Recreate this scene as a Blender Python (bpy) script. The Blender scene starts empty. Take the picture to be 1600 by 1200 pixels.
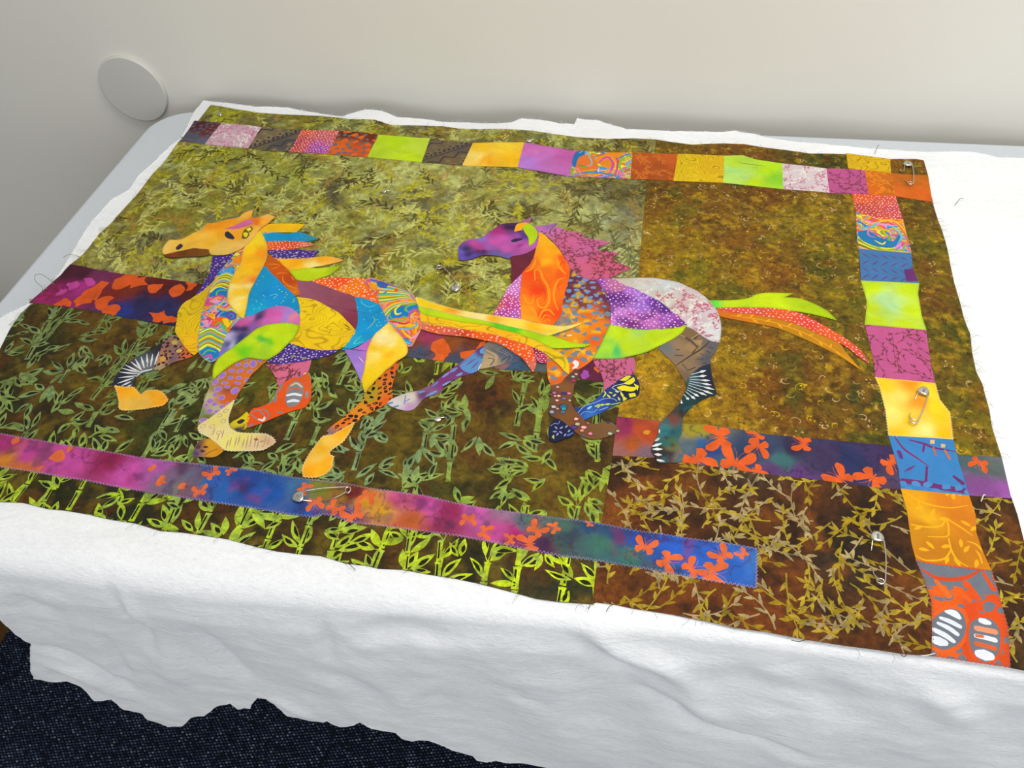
import bpy, math, random
import numpy as np
from mathutils import Vector, Matrix
from mathutils.geometry import delaunay_2d_cdt

# ------------------------------------------------------------------ camera
scene = bpy.context.scene
COL = scene.collection
TABLE_Z = 0.74                      # height of the table top (m)
HEIGHT = 0.625                      # camera above the table top (m)
CAM = np.array([0.0, 0.0, TABLE_Z + HEIGHT])
FOCAL = 1250.0                      # in pixels of a 1600 wide frame
AX = np.array([[0.9863936, 0.08590648, -0.14017037],      # world x, y, z seen by the camera
               [0.15718962, -0.74257386, 0.65105721],
               [-0.04815682, -0.66423199, -0.74597371]])
RIGHT, DOWN, FWD = AX[:, 0], AX[:, 1], AX[:, 2]
cam_data = bpy.data.cameras.new('camera')
cam_data.sensor_width = 36.0
cam_data.lens = 36.0 * FOCAL / 1600.0
cam_data.clip_start = 0.02
cam = bpy.data.objects.new('camera', cam_data)
COL.objects.link(cam)
m = Matrix.Identity(4)
for i in range(3):
    m[i][0], m[i][1], m[i][2], m[i][3] = RIGHT[i], -DOWN[i], -FWD[i], CAM[i]
cam.matrix_world = m
scene.camera = cam

# ------------------------------------------------------------------ light
scene.view_settings.view_transform = 'Standard'
scene.view_settings.look = 'None'
scene.view_settings.gamma = 1.0
scene.view_settings.use_curve_mapping = False
scene.view_settings.exposure = 0.0
world = bpy.data.worlds.new('room_ambient')
scene.world = world
world.use_nodes = True
world.node_tree.nodes['Background'].inputs[0].default_value = (0.98, 0.985, 1.0, 1)
world.node_tree.nodes['Background'].inputs[1].default_value = 0.44


def ceiling_lamp(name, x, y, z, sx, sy, power, color):
    d = bpy.data.lights.new(name, 'AREA')
    d.shape = 'RECTANGLE'
    d.size, d.size_y = sx, sy
    d.energy = power
    d.color = color
    o = bpy.data.objects.new(name, d)
    o.location = (x, y, z)
    COL.objects.link(o)
    return o


ceiling_lamp('ceiling_lamp', 0.40, 0.46, 2.55, 1.2, 0.6, 24, (1.0, 0.98, 0.93))
ceiling_lamp('ceiling_lamp', 1.2, -1.0, 2.55, 1.2, 0.6, 14, (1.0, 0.98, 0.95))
fill_light = ceiling_lamp('added_fill_light', 0.6, -2.6, 1.5, 2.0, 1.3, 34, (0.92, 0.96, 1.0))  # unseen cool fill behind the camera, added to brighten the hanging batting
fill_light.rotation_euler = (math.radians(90), 0, 0)


# ------------------------------------------------------------------ pixels to places
def ray(px, py):
    px = np.asarray(px, float); py = np.asarray(py, float)
    c = np.stack([(px - 800) / FOCAL, (py - 600) / FOCAL, np.ones_like(px)], -1)
    return c @ np.array([RIGHT, DOWN, FWD])


def on_z(px, py, z):
    r = ray(px, py)
    t = (z - CAM[2]) / r[..., 2]
    return CAM[0] + r[..., 0] * t, CAM[1] + r[..., 1] * t


def on_y(px, py, y):
    r = ray(px, py)
    t = (y - CAM[1]) / r[..., 1]
    return CAM[0] + r[..., 0] * t, CAM[2] + r[..., 2] * t


# smooth value noise, numpy only
def vnoise(x, y, seed=0):
    xi = np.floor(x).astype(np.int64); yi = np.floor(y).astype(np.int64)
    fx = x - xi; fy = y - yi
    fx = fx * fx * (3 - 2 * fx); fy = fy * fy * (3 - 2 * fy)

    def h(a, b):
        n = (a * 374761393 + b * 668265263 + seed * 974711) & 0x7fffffff
        n = ((n ^ (n >> 13)) * 1274126177) & 0x7fffffff
        n = n ^ (n >> 16)
        return (n & 0xffff) / 65535.0
    a = h(xi, yi); b = h(xi + 1, yi); c = h(xi, yi + 1); d = h(xi + 1, yi + 1)
    return (a * (1 - fx) + b * fx) * (1 - fy) + (c * (1 - fx) + d * fx) * fy


def fbm(x, y, seed=0, octv=4):
    s = 0; a = 0.5; t = 0
    for o in range(octv):
        s = s + a * vnoise(x * 2 ** o + 17.3 * o, y * 2 ** o - 9.1 * o, seed + o)
        t += a; a *= 0.5
    return s / t


YB = 0.300                          # where the batting begins to bend over the table edge
QUILT_Z = TABLE_Z + 0.012


def ripple(x, y):
    """height of the soft waves in batting and quilt (m)"""
    w = (fbm(x / 0.11, y / 0.085, 5, 2) - 0.5) * 0.009
    w = w + (fbm(x / 0.045 + 3, y / 0.05, 9, 2) - 0.5) * 0.0028
    back = np.clip((y - 0.93) / 0.10, 0, 1)
    w = w + back * 0.004 * np.sin(x / 0.21 * 6.283 + 1.1)
    return w * np.clip((y - YB) / 0.05, 0, 1) + 0.002


def plane_mm(pts):
    """photo points -> millimetres on the quilt's own surface"""
    a = np.asarray(pts, float)
    z = np.full(len(a), QUILT_Z)
    for _ in range(4):
        x, y = on_z(a[:, 0], a[:, 1], z)
        z = QUILT_Z + ripple(x, y)
    return np.stack([x, y], 1) * 1000.0


def lin(c):
    c = np.asarray(c, float) / 255.0
    return np.where(c <= 0.04045, c / 12.92, ((c + 0.055) / 1.055) ** 2.4)


GAIN = 0.82                         # photographed brightness -> cloth colour


def cloth(c):
    return np.clip(lin(c) * GAIN, 0, 0.93)


def smooth_closed(p, n=5):
    p = np.asarray(p, float); N = len(p); out = []
    for i in range(N):
        a, b, c, d = p[i - 1], p[i], p[(i + 1) % N], p[(i + 2) % N]
        # keep sharp corners sharp
        for k in range(n):
            t = k / n
            m1 = (c - a) * 0.5; m2 = (d - b) * 0.5
            u = b - a; v = c - b; w = d - c
            if corner(u, v): m1 = v * 0.6
            if corner(v, w): m2 = v * 0.6
            L = np.linalg.norm(v)
            for mm in (m1, m2):
                q = np.linalg.norm(mm)
                if q > 1.3 * L and q > 0: mm *= 1.3 * L / q
            h00 = 2 * t ** 3 - 3 * t ** 2 + 1; h10 = t ** 3 - 2 * t ** 2 + t
            h01 = -2 * t ** 3 + 3 * t ** 2; h11 = t ** 3 - t ** 2
            out.append(h00 * b + h10 * m1 + h01 * c + h11 * m2)
    return np.array(out)


def corner(u, v):
    nu, nv = np.linalg.norm(u), np.linalg.norm(v)
    if nu < 1e-9 or nv < 1e-9: return True
    return (u @ v) / (nu * nv) < 0.45


def smooth_open(p, n=6):
    p = np.asarray(p, float)
    if len(p) < 3: return np.array([p[0] + (p[-1] - p[0]) * t for t in np.linspace(0, 1, 3)])
    q = np.vstack([2 * p[0] - p[1], p, 2 * p[-1] - p[-2]]); out = []
    for i in range(1, len(q) - 2):
        a, b, c, d = q[i - 1], q[i], q[i + 1], q[i + 2]
        for k in range(n):
            t = k / n
            out.append(0.5 * (2 * b + (c - a) * t + (2 * a - 5 * b + 4 * c - d) * t * t + (3 * b - a - 3 * c + d) * t ** 3))
    out.append(p[-1])
    return np.array(out)


def inside(poly, pts):
    x, y = pts[:, 0], pts[:, 1]
    r = np.zeros(len(pts), bool)
    px, py = poly[:, 0], poly[:, 1]
    qx, qy = np.roll(px, -1), np.roll(py, -1)
    for a, b, c, d in zip(px, py, qx, qy):
        if b == d: continue
        k = (b > y) != (d > y)
        r ^= k & (x < (c - a) * (y - b) / (d - b) + a)
    return r


# ------------------------------------------------------------------ object helpers
def link(o, parent=None):
    COL.objects.link(o)
    if parent is not None: o.parent = parent
    return o


def tag(o, label=None, cat=None, group=None, kind=None):
    if label: o['label'] = label
    if cat: o['category'] = cat
    if group: o['group'] = group
    if kind: o['kind'] = kind
    return o


def empty(name, loc=(0, 0, 0), parent=None):
    o = bpy.data.objects.new(name, None)
    o.empty_display_size = 0.05
    o.location = loc
    return link(o, parent)


def mesh_obj(name, verts, faces, mat, parent=None, smooth=True, loc=(0, 0, 0)):
    me = bpy.data.meshes.new(name)
    me.from_pydata([tuple(v) for v in verts], [], [tuple(f) for f in faces])
    if smooth: me.polygons.foreach_set('use_smooth', np.ones(len(me.polygons), bool))
    if mat: me.materials.append(mat)
    me.update()
    o = bpy.data.objects.new(name, me)
    o.location = loc
    return link(o, parent)


def tube(path, rad, sides=8, cap=True):
    """verts and faces of a round wire along a path"""
    p = np.asarray(path, float); n = len(p)
    rad = np.broadcast_to(np.asarray(rad, float), (n,))
    t = np.gradient(p, axis=0); t /= np.linalg.norm(t, axis=1)[:, None] + 1e-12
    up = np.array([0, 0, 1.0]) if abs(t[0][2]) < 0.9 else np.array([1.0, 0, 0])
    V = []; F = []
    for i in range(n):
        s = np.cross(t[i], up); s /= np.linalg.norm(s) + 1e-12
        up = np.cross(s, t[i])
        for k in range(sides):
            a = 2 * math.pi * k / sides
            V.append(p[i] + rad[i] * (math.cos(a) * s + math.sin(a) * up))
    for i in range(n - 1):
        for k in range(sides):
            a, b = i * sides + k, i * sides + (k + 1) % sides
            F.append((a, b, b + sides, a + sides))
    if cap:
        F.append(tuple(reversed(range(sides)))); F.append(tuple(range((n - 1) * sides, n * sides)))
    return V, F


def join(parts):
    V = []; F = []
    for v, f in parts:
        o = len(V); V += [tuple(q) for q in v]; F += [tuple(i + o for i in g) for g in f]
    return V, F


def rounded_box(x0, x1, y0, y1, z0, z1, r=0.0, bevel=0.004, seg=8):
    """upright slab with rounded plan corners and a bevelled top and bottom rim"""
    r = max(r, bevel * 1.5)
    def ring(inset, z):
        out = []
        rr = max(r - inset, 1e-4)
        for cx, cy, a0 in ((x1 - r, y1 - r, 0), (x0 + r, y1 - r, 90), (x0 + r, y0 + r, 180), (x1 - r, y0 + r, 270)):
            for k in range(seg + 1):
                a = math.radians(a0 + 90 * k / seg)
                out.append((cx + rr * math.cos(a), cy + rr * math.sin(a), z))
        return out
    rings = [ring(bevel, z0), ring(bevel * 0.3, z0 + bevel * 0.3), ring(0, z0 + bevel), ring(0, z1 - bevel), ring(bevel * 0.3, z1 - bevel * 0.3), ring(bevel, z1)]
    n = len(rings[0]); V = [v for q in rings for v in q]; F = []
    for i in range(len(rings) - 1):
        for k in range(n):
            a, b = i * n + k, i * n + (k + 1) % n
            F.append((a, b, b + n, a + n))
    F.append(tuple(reversed(range(n)))); F.append(tuple(range((len(rings) - 1) * n, len(rings) * n)))
    return V, F


# ------------------------------------------------------------------ materials
def new_mat(name, base=(0.8, 0.8, 0.8), rough=0.6, metal=0.0, spec=0.5):
    mt = bpy.data.materials.new(name); mt.use_nodes = True
    b = mt.node_tree.nodes['Principled BSDF']
    b.inputs['Base Color'].default_value = (*base, 1)
    b.inputs['Roughness'].default_value = rough
    b.inputs['Metallic'].default_value = metal
    b.inputs['Specular IOR Level'].default_value = spec
    return mt


def nd(mt, typ, **kw):
    n = mt.node_tree.nodes.new(typ)
    for k, v in kw.items(): setattr(n, k, v)
    return n


def lk(mt, a, b): mt.node_tree.links.new(a, b)


def noise_node(mt, coord, scale, detail=4.0, rough=0.6, distort=0.0):
    n = nd(mt, 'ShaderNodeTexNoise')
    n.inputs['Scale'].default_value = scale
    n.inputs['Detail'].default_value = detail
    n.inputs['Roughness'].default_value = rough
    n.inputs['Distortion'].default_value = distort
    lk(mt, coord, n.inputs['Vector'])
    return n


def ramp(mt, fac, stops):
    r = nd(mt, 'ShaderNodeValToRGB')
    el = r.color_ramp.elements
    while len(el) < len(stops): el.new(0.5)
    for e, (p, c) in zip(el, stops):
        e.position = p; e.color = (*c, 1) if len(c) == 3 else c
    lk(mt, fac, r.inputs[0])
    return r


def fabric_mat(name, scale, amp, fine=0.08, rough=0.8, spec=0.25):
    """cotton: printed colour comes from the mesh, dye mottling and weave from noise"""
    mt = new_mat(name, rough=rough, spec=spec)
    b = mt.node_tree.nodes['Principled BSDF']
    at = nd(mt, 'ShaderNodeAttribute'); at.attribute_name = 'dye'
    co = nd(mt, 'ShaderNodeTexCoord').outputs['Object']
    n1 = noise_node(mt, co, scale, 5, 0.62, 0.6)
    n2 = noise_node(mt, co, 700, 2, 0.7)
    g1 = nd(mt, 'ShaderNodeMapRange')
    g1.inputs[1].default_value = 0.3; g1.inputs[2].default_value = 0.7
    g1.inputs[3].default_value = 1 - amp; g1.inputs[4].default_value = 1 + amp
    lk(mt, n1.outputs['Fac'], g1.inputs[0])
    g2 = nd(mt, 'ShaderNodeMapRange')
    g2.inputs[1].default_value = 0.25; g2.inputs[2].default_value = 0.75
    g2.inputs[3].default_value = 1 - fine; g2.inputs[4].default_value = 1 + fine
    lk(mt, n2.outputs['Fac'], g2.inputs[0])
    mu = nd(mt, 'ShaderNodeMath', operation='MULTIPLY'); lk(mt, g1.outputs[0], mu.inputs[0]); lk(mt, g2.outputs[0], mu.inputs[1])
    vm = nd(mt, 'ShaderNodeVectorMath', operation='SCALE'); lk(mt, at.outputs['Color'], vm.inputs[0]); lk(mt, mu.outputs[0], vm.inputs['Scale'])
    lk(mt, vm.outputs[0], b.inputs['Base Color'])
    n3 = noise_node(mt, co, 45, 3, 0.5)
    bp = nd(mt, 'ShaderNodeBump'); bp.inputs['Strength'].default_value = 0.35; bp.inputs['Distance'].default_value = 0.004
    lk(mt, n3.outputs['Fac'], bp.inputs['Height'])
    bp2 = nd(mt, 'ShaderNodeBump'); bp2.inputs['Strength'].default_value = 0.25; bp2.inputs['Distance'].default_value = 0.0004
    lk(mt, n2.outputs['Fac'], bp2.inputs['Height']); lk(mt, bp.outputs[0], bp2.inputs['Normal'])
    lk(mt, bp2.outputs[0], b.inputs['Normal'])
    return mt


F_BATIK = fabric_mat('batik_cotton', 150, 0.5, 0.18)
F_GOLD = fabric_mat('mottled_batik_cotton', 150, 0.6, 0.22)
F_HAND = fabric_mat('hand_dyed_cotton', 35, 0.14, 0.05)
F_PRINT = fabric_mat('printed_cotton', 60, 0.08, 0.05)
F_STRIP = fabric_mat('dyed_strip_cotton', 60, 0.22, 0.08)


def metal_mat():
    mt = new_mat('nickel_plated_steel', (0.6, 0.58, 0.54), 0.2, 1.0)
    co = nd(mt, 'ShaderNodeTexCoord').outputs['Object']
    n = noise_node(mt, co, 900, 2)
    r = ramp(mt, n.outputs['Fac'], [(0.3, (0.50, 0.48, 0.44)), (0.7, (0.72, 0.70, 0.66))])
    lk(mt, r.outputs[0], mt.node_tree.nodes['Principled BSDF'].inputs['Base Color'])
    return mt


M_METAL = metal_mat()


def wall_mat():
    mt = new_mat('painted_wall', rough=0.55, spec=0.3)
    b = mt.node_tree.nodes['Principled BSDF']
    co = nd(mt, 'ShaderNodeTexCoord').outputs['Object']
    n = noise_node(mt, co, 1.5, 3)
    r = ramp(mt, n.outputs['Fac'], [(0.3, (0.70, 0.68, 0.61)), (0.7, (0.72, 0.70, 0.63))])
    lk(mt, r.outputs[0], b.inputs['Base Color'])
    n2 = noise_node(mt, co, 350, 3)
    bp = nd(mt, 'ShaderNodeBump'); bp.inputs['Strength'].default_value = 0.06; bp.inputs['Distance'].default_value = 0.001
    lk(mt, n2.outputs['Fac'], bp.inputs['Height']); lk(mt, bp.outputs[0], b.inputs['Normal'])
    return mt


def speckle_mat(name, c0, c1, scale, rough, spec=0.4, bump=0.05):
    mt = new_mat(name, rough=rough, spec=spec)
    b = mt.node_tree.nodes['Principled BSDF']
    co = nd(mt, 'ShaderNodeTexCoord').outputs['Object']
    n = noise_node(mt, co, scale, 4)
    r = ramp(mt, n.outputs['Fac'], [(0.3, c0), (0.7, c1)])
    lk(mt, r.outputs[0], b.inputs['Base Color'])
    bp = nd(mt, 'ShaderNodeBump'); bp.inputs['Strength'].default_value = bump; bp.inputs['Distance'].default_value = 0.001
    lk(mt, n.outputs['Fac'], bp.inputs['Height']); lk(mt, bp.outputs[0], b.inputs['Normal'])
    return mt


def batting_mat():
    mt = new_mat('polyester_batting', (0.86, 0.87, 0.88), 0.95, 0, 0.1)
    b = mt.node_tree.nodes['Principled BSDF']
    b.inputs['Sheen Weight'].default_value = 0.15
    co = nd(mt, 'ShaderNodeTexCoord').outputs['Object']
    mp = nd(mt, 'ShaderNodeMapping'); mp.inputs['Scale'].default_value = (0.45, 1.0, 1.0); lk(mt, co, mp.inputs[0])
    n1 = noise_node(mt, mp.outputs[0], 28, 5, 0.65, 0.8)
    n2 = noise_node(mt, mp.outputs[0], 260, 5, 0.8)
    r = ramp(mt, n1.outputs['Fac'], [(0.28, (0.87, 0.885, 0.90)), (0.6, (0.92, 0.93, 0.945))])
    gf = nd(mt, 'ShaderNodeMapRange')
    gf.inputs[1].default_value = 0.3; gf.inputs[2].default_value = 0.7
    gf.inputs[3].default_value = 0.93; gf.inputs[4].default_value = 1.03
    lk(mt, n2.outputs['Fac'], gf.inputs[0])
    vm = nd(mt, 'ShaderNodeVectorMath', operation='SCALE')
    lk(mt, r.outputs[0], vm.inputs[0]); lk(mt, gf.outputs[0], vm.inputs['Scale'])
    lk(mt, vm.outputs[0], b.inputs['Base Color'])
    bp = nd(mt, 'ShaderNodeBump'); bp.inputs['Strength'].default_value = 0.5; bp.inputs['Distance'].default_value = 0.005
    lk(mt, n1.outputs['Fac'], bp.inputs['Height'])
    bp2 = nd(mt, 'ShaderNodeBump'); bp2.inputs['Strength'].default_value = 0.9; bp2.inputs['Distance'].default_value = 0.0022
    lk(mt, n2.outputs['Fac'], bp2.inputs['Height']); lk(mt, bp.outputs[0], bp2.inputs['Normal'])
    lk(mt, bp2.outputs[0], b.inputs['Normal'])
    return mt


M_BATTING = batting_mat()
M_WALL = wall_mat()
M_TABLE = speckle_mat('grey_plastic_laminate', (0.535, 0.57, 0.61), (0.555, 0.59, 0.63), 220, 0.42, 0.45, 0.05)
M_LEG = speckle_mat('grey_enamelled_steel', (0.18, 0.18, 0.19), (0.22, 0.22, 0.23), 90, 0.4)
M_DISC = speckle_mat('brushed_grey_cover', (0.56, 0.55, 0.50), (0.59, 0.58, 0.53), 400, 0.45, 0.5, 0.05)
M_CARPET = speckle_mat('navy_carpet_backing', (0.006, 0.007, 0.011), (0.014, 0.016, 0.026), 160, 0.95, 0.1, 0.3)
M_CARD = speckle_mat('brown_cardboard', (0.12, 0.055, 0.012), (0.15, 0.075, 0.02), 60, 0.85, 0.2, 0.1)
M_THREAD_D = speckle_mat('dark_sewing_thread', (0.05, 0.04, 0.03), (0.10, 0.08, 0.05), 500, 0.8, 0.2)
M_THREAD_O = speckle_mat('olive_sewing_thread', (0.16, 0.14, 0.05), (0.24, 0.21, 0.08), 500, 0.8, 0.2)
M_THREAD_W = speckle_mat('pale_sewing_thread', (0.7, 0.68, 0.6), (0.8, 0.78, 0.72), 500, 0.8, 0.2)


def loop_mat():
    mt = new_mat('navy_tweed_loop', rough=0.95, spec=0.1)
    b = mt.node_tree.nodes['Principled BSDF']
    at = nd(mt, 'ShaderNodeAttribute'); at.attribute_name = 'dye'
    co = nd(mt, 'ShaderNodeTexCoord').outputs['Object']
    n = noise_node(mt, co, 900, 2)
    g = nd(mt, 'ShaderNodeMapRange'); g.inputs[3].default_value = 0.7; g.inputs[4].default_value = 1.3
    lk(mt, n.outputs['Fac'], g.inputs[0])
    vm = nd(mt, 'ShaderNodeVectorMath', operation='SCALE'); lk(mt, at.outputs['Color'], vm.inputs[0]); lk(mt, g.outputs[0], vm.inputs['Scale'])
    lk(mt, vm.outputs[0], b.inputs['Base Color'])
    return mt


M_LOOP = loop_mat()

# ------------------------------------------------------------------ cloth pieces cut to shape
LAYER = 0.00032


def tri_mesh(outline, shapes, spacing):
    """triangulate an outline, cutting the printed shapes into it; returns points, triangles, shape index"""
    pts = [outline]; edges = []; n = len(outline)
    edges += [(i, (i + 1) % n) for i in range(n)]
    k = n
    for s, _ in shapes:
        pts.append(s); q = len(s)
        edges += [(k + i, k + (i + 1) % q) for i in range(q)]
        k += q
    lo, hi = outline.min(0), outline.max(0)
    gx, gy = np.meshgrid(np.arange(lo[0] + spacing * .5, hi[0], spacing), np.arange(lo[1] + spacing * .5, hi[1], spacing))
    gx = gx + (np.arange(gx.shape[0])[:, None] % 2) * spacing * 0.5
    g = np.stack([gx.ravel(), gy.ravel()], 1)
    g = g[inside(outline, g)]
    pts.append(g)
    allp = np.vstack(pts)
    off = allp.mean(0)
    v, e, f, *_ = delaunay_2d_cdt([Vector(p) for p in (allp - off)], edges, [], 0, 1e-4, False)
    v = np.array([(p[0], p[1]) for p in v]) + off
    f = np.array([t for t in f if len(t) == 3])
    c = v[f].mean(1)
    keep = inside(outline, c)
    f, c = f[keep], c[keep]
    idx = np.full(len(f), -1)
    order = np.argsort(c[:, 0]); cx = c[order, 0]
    for i, (s, _) in enumerate(shapes):
        l, h = s.min(0), s.max(0)
        a, b = np.searchsorted(cx, l[0]), np.searchsorted(cx, h[0])
        cand = order[a:b]
        cand = cand[(c[cand, 1] >= l[1]) & (c[cand, 1] <= h[1])]
        if len(cand):
            cand = cand[inside(s, c[cand])]
            idx[cand] = i
    return v, f, idx


def idw(samples, mm, warp=6.0, power=3.0, seed=1):
    """dye colour field through sampled spots; samples = (points in mm, linear colours)"""
    P, C = samples
    if len(P) == 1: return np.repeat(C, len(mm), 0)
    q = mm + warp * np.stack([fbm(mm[:, 0] / 22, mm[:, 1] / 22, seed, 3) - .5, fbm(mm[:, 0] / 22, mm[:, 1] / 22, seed + 40, 3) - .5], 1) * 2
    out = np.zeros((len(mm), 3)); W = np.zeros(len(mm))
    for p, c in zip(P, C):
        d = ((q - p) ** 2).sum(1) + 4.0
        w = d ** (-power / 2)
        out += w[:, None] * c; W += w
    return out / W[:, None]


def field(samples, warp=6.0, power=3.0, seed=1, lift=1.0, sat=1.0):
    """samples: list of (px, py, (r,g,b)) or one colour"""
    if not isinstance(samples, list): samples = [(800, 600, samples)]
    P = plane_mm([s[:2] for s in samples])
    C = cloth([s[2] for s in samples])
    C = C * lift
    if sat != 1.0:
        g = C.mean(1, keepdims=True); C = np.clip(g + (C - g) * sat, 0.002, 0.93)
    return lambda mm: idw((P, C), mm, warp, power, seed)


def blotch(base, tints):
    """tints: (colour, size mm, threshold, softness, strength, seed)"""
    def f(mm):
        c = base(mm)
        for col, size, th, so, st, seed in tints:
            n = fbm(mm[:, 0] / size, mm[:, 1] / size, seed, 4)
            w = np.clip((n - th) / so, 0, 1) * st
            c = c * (1 - w[:, None]) + cloth(col) * w[:, None]
        return c
    return f


def grain(base, col, size=26.0, lines=9.0, width=.24, k=.8, seed=7):
    """woodgrain print: even contour lines of a soft field"""
    c1 = cloth(col)
    def f(mm):
        c = base(mm)
        n = fbm(mm[:, 0] / (size * 1.5), mm[:, 1] / size, seed, 2) * lines
        t = np.abs((n % 1.0) - .5) * 2
        w = np.clip((width - t) / (width * .6), 0, 1) * k
        return c * (1 - w[:, None]) + c1 * w[:, None]
    return f


def marble(cols, size=22.0, lines=14.0, seed=7, stretch=1.4):
    """flowing bands of many colours"""
    pal = cloth(cols)
    def f(mm):
        a, b = mm[:, 0] / (size * stretch), mm[:, 1] / size
        wx, wy = fbm(a, b, seed + 5, 2), fbm(a + 7, b - 3, seed + 9, 2)
        n = fbm(a + wx * 1.6, b + wy * 1.6, seed, 1) * lines
        return pal[np.floor(n).astype(int) % len(pal)]
    return f


def veins(base, col, size=16.0, width=.035, k=.6, seed=31):
    """fine dark batik cracks"""
    c1 = cloth(col)
    def f(mm):
        c = base(mm)
        n = fbm(mm[:, 0] / size, mm[:, 1] / size, seed, 4)
        m2 = np.clip((fbm(mm[:, 0] / 40, mm[:, 1] / 40, seed + 3, 2) - .38) / .15, 0, 1)
        w = np.clip((width - np.abs(n - .5)) / (width * .7), 0, 1) * k * m2
        return c * (1 - w[:, None]) + c1 * w[:, None]
    return f


def piece(name, outline, layer, dye, prints=(), mat=None, parent=None, smooth=True, stitch=None, label=None,
          spacing=4.0, is_px=True, grow=0.0):
    """one cut of cloth, with its printed motifs, its thickness and the stitches round its edge"""
    mat = mat or F_PRINT
    o = plane_mm(outline) if is_px else np.asarray(outline, float)
    if smooth: o = smooth_closed(o, 5)
    area = 0.5 * np.sum(o[:, 0] * np.roll(o[:, 1], -1) - np.roll(o[:, 0], -1) * o[:, 1])
    if area < 0: o = o[::-1].copy()
    if grow:
        t = np.roll(o, -1, 0) - np.roll(o, 1, 0)
        t /= np.linalg.norm(t, axis=1)[:, None] + 1e-9
        o = o + np.stack([t[:, 1], -t[:, 0]], 1) * grow
    lo, hi = o.min(0) - 1, o.max(0) + 1
    shapes = []
    for s, c in prints:
        if s is None or len(s) < 3: continue
        l, h = s.min(0), s.max(0)
        if h[0] < lo[0] or h[1] < lo[1] or l[0] > hi[0] or l[1] > hi[1]: continue
        shapes.append((s, c))
    if not callable(dye): dye = field(dye)
    v, f, idx = tri_mesh(o, shapes, spacing)
    # drop unused points
    used = np.unique(f); mp = np.full(len(v), -1); mp[used] = np.arange(len(used))
    v = v[used]; f = mp[f]
    base = dye(v)
    cc = base[f]                                   # triangle corners
    for i, (s, c) in enumerate(shapes):
        k = np.where(idx == i)[0]
        if not len(k): continue
        if isinstance(c, Wash):
            cc[k] = cc[k] * (1 - c.k) + c.c * c.k
        elif callable(c):
            cc[k] = c(v[f[k]].reshape(-1, 2)).reshape(-1, 3, 3)
        else:
            cc[k] = cloth(c)
    a, b, c3 = v[f[:, 0]], v[f[:, 1]], v[f[:, 2]]
    fl = ((b[:, 0] - a[:, 0]) * (c3[:, 1] - a[:, 1]) - (b[:, 1] - a[:, 1]) * (c3[:, 0] - a[:, 0])) < 0
    f[fl] = f[fl][:, ::-1]; cc[fl] = cc[fl][:, ::-1]
    z = QUILT_Z + ripple(v[:, 0] / 1000, v[:, 1] / 1000) + layer * LAYER
    V = [np.column_stack([v / 1000, z])]
    F = [f]; CC = [cc]
    # rim: the cut edge of the cloth, going down to what lies under it
    E = np.concatenate([f[:, [0, 1]], f[:, [1, 2]], f[:, [2, 0]]])
    key = np.sort(E, 1); kk = key[:, 0].astype(np.int64) * (len(v) + 1) + key[:, 1]
    u, inv, cnt = np.unique(kk, return_inverse=True, return_counts=True)
    B = E[cnt[inv] == 1]
    n0 = len(v); nb = len(B)
    drop = 0.0005 if layer else 0.0008
    top = np.column_stack([v / 1000, z])
    A, Bq = top[B[:, 0]], top[B[:, 1]]
    dn = np.array([0, 0, drop])
    V.append(np.stack([A, Bq, Bq - dn, A - dn], 1).reshape(-1, 3))
    r = n0 + np.arange(nb)[:, None] * 4
    F.append(np.vstack([np.hstack([r + 1, r, r + 3]), np.hstack([r + 1, r + 3, r + 2])]))
    ce = base[B[:, 0]] * 0.8
    CC.append(np.repeat(np.vstack([ce, ce])[:, None], 3, 1))
    smooth_n = len(f)
    if stitch is not None:
        step = 1.7
        seg = np.roll(o, -1, 0) - o; L = np.linalg.norm(seg, axis=1); cum = np.concatenate([[0], np.cumsum(L)])
        s = np.arange(0, cum[-1], step)
        i = np.clip(np.searchsorted(cum, s, 'right') - 1, 0, len(o) - 1)
        p = o[i] + seg[i] * ((s - cum[i]) / np.maximum(L[i], 1e-9))[:, None]
        t = seg[i] / np.maximum(L[i], 1e-9)[:, None]; nrm = np.stack([-t[:, 1], t[:, 0]], 1)
        zig = np.where(np.arange(len(s)) % 2 == 0, 1.0, -1.0)[:, None]
        a = p + nrm * 1.5 - t * 0.65 * zig; b = p - nrm * 0.75 + t * 0.65 * zig
        d = b - a; d /= np.linalg.norm(d, axis=1)[:, None]; w = np.stack([-d[:, 1], d[:, 0]], 1) * 0.17
        q = np.stack([a - w, b - w, b + w, a + w], 1)
        zz = QUILT_Z + ripple(q[..., 0] / 1000, q[..., 1] / 1000) + layer * LAYER + 0.00022
        zz[:, 1:3] -= 0.0003
        base_i = sum(len(x) for x in V)
        V.append(np.concatenate([q / 1000, zz[..., None]], -1).reshape(-1, 3))
        r = base_i + np.arange(len(q))[:, None] * 4
        F.append(np.vstack([np.hstack([r, r + 1, r + 2]), np.hstack([r, r + 2, r + 3])]))
        CC.append(np.broadcast_to(cloth(stitch), (2 * len(q), 3, 3)))
    V = np.vstack(V); F = np.vstack(F); CC = np.concatenate(CC)
    me = bpy.data.meshes.new(name)
    me.vertices.add(len(V)); me.vertices.foreach_set('co', V.ravel())
    me.loops.add(len(F) * 3); me.polygons.add(len(F))
    me.loops.foreach_set('vertex_index', F.ravel().astype(np.int32))
    me.polygons.foreach_set('loop_start', np.arange(0, len(F) * 3, 3, dtype=np.int32))
    me.polygons.foreach_set('loop_total', np.full(len(F), 3, dtype=np.int32))
    sm = np.zeros(len(F), bool); sm[:smooth_n] = True
    me.polygons.foreach_set('use_smooth', sm)
    me.update(calc_edges=True)
    at = me.color_attributes.new('dye', 'FLOAT_COLOR', 'CORNER')
    at.data.foreach_set('color', np.concatenate([CC.reshape(-1, 3), np.ones((len(F) * 3, 1))], 1).ravel().astype(np.float32))
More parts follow.
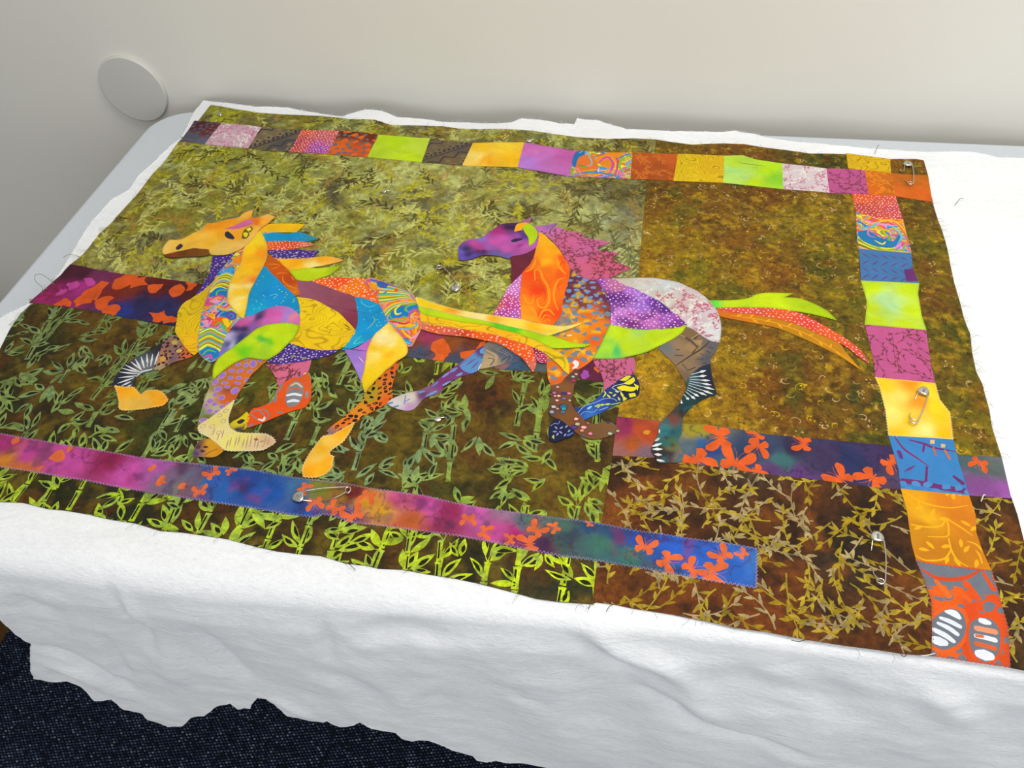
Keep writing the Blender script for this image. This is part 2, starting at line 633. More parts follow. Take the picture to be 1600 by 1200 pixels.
    me.materials.append(mat)
    ob = bpy.data.objects.new(name, me)
    link(ob, parent)
    if label: ob['label'] = label
    return ob


# ------------------------------------------------------------------ printed motifs (mm)
def rot(p, a):
    c, s = math.cos(a), math.sin(a)
    return p @ np.array([[c, s], [-s, c]])


def leaf(x, y, L, W, a, bend=0.0, n=5):
    t = np.linspace(0, 1, n + 2)
    w = np.sin(np.pi * t ** 0.85) * W / 2
    up = np.stack([t * L, w + bend * L * np.sin(np.pi * t)], 1)
    dn = np.stack([t * L, -w + bend * L * np.sin(np.pi * t)], 1)[1:-1][::-1]
    return rot(np.vstack([up, dn]), a) + (x, y)


def strip(path, w0, w1=None, mid=None, cap=False):
    p = np.asarray(path, float); n = len(p)
    w1 = w0 if w1 is None else w1
    t = np.linspace(0, 1, n)
    w = w0 + (w1 - w0) * t
    if mid is not None: w = w + (mid - (w0 + w1) / 2) * np.sin(np.pi * t)
    d = np.gradient(p, axis=0); d /= np.linalg.norm(d, axis=1)[:, None] + 1e-9
    nr = np.stack([-d[:, 1], d[:, 0]], 1) * (w / 2)[:, None]
    if cap:
        k = np.array([[-.7], [0], [.7]])
        e = p[-1] + nr[-1] * -k + d[-1] * (w[-1] / 2) * np.sqrt(1 - k * k) * .8
        b = p[0] + nr[0] * k - d[0] * (w[0] / 2) * np.sqrt(1 - k * k) * .8
        return np.vstack([p + nr, e, (p - nr)[::-1], b])
    return np.vstack([p + nr, (p - nr)[::-1]])


def arc_path(x, y, a, L, curv, n=7):
    t = np.linspace(0, 1, n); ang = a + curv * t
    dx = np.cos(ang) * L / (n - 1); dy = np.sin(ang) * L / (n - 1)
    return np.stack([x + np.concatenate([[0], np.cumsum(dx[:-1])]), y + np.concatenate([[0], np.cumsum(dy[:-1])])], 1)


def blob(x, y, rx, ry, a=0.0, n=9, rough=0.15, rng=random):
    t = np.arange(n) / n * 2 * np.pi
    k = np.array([1 + rough * (rng.random() * 2 - 1) for _ in range(n)])
    return rot(np.stack([rx * np.cos(t) * k, ry * np.sin(t) * k], 1), a) + (x, y)


def scatter(poly, d, rng, tries=30):
    """evenly spread random points in a polygon (mm)"""
    lo, hi = poly.min(0), poly.max(0)
    area = (hi[0] - lo[0]) * (hi[1] - lo[1])
    N = int(area / (d * d) * tries / 6) + 8
    c = np.array([(rng.uniform(lo[0] - d * .3, hi[0] + d * .3), rng.uniform(lo[1] - d * .3, hi[1] + d * .3)) for _ in range(N)])
    grid = {}; out = []
    for p in c:
        k = (int(p[0] // d), int(p[1] // d)); ok = True
        for i in (-1, 0, 1):
            for j in (-1, 0, 1):
                for q in grid.get((k[0] + i, k[1] + j), ()):
                    if (q[0] - p[0]) ** 2 + (q[1] - p[1]) ** 2 < d * d: ok = False
        if ok: grid.setdefault(k, []).append(p); out.append(p)
    return np.array(out)


def S(path, w0, w1, c, mid=None):
    """a tapered printed stroke traced in photo points; widths in photo points"""
    p = smooth_open(plane_mm(path), 5)
    return (strip(p, w0 * MM, w1 * MM, None if mid is None else mid * MM, cap=max(w0, w1) >= 2), c)


def G(pts, c, smooth=True):
    p = plane_mm(pts)
    return (smooth_closed(p, 3) if smooth else p, c)


MM = 0.66                           # a photo point on the quilt, in mm


class Wash:
    """printed colour soaking into the dye below it"""
    def __init__(self, c, k): self.c, self.k = cloth(c), k


def wash(c, base, k): return Wash(c, k)


def branch(x, y, a, L, curv, leafL, leafW, n, cstem, cleaf, rng, sw=1.0):
    p = arc_path(x, y, a, L, curv, 8); out = [(strip(p, sw, sw * .5), cstem)]
    for k in range(n):
        t = 0.15 + 0.8 * k / max(n - 1, 1)
        i = min(int(t * 7), 6); q = p[i] + (p[i + 1] - p[i]) * (t * 7 - i)
        ang = math.atan2(*(p[i + 1] - p[i])[::-1])
        side = 1 if k % 2 else -1
        out.append((leaf(q[0], q[1], leafL * rng.uniform(.75, 1.25), leafW * rng.uniform(.8, 1.2), ang + side * rng.uniform(.35, .8), side * -.06, 4), cleaf))
    e = p[-1]; ang = a + curv
    out.append((leaf(e[0], e[1], leafL, leafW, ang, 0.04, 4), cleaf))
    return out


def vines(poly, rng, d, colors, L=(22, 38), leafL=9, leafW=2.4, n=6, sw=0.9):
    """colors(p, rng) -> (stem, leaf) or None"""
    out = []
    for p in scatter(poly, d, rng):
        c = colors(p, rng)
        if c is None: continue
        out += branch(p[0], p[1], rng.uniform(0, 6.28), rng.uniform(*L), rng.uniform(-1.1, 1.1), leafL, leafW, n, c[0], c[1], rng, sw)
    return out


def bamboo(poly, rng, leafcol, dark):
    out = []
    def bleaf(x, y, L, W, a):
        b = rng.uniform(-.07, .07)
        out.append((leaf(x, y, L, W, a, b, 6), leafcol))
        if rng.random() < 0.85:
            q = rng.uniform(.18, .32)
            x2, y2 = x + math.cos(a) * L * q, y + math.sin(a) * L * q
            s = rng.choice((-1, 1)) * W * .10
            out.append((leaf(x2 - math.sin(a) * s, y2 + math.cos(a) * s, L * rng.uniform(.46, .62), W * .5, a + rng.uniform(-.04, .04), b, 4), dark))
    def seg(x, y, L, W, a):
        q = np.array([(0, -W * .42), (L * .12, -W * .36), (L * .5, -W * .34), (L * .88, -W * .38), (L, -W * .5), (L * 1.02, 0), (L, W * .5), (L * .85, W * .4), (L * .5, W * .36), (L * .1, W * .4), (0, W * .46), (L * -.02, 0)])
        out.append((rot(q, a) + (x, y), leafcol))
        if rng.random() < .8:
            s = rng.choice((-1, 1))
            q = np.array([(L * .12, s * W * .02), (L * .88, s * W * .03), (L * .9, s * W * .26), (L * .12, s * W * .27)])
            out.append((rot(q, a) + (x, y), dark))
    lo, hi = poly.min(0), poly.max(0)
    x = lo[0] + 6; pts = []
    while x < hi[0]:
        y = lo[1] - rng.uniform(0, 20); a = math.pi / 2 + rng.uniform(-.14, .14)
        xx = x + rng.uniform(-5, 5); run = rng.randint(2, 5)
        while y < hi[1]:
            L = rng.uniform(15, 23); W = rng.uniform(5.5, 8)
            if run > 0:
                seg(xx, y, L, W, a)
                if rng.random() < .75:
                    s = rng.choice((-1, 1)); base = math.pi / 2 + s * rng.uniform(.35, .9)
                    k = rng.choice((1, 2, 2, 3, 3))
                    for j in range(k):
                        aa = base + (j - (k - 1) / 2) * rng.uniform(.45, .7)
                        d = rng.uniform(4, 8)
                        bleaf(xx + s * W * .4 + math.cos(aa) * d, y + L * .9 + math.sin(aa) * d, rng.uniform(17, 28), rng.uniform(6, 8.4), aa)
                        out.append((strip(np.array([(xx, y + L), (xx + s * W * .4 + math.cos(aa) * d, y + L * .9 + math.sin(aa) * d)]), .8, .6), leafcol))
            else:
                if run < -1: run = rng.randint(2, 5)
                for j in range(rng.randint(1, 3)):
                    bleaf(xx + rng.uniform(-14, 14), y + rng.uniform(0, 14), rng.uniform(16, 26), rng.uniform(6, 8.2), rng.uniform(0, 6.28))
            run -= 1
            y += L * 1.08; xx += math.cos(a) * L
        x += rng.uniform(26, 36)
    occ = scatter(poly, 28, rng)
    for p in occ:
        a0 = rng.uniform(0, 6.28)
        for j in range(rng.choice((1, 2, 2, 3))):
            a = a0 + j * rng.uniform(.5, .8)
            bleaf(p[0] + math.cos(a) * 3, p[1] + math.sin(a) * 3, rng.uniform(15, 25), rng.uniform(5.2, 7.6), a)
    return out


def dots(poly, rng, d, r, col, jitter=.25):
    out = []; lo, hi = poly.min(0), poly.max(0); row = 0; y = lo[1]
    while y < hi[1]:
        x = lo[0] + (d / 2 if row % 2 else 0)
        while x < hi[0]:
            rr = r * rng.uniform(.75, 1.15)
            out.append((blob(x + rng.uniform(-1, 1) * d * jitter, y + rng.uniform(-1, 1) * d * jitter, rr, rr, 0, 7, .12, rng), col)); x += d
        y += d * .82; row += 1
    return out


def woodgrain(poly, rng, col, d=26, step=2.6):
    out = []
    for p in scatter(poly, d, rng):
        ph = rng.uniform(0, 6.28)
        for k in range(1, int(d / step / 1.7) + 2):
            r = k * step; a0 = rng.uniform(0, 6.28); span = rng.uniform(2.2, 4.6)
            t = np.linspace(a0, a0 + span, 14)
            rr = r * (1 + .16 * np.sin(2 * t + ph) + .08 * np.sin(5 * t + k))
            q = np.stack([p[0] + rr * 1.35 * np.cos(t), p[1] + rr * .8 * np.sin(t)], 1)
            out.append((strip(q, .35, .35, .8), col))
    return out


def butterfly(px, py, size, col, rng):
    c = plane_mm([(px, py)])[0]; r = size * MM * .55; a = rng.uniform(0, 6.28); out = []
    for s in (-1, 1):
        up = np.array([(.05, s * .06), (.35, s * .25), (.95, s * .62), (1.0, s * .95), (.55, s * 1.08), (.1, s * .75), (-.02, s * .3)]) * r
        lo = np.array([(0, s * .08), (.02, s * .45), (-.15, s * .85), (-.6, s * .8), (-.8, s * .45), (-.5, s * .25), (-.25, s * .06)]) * r
        out.append((smooth_closed(rot(up, a) + c, 3), col)); out.append((smooth_closed(rot(lo, a) + c, 3), col))
        ant = np.array([(.1, 0), (.6, s * .12), (.95, s * .38)]) * r
        out.append((strip(rot(ant, a) + c, .35, .3), col))
    out.append((rot(np.array([(-.55, -.05), (.3, -.07), (.3, .07), (-.55, .05)]) * r, a) + c, col))
    return out


def splash(px, py, size, col, rng):
    c = plane_mm([(px, py)])[0]
    return [(smooth_closed(blob(c[0], c[1], size * MM * .55, size * MM * .45, rng.uniform(0, 3), 9, .5, rng), 2), col)]


def curls(poly, rng, d, cols):
    out = []
    for p in scatter(poly, d, rng):
        col = cols[rng.randrange(len(cols))]
        a = rng.uniform(0, 6.28); k = rng.random()
        if k < .55:
            t = np.linspace(0, rng.uniform(2.6, 4.4), 12); r = 1.0 + t * rng.uniform(1.0, 1.7)
            q = np.stack([r * np.cos(t * rng.choice((-1, 1))), r * np.sin(t)], 1)
            out.append((strip(rot(q, a) + p, .5, .25, 1.1), col))
        if k > .35:
            for j in range(rng.randint(3, 7)):
                out.append((blob(p[0] + rng.uniform(-5, 5), p[1] + rng.uniform(-5, 5), rng.uniform(.7, 1.5), rng.uniform(.6, 1.1), a, 7, .2, rng), col))
    return out


def cells(poly, rng, d, fill, shrink=(.28, .4), rough=.25, asp=1.3):
    out = []
    for p in scatter(poly, d, rng):
        r = d * rng.uniform(*shrink)
        out.append((smooth_closed(blob(p[0], p[1], r * asp, r, rng.uniform(-.6, .9), 7, rough, rng), 2), fill))
    return out


def tribal(poly, rng, light, dark, k=1.9):
    """zigzag bands, dashes and lozenges on brown-grey"""
    out = []; lo, hi = poly.min(0), poly.max(0); ang = rng.uniform(.4, .8); c0 = (lo + hi) / 2
    R = max(hi - lo)
    R /= k
    def T(q): return rot(np.asarray(q, float) * k, ang) + c0
    y = -R; row = 0
    while y < R:
        if row % 3 == 0:
            x = -R
            while x < R:
                out.append((T([(x, y), (x + 6, y + 5), (x + 12, y), (x + 12, y + 1.6), (x + 6, y + 6.6), (x, y + 1.6)]), dark))
                out.append((T([(x + 3.5, y - 1), (x + 6, y + 1.4), (x + 8.5, y - 1), (x + 6, y - 3)]), light))
                x += 12
            y += 9
        elif row % 3 == 1:
            x = -R
            out.append((T([(-R, y), (R, y), (R, y + .9), (-R, y + .9)]), dark))
            while x < R:
                out.append((T([(x, y + 2), (x + 1.5, y + 2), (x + 2.4, y + 6), (x + .9, y + 6)]), dark)); x += 3.6
            y += 7.5
        else:
            x = -R
            while x < R:
                out.append((T([(x, y), (x + 4, y + 3.5), (x + 8, y), (x + 4, y - 3.5)]), light))
                out.append((T([(x + 2.4, y), (x + 4, y + 1.4), (x + 5.6, y), (x + 4, y - 1.4)]), dark))
                x += 9
            y += 7
        row += 1
    return out


def leopard(poly, rng, dark, mid, d=3.6):
    out = []
    for p in scatter(poly, d, rng):
        a = rng.uniform(0, 6.28); r = d * rng.uniform(.34, .46)
        out.append((blob(p[0], p[1], r * 1.25, r * .85, a, 8, .3, rng), dark))
        if rng.random() < .5:
            out.append((blob(p[0] + rng.uniform(-.3, .3), p[1] + rng.uniform(-.3, .3), r * .5, r * .4, a, 6, .2, rng), mid))
    return out


def bands(A, B, cols, n=16, wts=None):
    """fan of coloured bands between two traced lines (photo points)"""
    a, b = plane_mm(A), plane_mm(B)
    def res(p):
        p = smooth_open(p, 6); L = np.concatenate([[0], np.cumsum(np.linalg.norm(np.diff(p, axis=0), axis=1))])
        s = np.linspace(0, L[-1], n); return np.stack([np.interp(s, L, p[:, 0]), np.interp(s, L, p[:, 1])], 1)
    a, b = res(a), res(b)
    w = np.cumsum([0] + list(wts or [1] * len(cols))); w = w / w[-1]; out = []
    for k, c in enumerate(cols):
        out.append((np.vstack([a + (b - a) * w[k], (a + (b - a) * w[k + 1])[::-1]]), c))
    return out


def sub_poly(outline): return plane_mm(outline)

# ------------------------------------------------------------------ the room
WALL_Y = 1.735 * HEIGHT
WALL_X0, WALL_X1 = -2.6, 2.4
v, f = rounded_box(WALL_X0, WALL_X1, WALL_Y, WALL_Y + 0.12, 0.0, 2.6, 0.0, 0.003, 2)
wall = tag(mesh_obj('wall_back', v, f, M_WALL, smooth=False), 'plain off-white painted wall behind the table', kind='structure')
v, f = rounded_box(WALL_X0, WALL_X1, WALL_Y - 0.012, WALL_Y, 0.0, 0.10, 0.0, 0.003, 2)
tag(mesh_obj('baseboard_back', v, f, M_LEG, smooth=False), 'dark baseboard along the foot of the back wall', kind='structure')
v, f = rounded_box(WALL_X0, WALL_X1, -1.6, WALL_Y + 0.12, -0.05, 0.0, 0.0, 0.003, 2)
floor = tag(mesh_obj('floor', v, f, M_CARPET, smooth=False), 'navy tweed carpet on the floor below the table', kind='structure')


def carpet_loops():
    """the loops of the carpet in the part of the floor the picture shows"""
    rng = np.random.default_rng(4)
    p = 0.0055
    gx, gy = np.meshgrid(np.arange(-1.7, 0.9, p), np.arange(-0.25, 0.8, p * 0.86))
    gx = gx + (np.arange(gx.shape[0])[:, None] % 2) * p * 0.5
    c = np.stack([gx.ravel(), gy.ravel()], 1)
    a = math.radians(14)
    c = (c - [-.45, .25]) @ np.array([[math.cos(a), math.sin(a)], [-math.sin(a), math.cos(a)]]) + [-.45, .25]
    c += rng.normal(0, 0.00022, c.shape)
    N = len(c)
    base = np.array([(-.0026, 0, 0), (0, -.0018, 0), (.0026, 0, 0), (0, .0018, 0), (-.0011, 0, .0026), (.0011, 0, .0026)])
    fc = np.array([(0, 1, 4), (1, 5, 4), (1, 2, 5), (2, 3, 5), (3, 4, 5), (3, 0, 4)])
    h = rng.uniform(.75, 1.2, N)
    V = np.repeat(base[None], N, 0); V[:, :, 2] *= h[:, None]; V[:, :, :2] += c[:, None]
    F = (np.arange(N)[:, None, None] * 6 + fc[None]).reshape(-1, 3)
    pal = lin([(58, 68, 94), (84, 96, 122), (34, 40, 58), (122, 134, 154), (48, 58, 90)])
    k = rng.choice(5, N, p=[.38, .24, .2, .05, .13])
    cc = np.repeat(pal[k], 18, 0)
    me = bpy.data.meshes.new('carpet_loops')
    me.vertices.add(N * 6); me.vertices.foreach_set('co', V.reshape(-1))
    me.loops.add(len(F) * 3); me.polygons.add(len(F))
    me.loops.foreach_set('vertex_index', F.ravel().astype(np.int32))
    me.polygons.foreach_set('loop_start', np.arange(0, len(F) * 3, 3, dtype=np.int32))
    me.polygons.foreach_set('loop_total', np.full(len(F), 3, dtype=np.int32))
    me.polygons.foreach_set('use_smooth', np.ones(len(F), bool))
    me.update(calc_edges=True)
    at = me.color_attributes.new('dye', 'FLOAT_COLOR', 'CORNER')
    at.data.foreach_set('color', np.concatenate([cc, np.ones((len(cc), 1))], 1).ravel().astype(np.float32))
    me.materials.append(M_LOOP)
    o = bpy.data.objects.new('carpet_loops', me)
    o['kind'] = 'stuff'
    link(o, floor)


carpet_loops()

# round cover plate on the wall
cx, cz = on_y(np.array([210.0]), np.array([137.5]), WALL_Y)
DISC_R, DISC_T = 0.0655 * HEIGHT / 0.75, 0.0075
disc = tag(empty('wall_disc', (cx[0], WALL_Y, cz[0])), 'round grey cover plate fixed on the wall above the table corner', 'cover plate')
prof = [(DISC_R, 0), (DISC_R, DISC_T * .6), (DISC_R - .0006, DISC_T * .9), (DISC_R - .0016, DISC_T), (DISC_R - .0022, DISC_T), (DISC_R * .5, DISC_T + .0001), (0.0005, DISC_T + .0001)]
V = []; F = []; n = 72
for r, t in prof:
    for k in range(n):
        a = 2 * math.pi * k / n
        V.append((r * math.cos(a), -t, r * math.sin(a)))
for i in range(len(prof) - 1):
    for k in range(n):
        a, b = i * n + k, i * n + (k + 1) % n
        F.append((a, b, b + n, a + n))
F.append(tuple(range((len(prof) - 1) * n, len(prof) * n)))
plate = mesh_obj('cover_face', V, F, M_DISC, disc)
v, f = tube([(0, -.0002, 0), (0, -.002, 0)], DISC_R - .0015, 72)
mesh_obj('mounting_ring', v, f, M_DISC, disc, smooth=False)

# ------------------------------------------------------------------ the table
TX0, TX1 = -1.211 * HEIGHT, 1.86 - 1.211 * HEIGHT
TY1 = 1.686 * HEIGHT
TY0 = YB - 0.006
table = tag(empty('folding_table', ((TX0 + TX1) / 2, (TY0 + TY1) / 2, 0)), 'grey plastic topped folding table with rounded corners against the wall', 'table')
ox, oy = table.location.x, table.location.y


def tpart(name, v, f, mat, parent=table, smooth=False):
    return mesh_obj(name, [(a - ox, b - oy, c) for a, b, c in v], f, mat, parent, smooth)


v, f = rounded_box(TX0, TX1, TY0, TY1, TABLE_Z - 0.045, TABLE_Z, 0.062, 0.006, 14)
top = tpart('tabletop', v, f, M_TABLE)
v, f = rounded_box(TX0 + .05, TX1 - .05, TY0 + .05, TY1 - .05, TABLE_Z - 0.075, TABLE_Z - 0.045, 0.03, 0.004, 6)
tpart('underframe', v, f, M_LEG)
for xx in (TX0 + 0.22, TX1 - 0.22):
    for yy in (TY0 + 0.30, TY1 - 0.10):
        v, f = tube([(xx, yy, 0.012), (xx, yy, TABLE_Z - 0.07)], 0.014, 12)
        leg = tpart('leg', v, f, M_LEG, smooth=True)
        v, f = tube([(xx, yy, 0.0), (xx, yy, 0.03)], 0.018, 12)
        tpart('foot_cap', v, f, M_CARPET, leg)
    v, f = tube([(xx, TY0 + .30, 0.16), (xx, TY1 - .10, 0.16)], 0.011, 10)
    tpart('cross_bar', v, f, M_LEG, smooth=True)

# ------------------------------------------------------------------ the batting
R_BEND = 0.028


def bend_r(x):
    """the batting turns over the table edge softly at the left, tightly at the right"""
    return 0.028 - 0.017 * np.clip((np.asarray(x) + 0.35) / 0.45, 0, 1)


BAT_TOP = QUILT_Z - 0.0009
BAT_T = 0.0075


def bat_flat(pts):
    """photo points on the flat part -> (u, v) in mm"""
    return plane_mm(pts)


def bat_hang(pts):
    """photo points on the hanging part -> (u, v) in mm; v runs on past the bend"""
    a = np.asarray(pts, float)
    R = R_BEND
    for _ in range(3):
        x, z = on_y(a[:, 0], a[:, 1], YB - R - 0.006)
        R = bend_r(x)
    s = R * math.pi / 2 + (BAT_TOP - R - z)
    return np.stack([x, YB - s], 1) * 1000


back = [(1700, 252), (1600, 246), (1562, 245), (1525, 237), (1425, 235), (1360, 231), (1305, 226), (1250, 221), (1200, 214), (1182, 209), (1150, 203), (1130, 205),
        (1050, 204), (980, 201), (960, 195), (935, 187), (902, 184), (897, 193), (875, 192), (842, 186), (815, 184), (800, 190), (775, 192), (717, 190), (662, 185),
        (620, 182), (595, 172), (572, 170), (550, 176), (535, 181), (495, 175), (450, 167), (400, 166), (355, 160), (318, 156)]
left = [(304, 172), (282, 215), (250, 242), (217, 272), (202, 295), (175, 310), (145, 342), (132, 360), (110, 397), (95, 422), (75, 447), (42, 475), (15, 487), (0, 496), (-70, 560), (-160, 650), (-230, 720)]
hang = [(-150, 850), (-60, 930), (0, 970), (22, 993), (45, 1010), (48, 1030), (49, 1048), (52, 1062), (80, 1062), (105, 1064), (125, 1072), (140, 1082), (150, 1090), (175, 1091), (195, 1106),
        (222, 1114), (230, 1126), (247, 1131), (262, 1137), (285, 1136), (294, 1128), (303, 1123), (318, 1121), (328, 1114), (342, 1106), (358, 1103), (366, 1109), (370, 1114), (379, 1112), (388, 1114), (392, 1106), (400, 1098),
        (413, 1098), (425, 1108), (437, 1118), (447, 1126), (465, 1128), (480, 1132), (500, 1132), (510, 1128), (520, 1133), (530, 1136), (545, 1134), (563, 1126), (580, 1132), (600, 1136), (620, 1140),
        (632, 1152), (645, 1155), (655, 1153), (670, 1155), (695, 1164), (720, 1175), (738, 1182), (745, 1189), (760, 1190), (775, 1189), (790, 1193), (815, 1195), (840, 1198), (900, 1207), (950, 1218), (1000, 1222), (1200, 1250), (1450, 1285), (1750, 1330)]


def build_batting():
    hm = bat_hang(hang)
    o = np.vstack([bat_flat(back), bat_flat(left), hm])
    # ragged, torn edge
    q = []
    for i in range(len(o)):
        a, b = o[i], o[(i + 1) % len(o)]
        k = max(1, int(np.linalg.norm(b - a) / 4))
        for j in range(k): q.append(a + (b - a) * j / k)
    q = np.array(q)
    q += 1.3 * (np.stack([vnoise(q[:, 0] / 5, q[:, 1] / 5, 3), vnoise(q[:, 0] / 5, q[:, 1] / 5, 8)], 1) - .5)
    v, f, _ = tri_mesh(q, [], 5.0)
    used = np.unique(f); mp = np.full(len(v), -1); mp[used] = np.arange(len(used)); v = v[used]; f = mp[f]
    x, vv = v[:, 0] / 1000, v[:, 1] / 1000
    s = np.maximum(YB - vv, 0)
    R = bend_r(x)
    phi = np.minimum(s / R, math.pi / 2)
    over = np.maximum(s - R * math.pi / 2, 0)
    y = np.where(s > 0, YB - R * np.sin(phi), vv)
    z = np.where(s > 0, BAT_TOP - R * (1 - np.cos(phi)) - over, BAT_TOP)
    ny, nz = -np.sin(phi), np.cos(phi)                      # outward normal
    d = ripple(x, np.maximum(vv, YB)) - 0.002 * (s > 0)
    # waves along the back and left edge, where the batting lifts
    # hanging folds
    rampf = np.clip(over / 0.10, 0, 1)
    fold = (fbm(x / 0.16 + vv * 1.5, vv / 0.30, 21, 3) - .5) * 0.034 + (fbm(x / 0.05, vv / 0.12, 33, 2) - .5) * 0.008
    d = d + np.maximum(fold, -0.010) * rampf + (fbm(x / 0.03, vv / 0.018, 44, 3) - .5) * .003 * np.clip(over / .02, 0, 1) + 0.006 * np.clip(over / .03, 0, 1)
    # traced creases: (photo line, depth, width m)
    P2 = np.stack([x, vv], 1) * 1000
    for line, dep, wid in CREASES:
        L = smooth_open(bat_hang(line), 5)
        dist = np.full(len(P2), 1e9); tt = np.zeros(len(P2))
        for i in range(len(L) - 1):
            a, b = L[i], L[i + 1]; ab = b - a
            t = np.clip(((P2 - a) @ ab) / (ab @ ab), 0, 1)
            dd = np.linalg.norm(P2 - a - t[:, None] * ab, axis=1)
            k = dd < dist; dist[k] = dd[k]; tt[k] = (i + t[k]) / (len(L) - 1)
        d = d + dep * np.exp(-(dist / wid) ** 2) * np.sin(np.pi * np.clip(tt, .02, .98)) ** .5
    X = np.stack([x, y + ny * d, z + nz * d], 1)
    nrm = np.stack([np.zeros_like(x), ny, nz], 1)
    thick = BAT_T * np.where(s > 0, .8, 1)
    low = X - nrm * thick[:, None]
    n = len(X)
    E = np.concatenate([f[:, [0, 1]], f[:, [1, 2]], f[:, [2, 0]]])
    key = np.sort(E, 1); kk = key[:, 0].astype(np.int64) * (n + 1) + key[:, 1]
    u, inv, cnt = np.unique(kk, return_inverse=True, return_counts=True)
    B = E[cnt[inv] == 1]
    a, b, c = v[f[:, 0]], v[f[:, 1]], v[f[:, 2]]
    fl = ((b[:, 0] - a[:, 0]) * (c[:, 1] - a[:, 1]) - (b[:, 1] - a[:, 1]) * (c[:, 0] - a[:, 0])) < 0
    f[fl] = f[fl][:, ::-1]
    faces = [tuple(t) for t in f] + [tuple(t[::-1] + n) for t in f] + [(p, q_, q_ + n, p + n) for p, q_ in B]
    return mesh_obj('quilt_batting', np.vstack([X, low]), faces, M_BATTING)


CREASES = [([(165, 925), (190, 960), (215, 985), (236, 1024)], -.006, 7), ([(180, 935), (206, 968), (228, 990)], .005, 9), ([(156, 1000), (178, 1035), (200, 1072)], -.006, 8),
           ([(52, 1012), (110, 1032), (170, 1062), (215, 1085)], -.008, 9), ([(60, 1035), (120, 1052), (180, 1085)], .006, 14), ([(310, 992), (340, 1030), (388, 1072)], -.006, 10),
           ([(918, 1000), (970, 1022), (1040, 1040), (1088, 1078)], .009, 12), ([(905, 1006), (960, 1040), (1000, 1052)], -.006, 10), ([(985, 1066), (1040, 1090), (1110, 1128), (1210, 1152), (1280, 1170)], -.007, 9),
           ([(1000, 1052), (1060, 1080), (1130, 1115)], .004, 14), ([(540, 1000), (620, 990), (700, 1000)], -.006, 13), ([(505, 985), (512, 1010), (514, 1035)], -.005, 8), ([(1240, 1050), (1300, 1080), (1340, 1090)], -.004, 14),
           ([(1440, 1075), (1480, 1100), (1510, 1130)], .006, 16), ([(1150, 1060), (1250, 1080), (1330, 1110)], -.003, 12), ([(640, 1095), (660, 1075), (690, 1065)], .004, 12), ([(260, 1000), (262, 1040), (270, 1070)], .005, 14), ([(415, 1098), (460, 1112), (500, 1128)], .005, 10),
           ([(30, 935), (45, 950), (90, 965)], -.004, 14), ([(480, 1045), (560, 1070), (620, 1110)], -.005, 18), ([(860, 1095), (812, 1090), (808, 1070)], -.004, 8)]
batting = tag(build_batting(), 'fluffy white batting spread over the table, hanging down its front with a ragged edge', 'batting')

# brown cardboard box in the dark under the table
bx, by = (float(q[0]) for q in on_z(np.array([6.0]), np.array([1132.0]), 0.0))
btop = float(on_y(np.array([6.0]), np.array([972.0]), by)[1][0])
v, f = rounded_box(bx - .39, bx - .09, by, by + .28, 0.0, btop, 0.0, 0.002, 2)
box = tag(empty('cardboard_box', (bx - .24, by + .14, 0)), 'brown cardboard box in the shadow under the table at the left', 'box')
mesh_obj('box_body', [(a - bx + .24, b - by - .14, c) for a, b, c in v], f, M_CARD, box, smooth=False)
for s in (-1, 1):
    v, f = rounded_box(-.149, .149, .002, .138, 0, .004, 0, .001, 2)
    o = mesh_obj('flap', [(a, s * b, c) for a, b, c in v], [tuple(reversed(q)) for q in f] if s < 0 else f, M_CARD, box, smooth=False, loc=(0, 0, btop + .0005))

# ------------------------------------------------------------------ the quilt top
RNG = random.Random(11)
qc = plane_mm([(800, 560)])[0] / 1000
WLOC = (qc[0], qc[1], QUILT_Z)
quilt = tag(empty('horse_quilt', WLOC), 'patchwork quilt with two running horses and a border of bright squares on white batting', 'quilt')


def Q(name, outline, layer, dye, prints=(), mat=None, parent=None, **kw):
    o = piece(name, outline, layer, dye, prints, mat, parent or quilt, **kw)
    o.location = (-WLOC[0], -WLOC[1], -WLOC[2])
    return o


def horse_root(name, label):
    o = empty(name, (0, 0, 0), quilt); o['label'] = label
    return o


def rgbmix(a, b, t): return tuple(x + (y - x) * t for x, y in zip(a, b))


# ---- dyes
OLIVE = [(340, 175, (140, 140, 30)), (440, 190, (112, 105, 30)), (560, 195, (95, 95, 40)), (620, 205, (118, 118, 40)), (700, 205, (118, 102, 38)), (760, 210, (100, 90, 40)), (850, 220, (110, 110, 45)), (950, 230, (108, 98, 35)),
         (300, 250, (132, 132, 25)), (250, 290, (130, 126, 38)), (200, 340, (118, 108, 36)), (150, 390, (128, 122, 58)), (240, 330, (122, 118, 28)), (350, 260, (130, 134, 50)), (450, 280, (146, 150, 58)), (550, 290, (154, 158, 80)), (620, 280, (164, 168, 96)),
         (600, 320, (148, 148, 76)), (480, 340, (138, 138, 62)), (430, 310, (108, 106, 48)), (560, 350, (120, 118, 48)), (640, 340, (140, 140, 72)), (700, 290, (164, 164, 96)), (720, 350, (148, 148, 78)), (660, 400, (124, 124, 48)), (600, 400, (112, 106, 30)), (700, 440, (130, 130, 38)),  # whitish mid-panel samples also hold overhead glare mixed into the dye colour
         (760, 300, (140, 140, 68)), (850, 290, (138, 136, 76)), (900, 320, (148, 148, 86)), (950, 290, (112, 104, 48)), (980, 300, (95, 90, 52)), (950, 350, (150, 154, 108)), (980, 400, (158, 162, 104)), (880, 340, (150, 150, 82)), (740, 420, (150, 150, 58)), (560, 440, (115, 110, 30)),
         (330, 330, (130, 128, 46)), (290, 340, (118, 114, 36)), (300, 420, (140, 140, 78)), (200, 410, (134, 128, 66)), (380, 320, (118, 112, 46)), (520, 300, (90, 84, 40)), (660, 310, (92, 90, 60))]
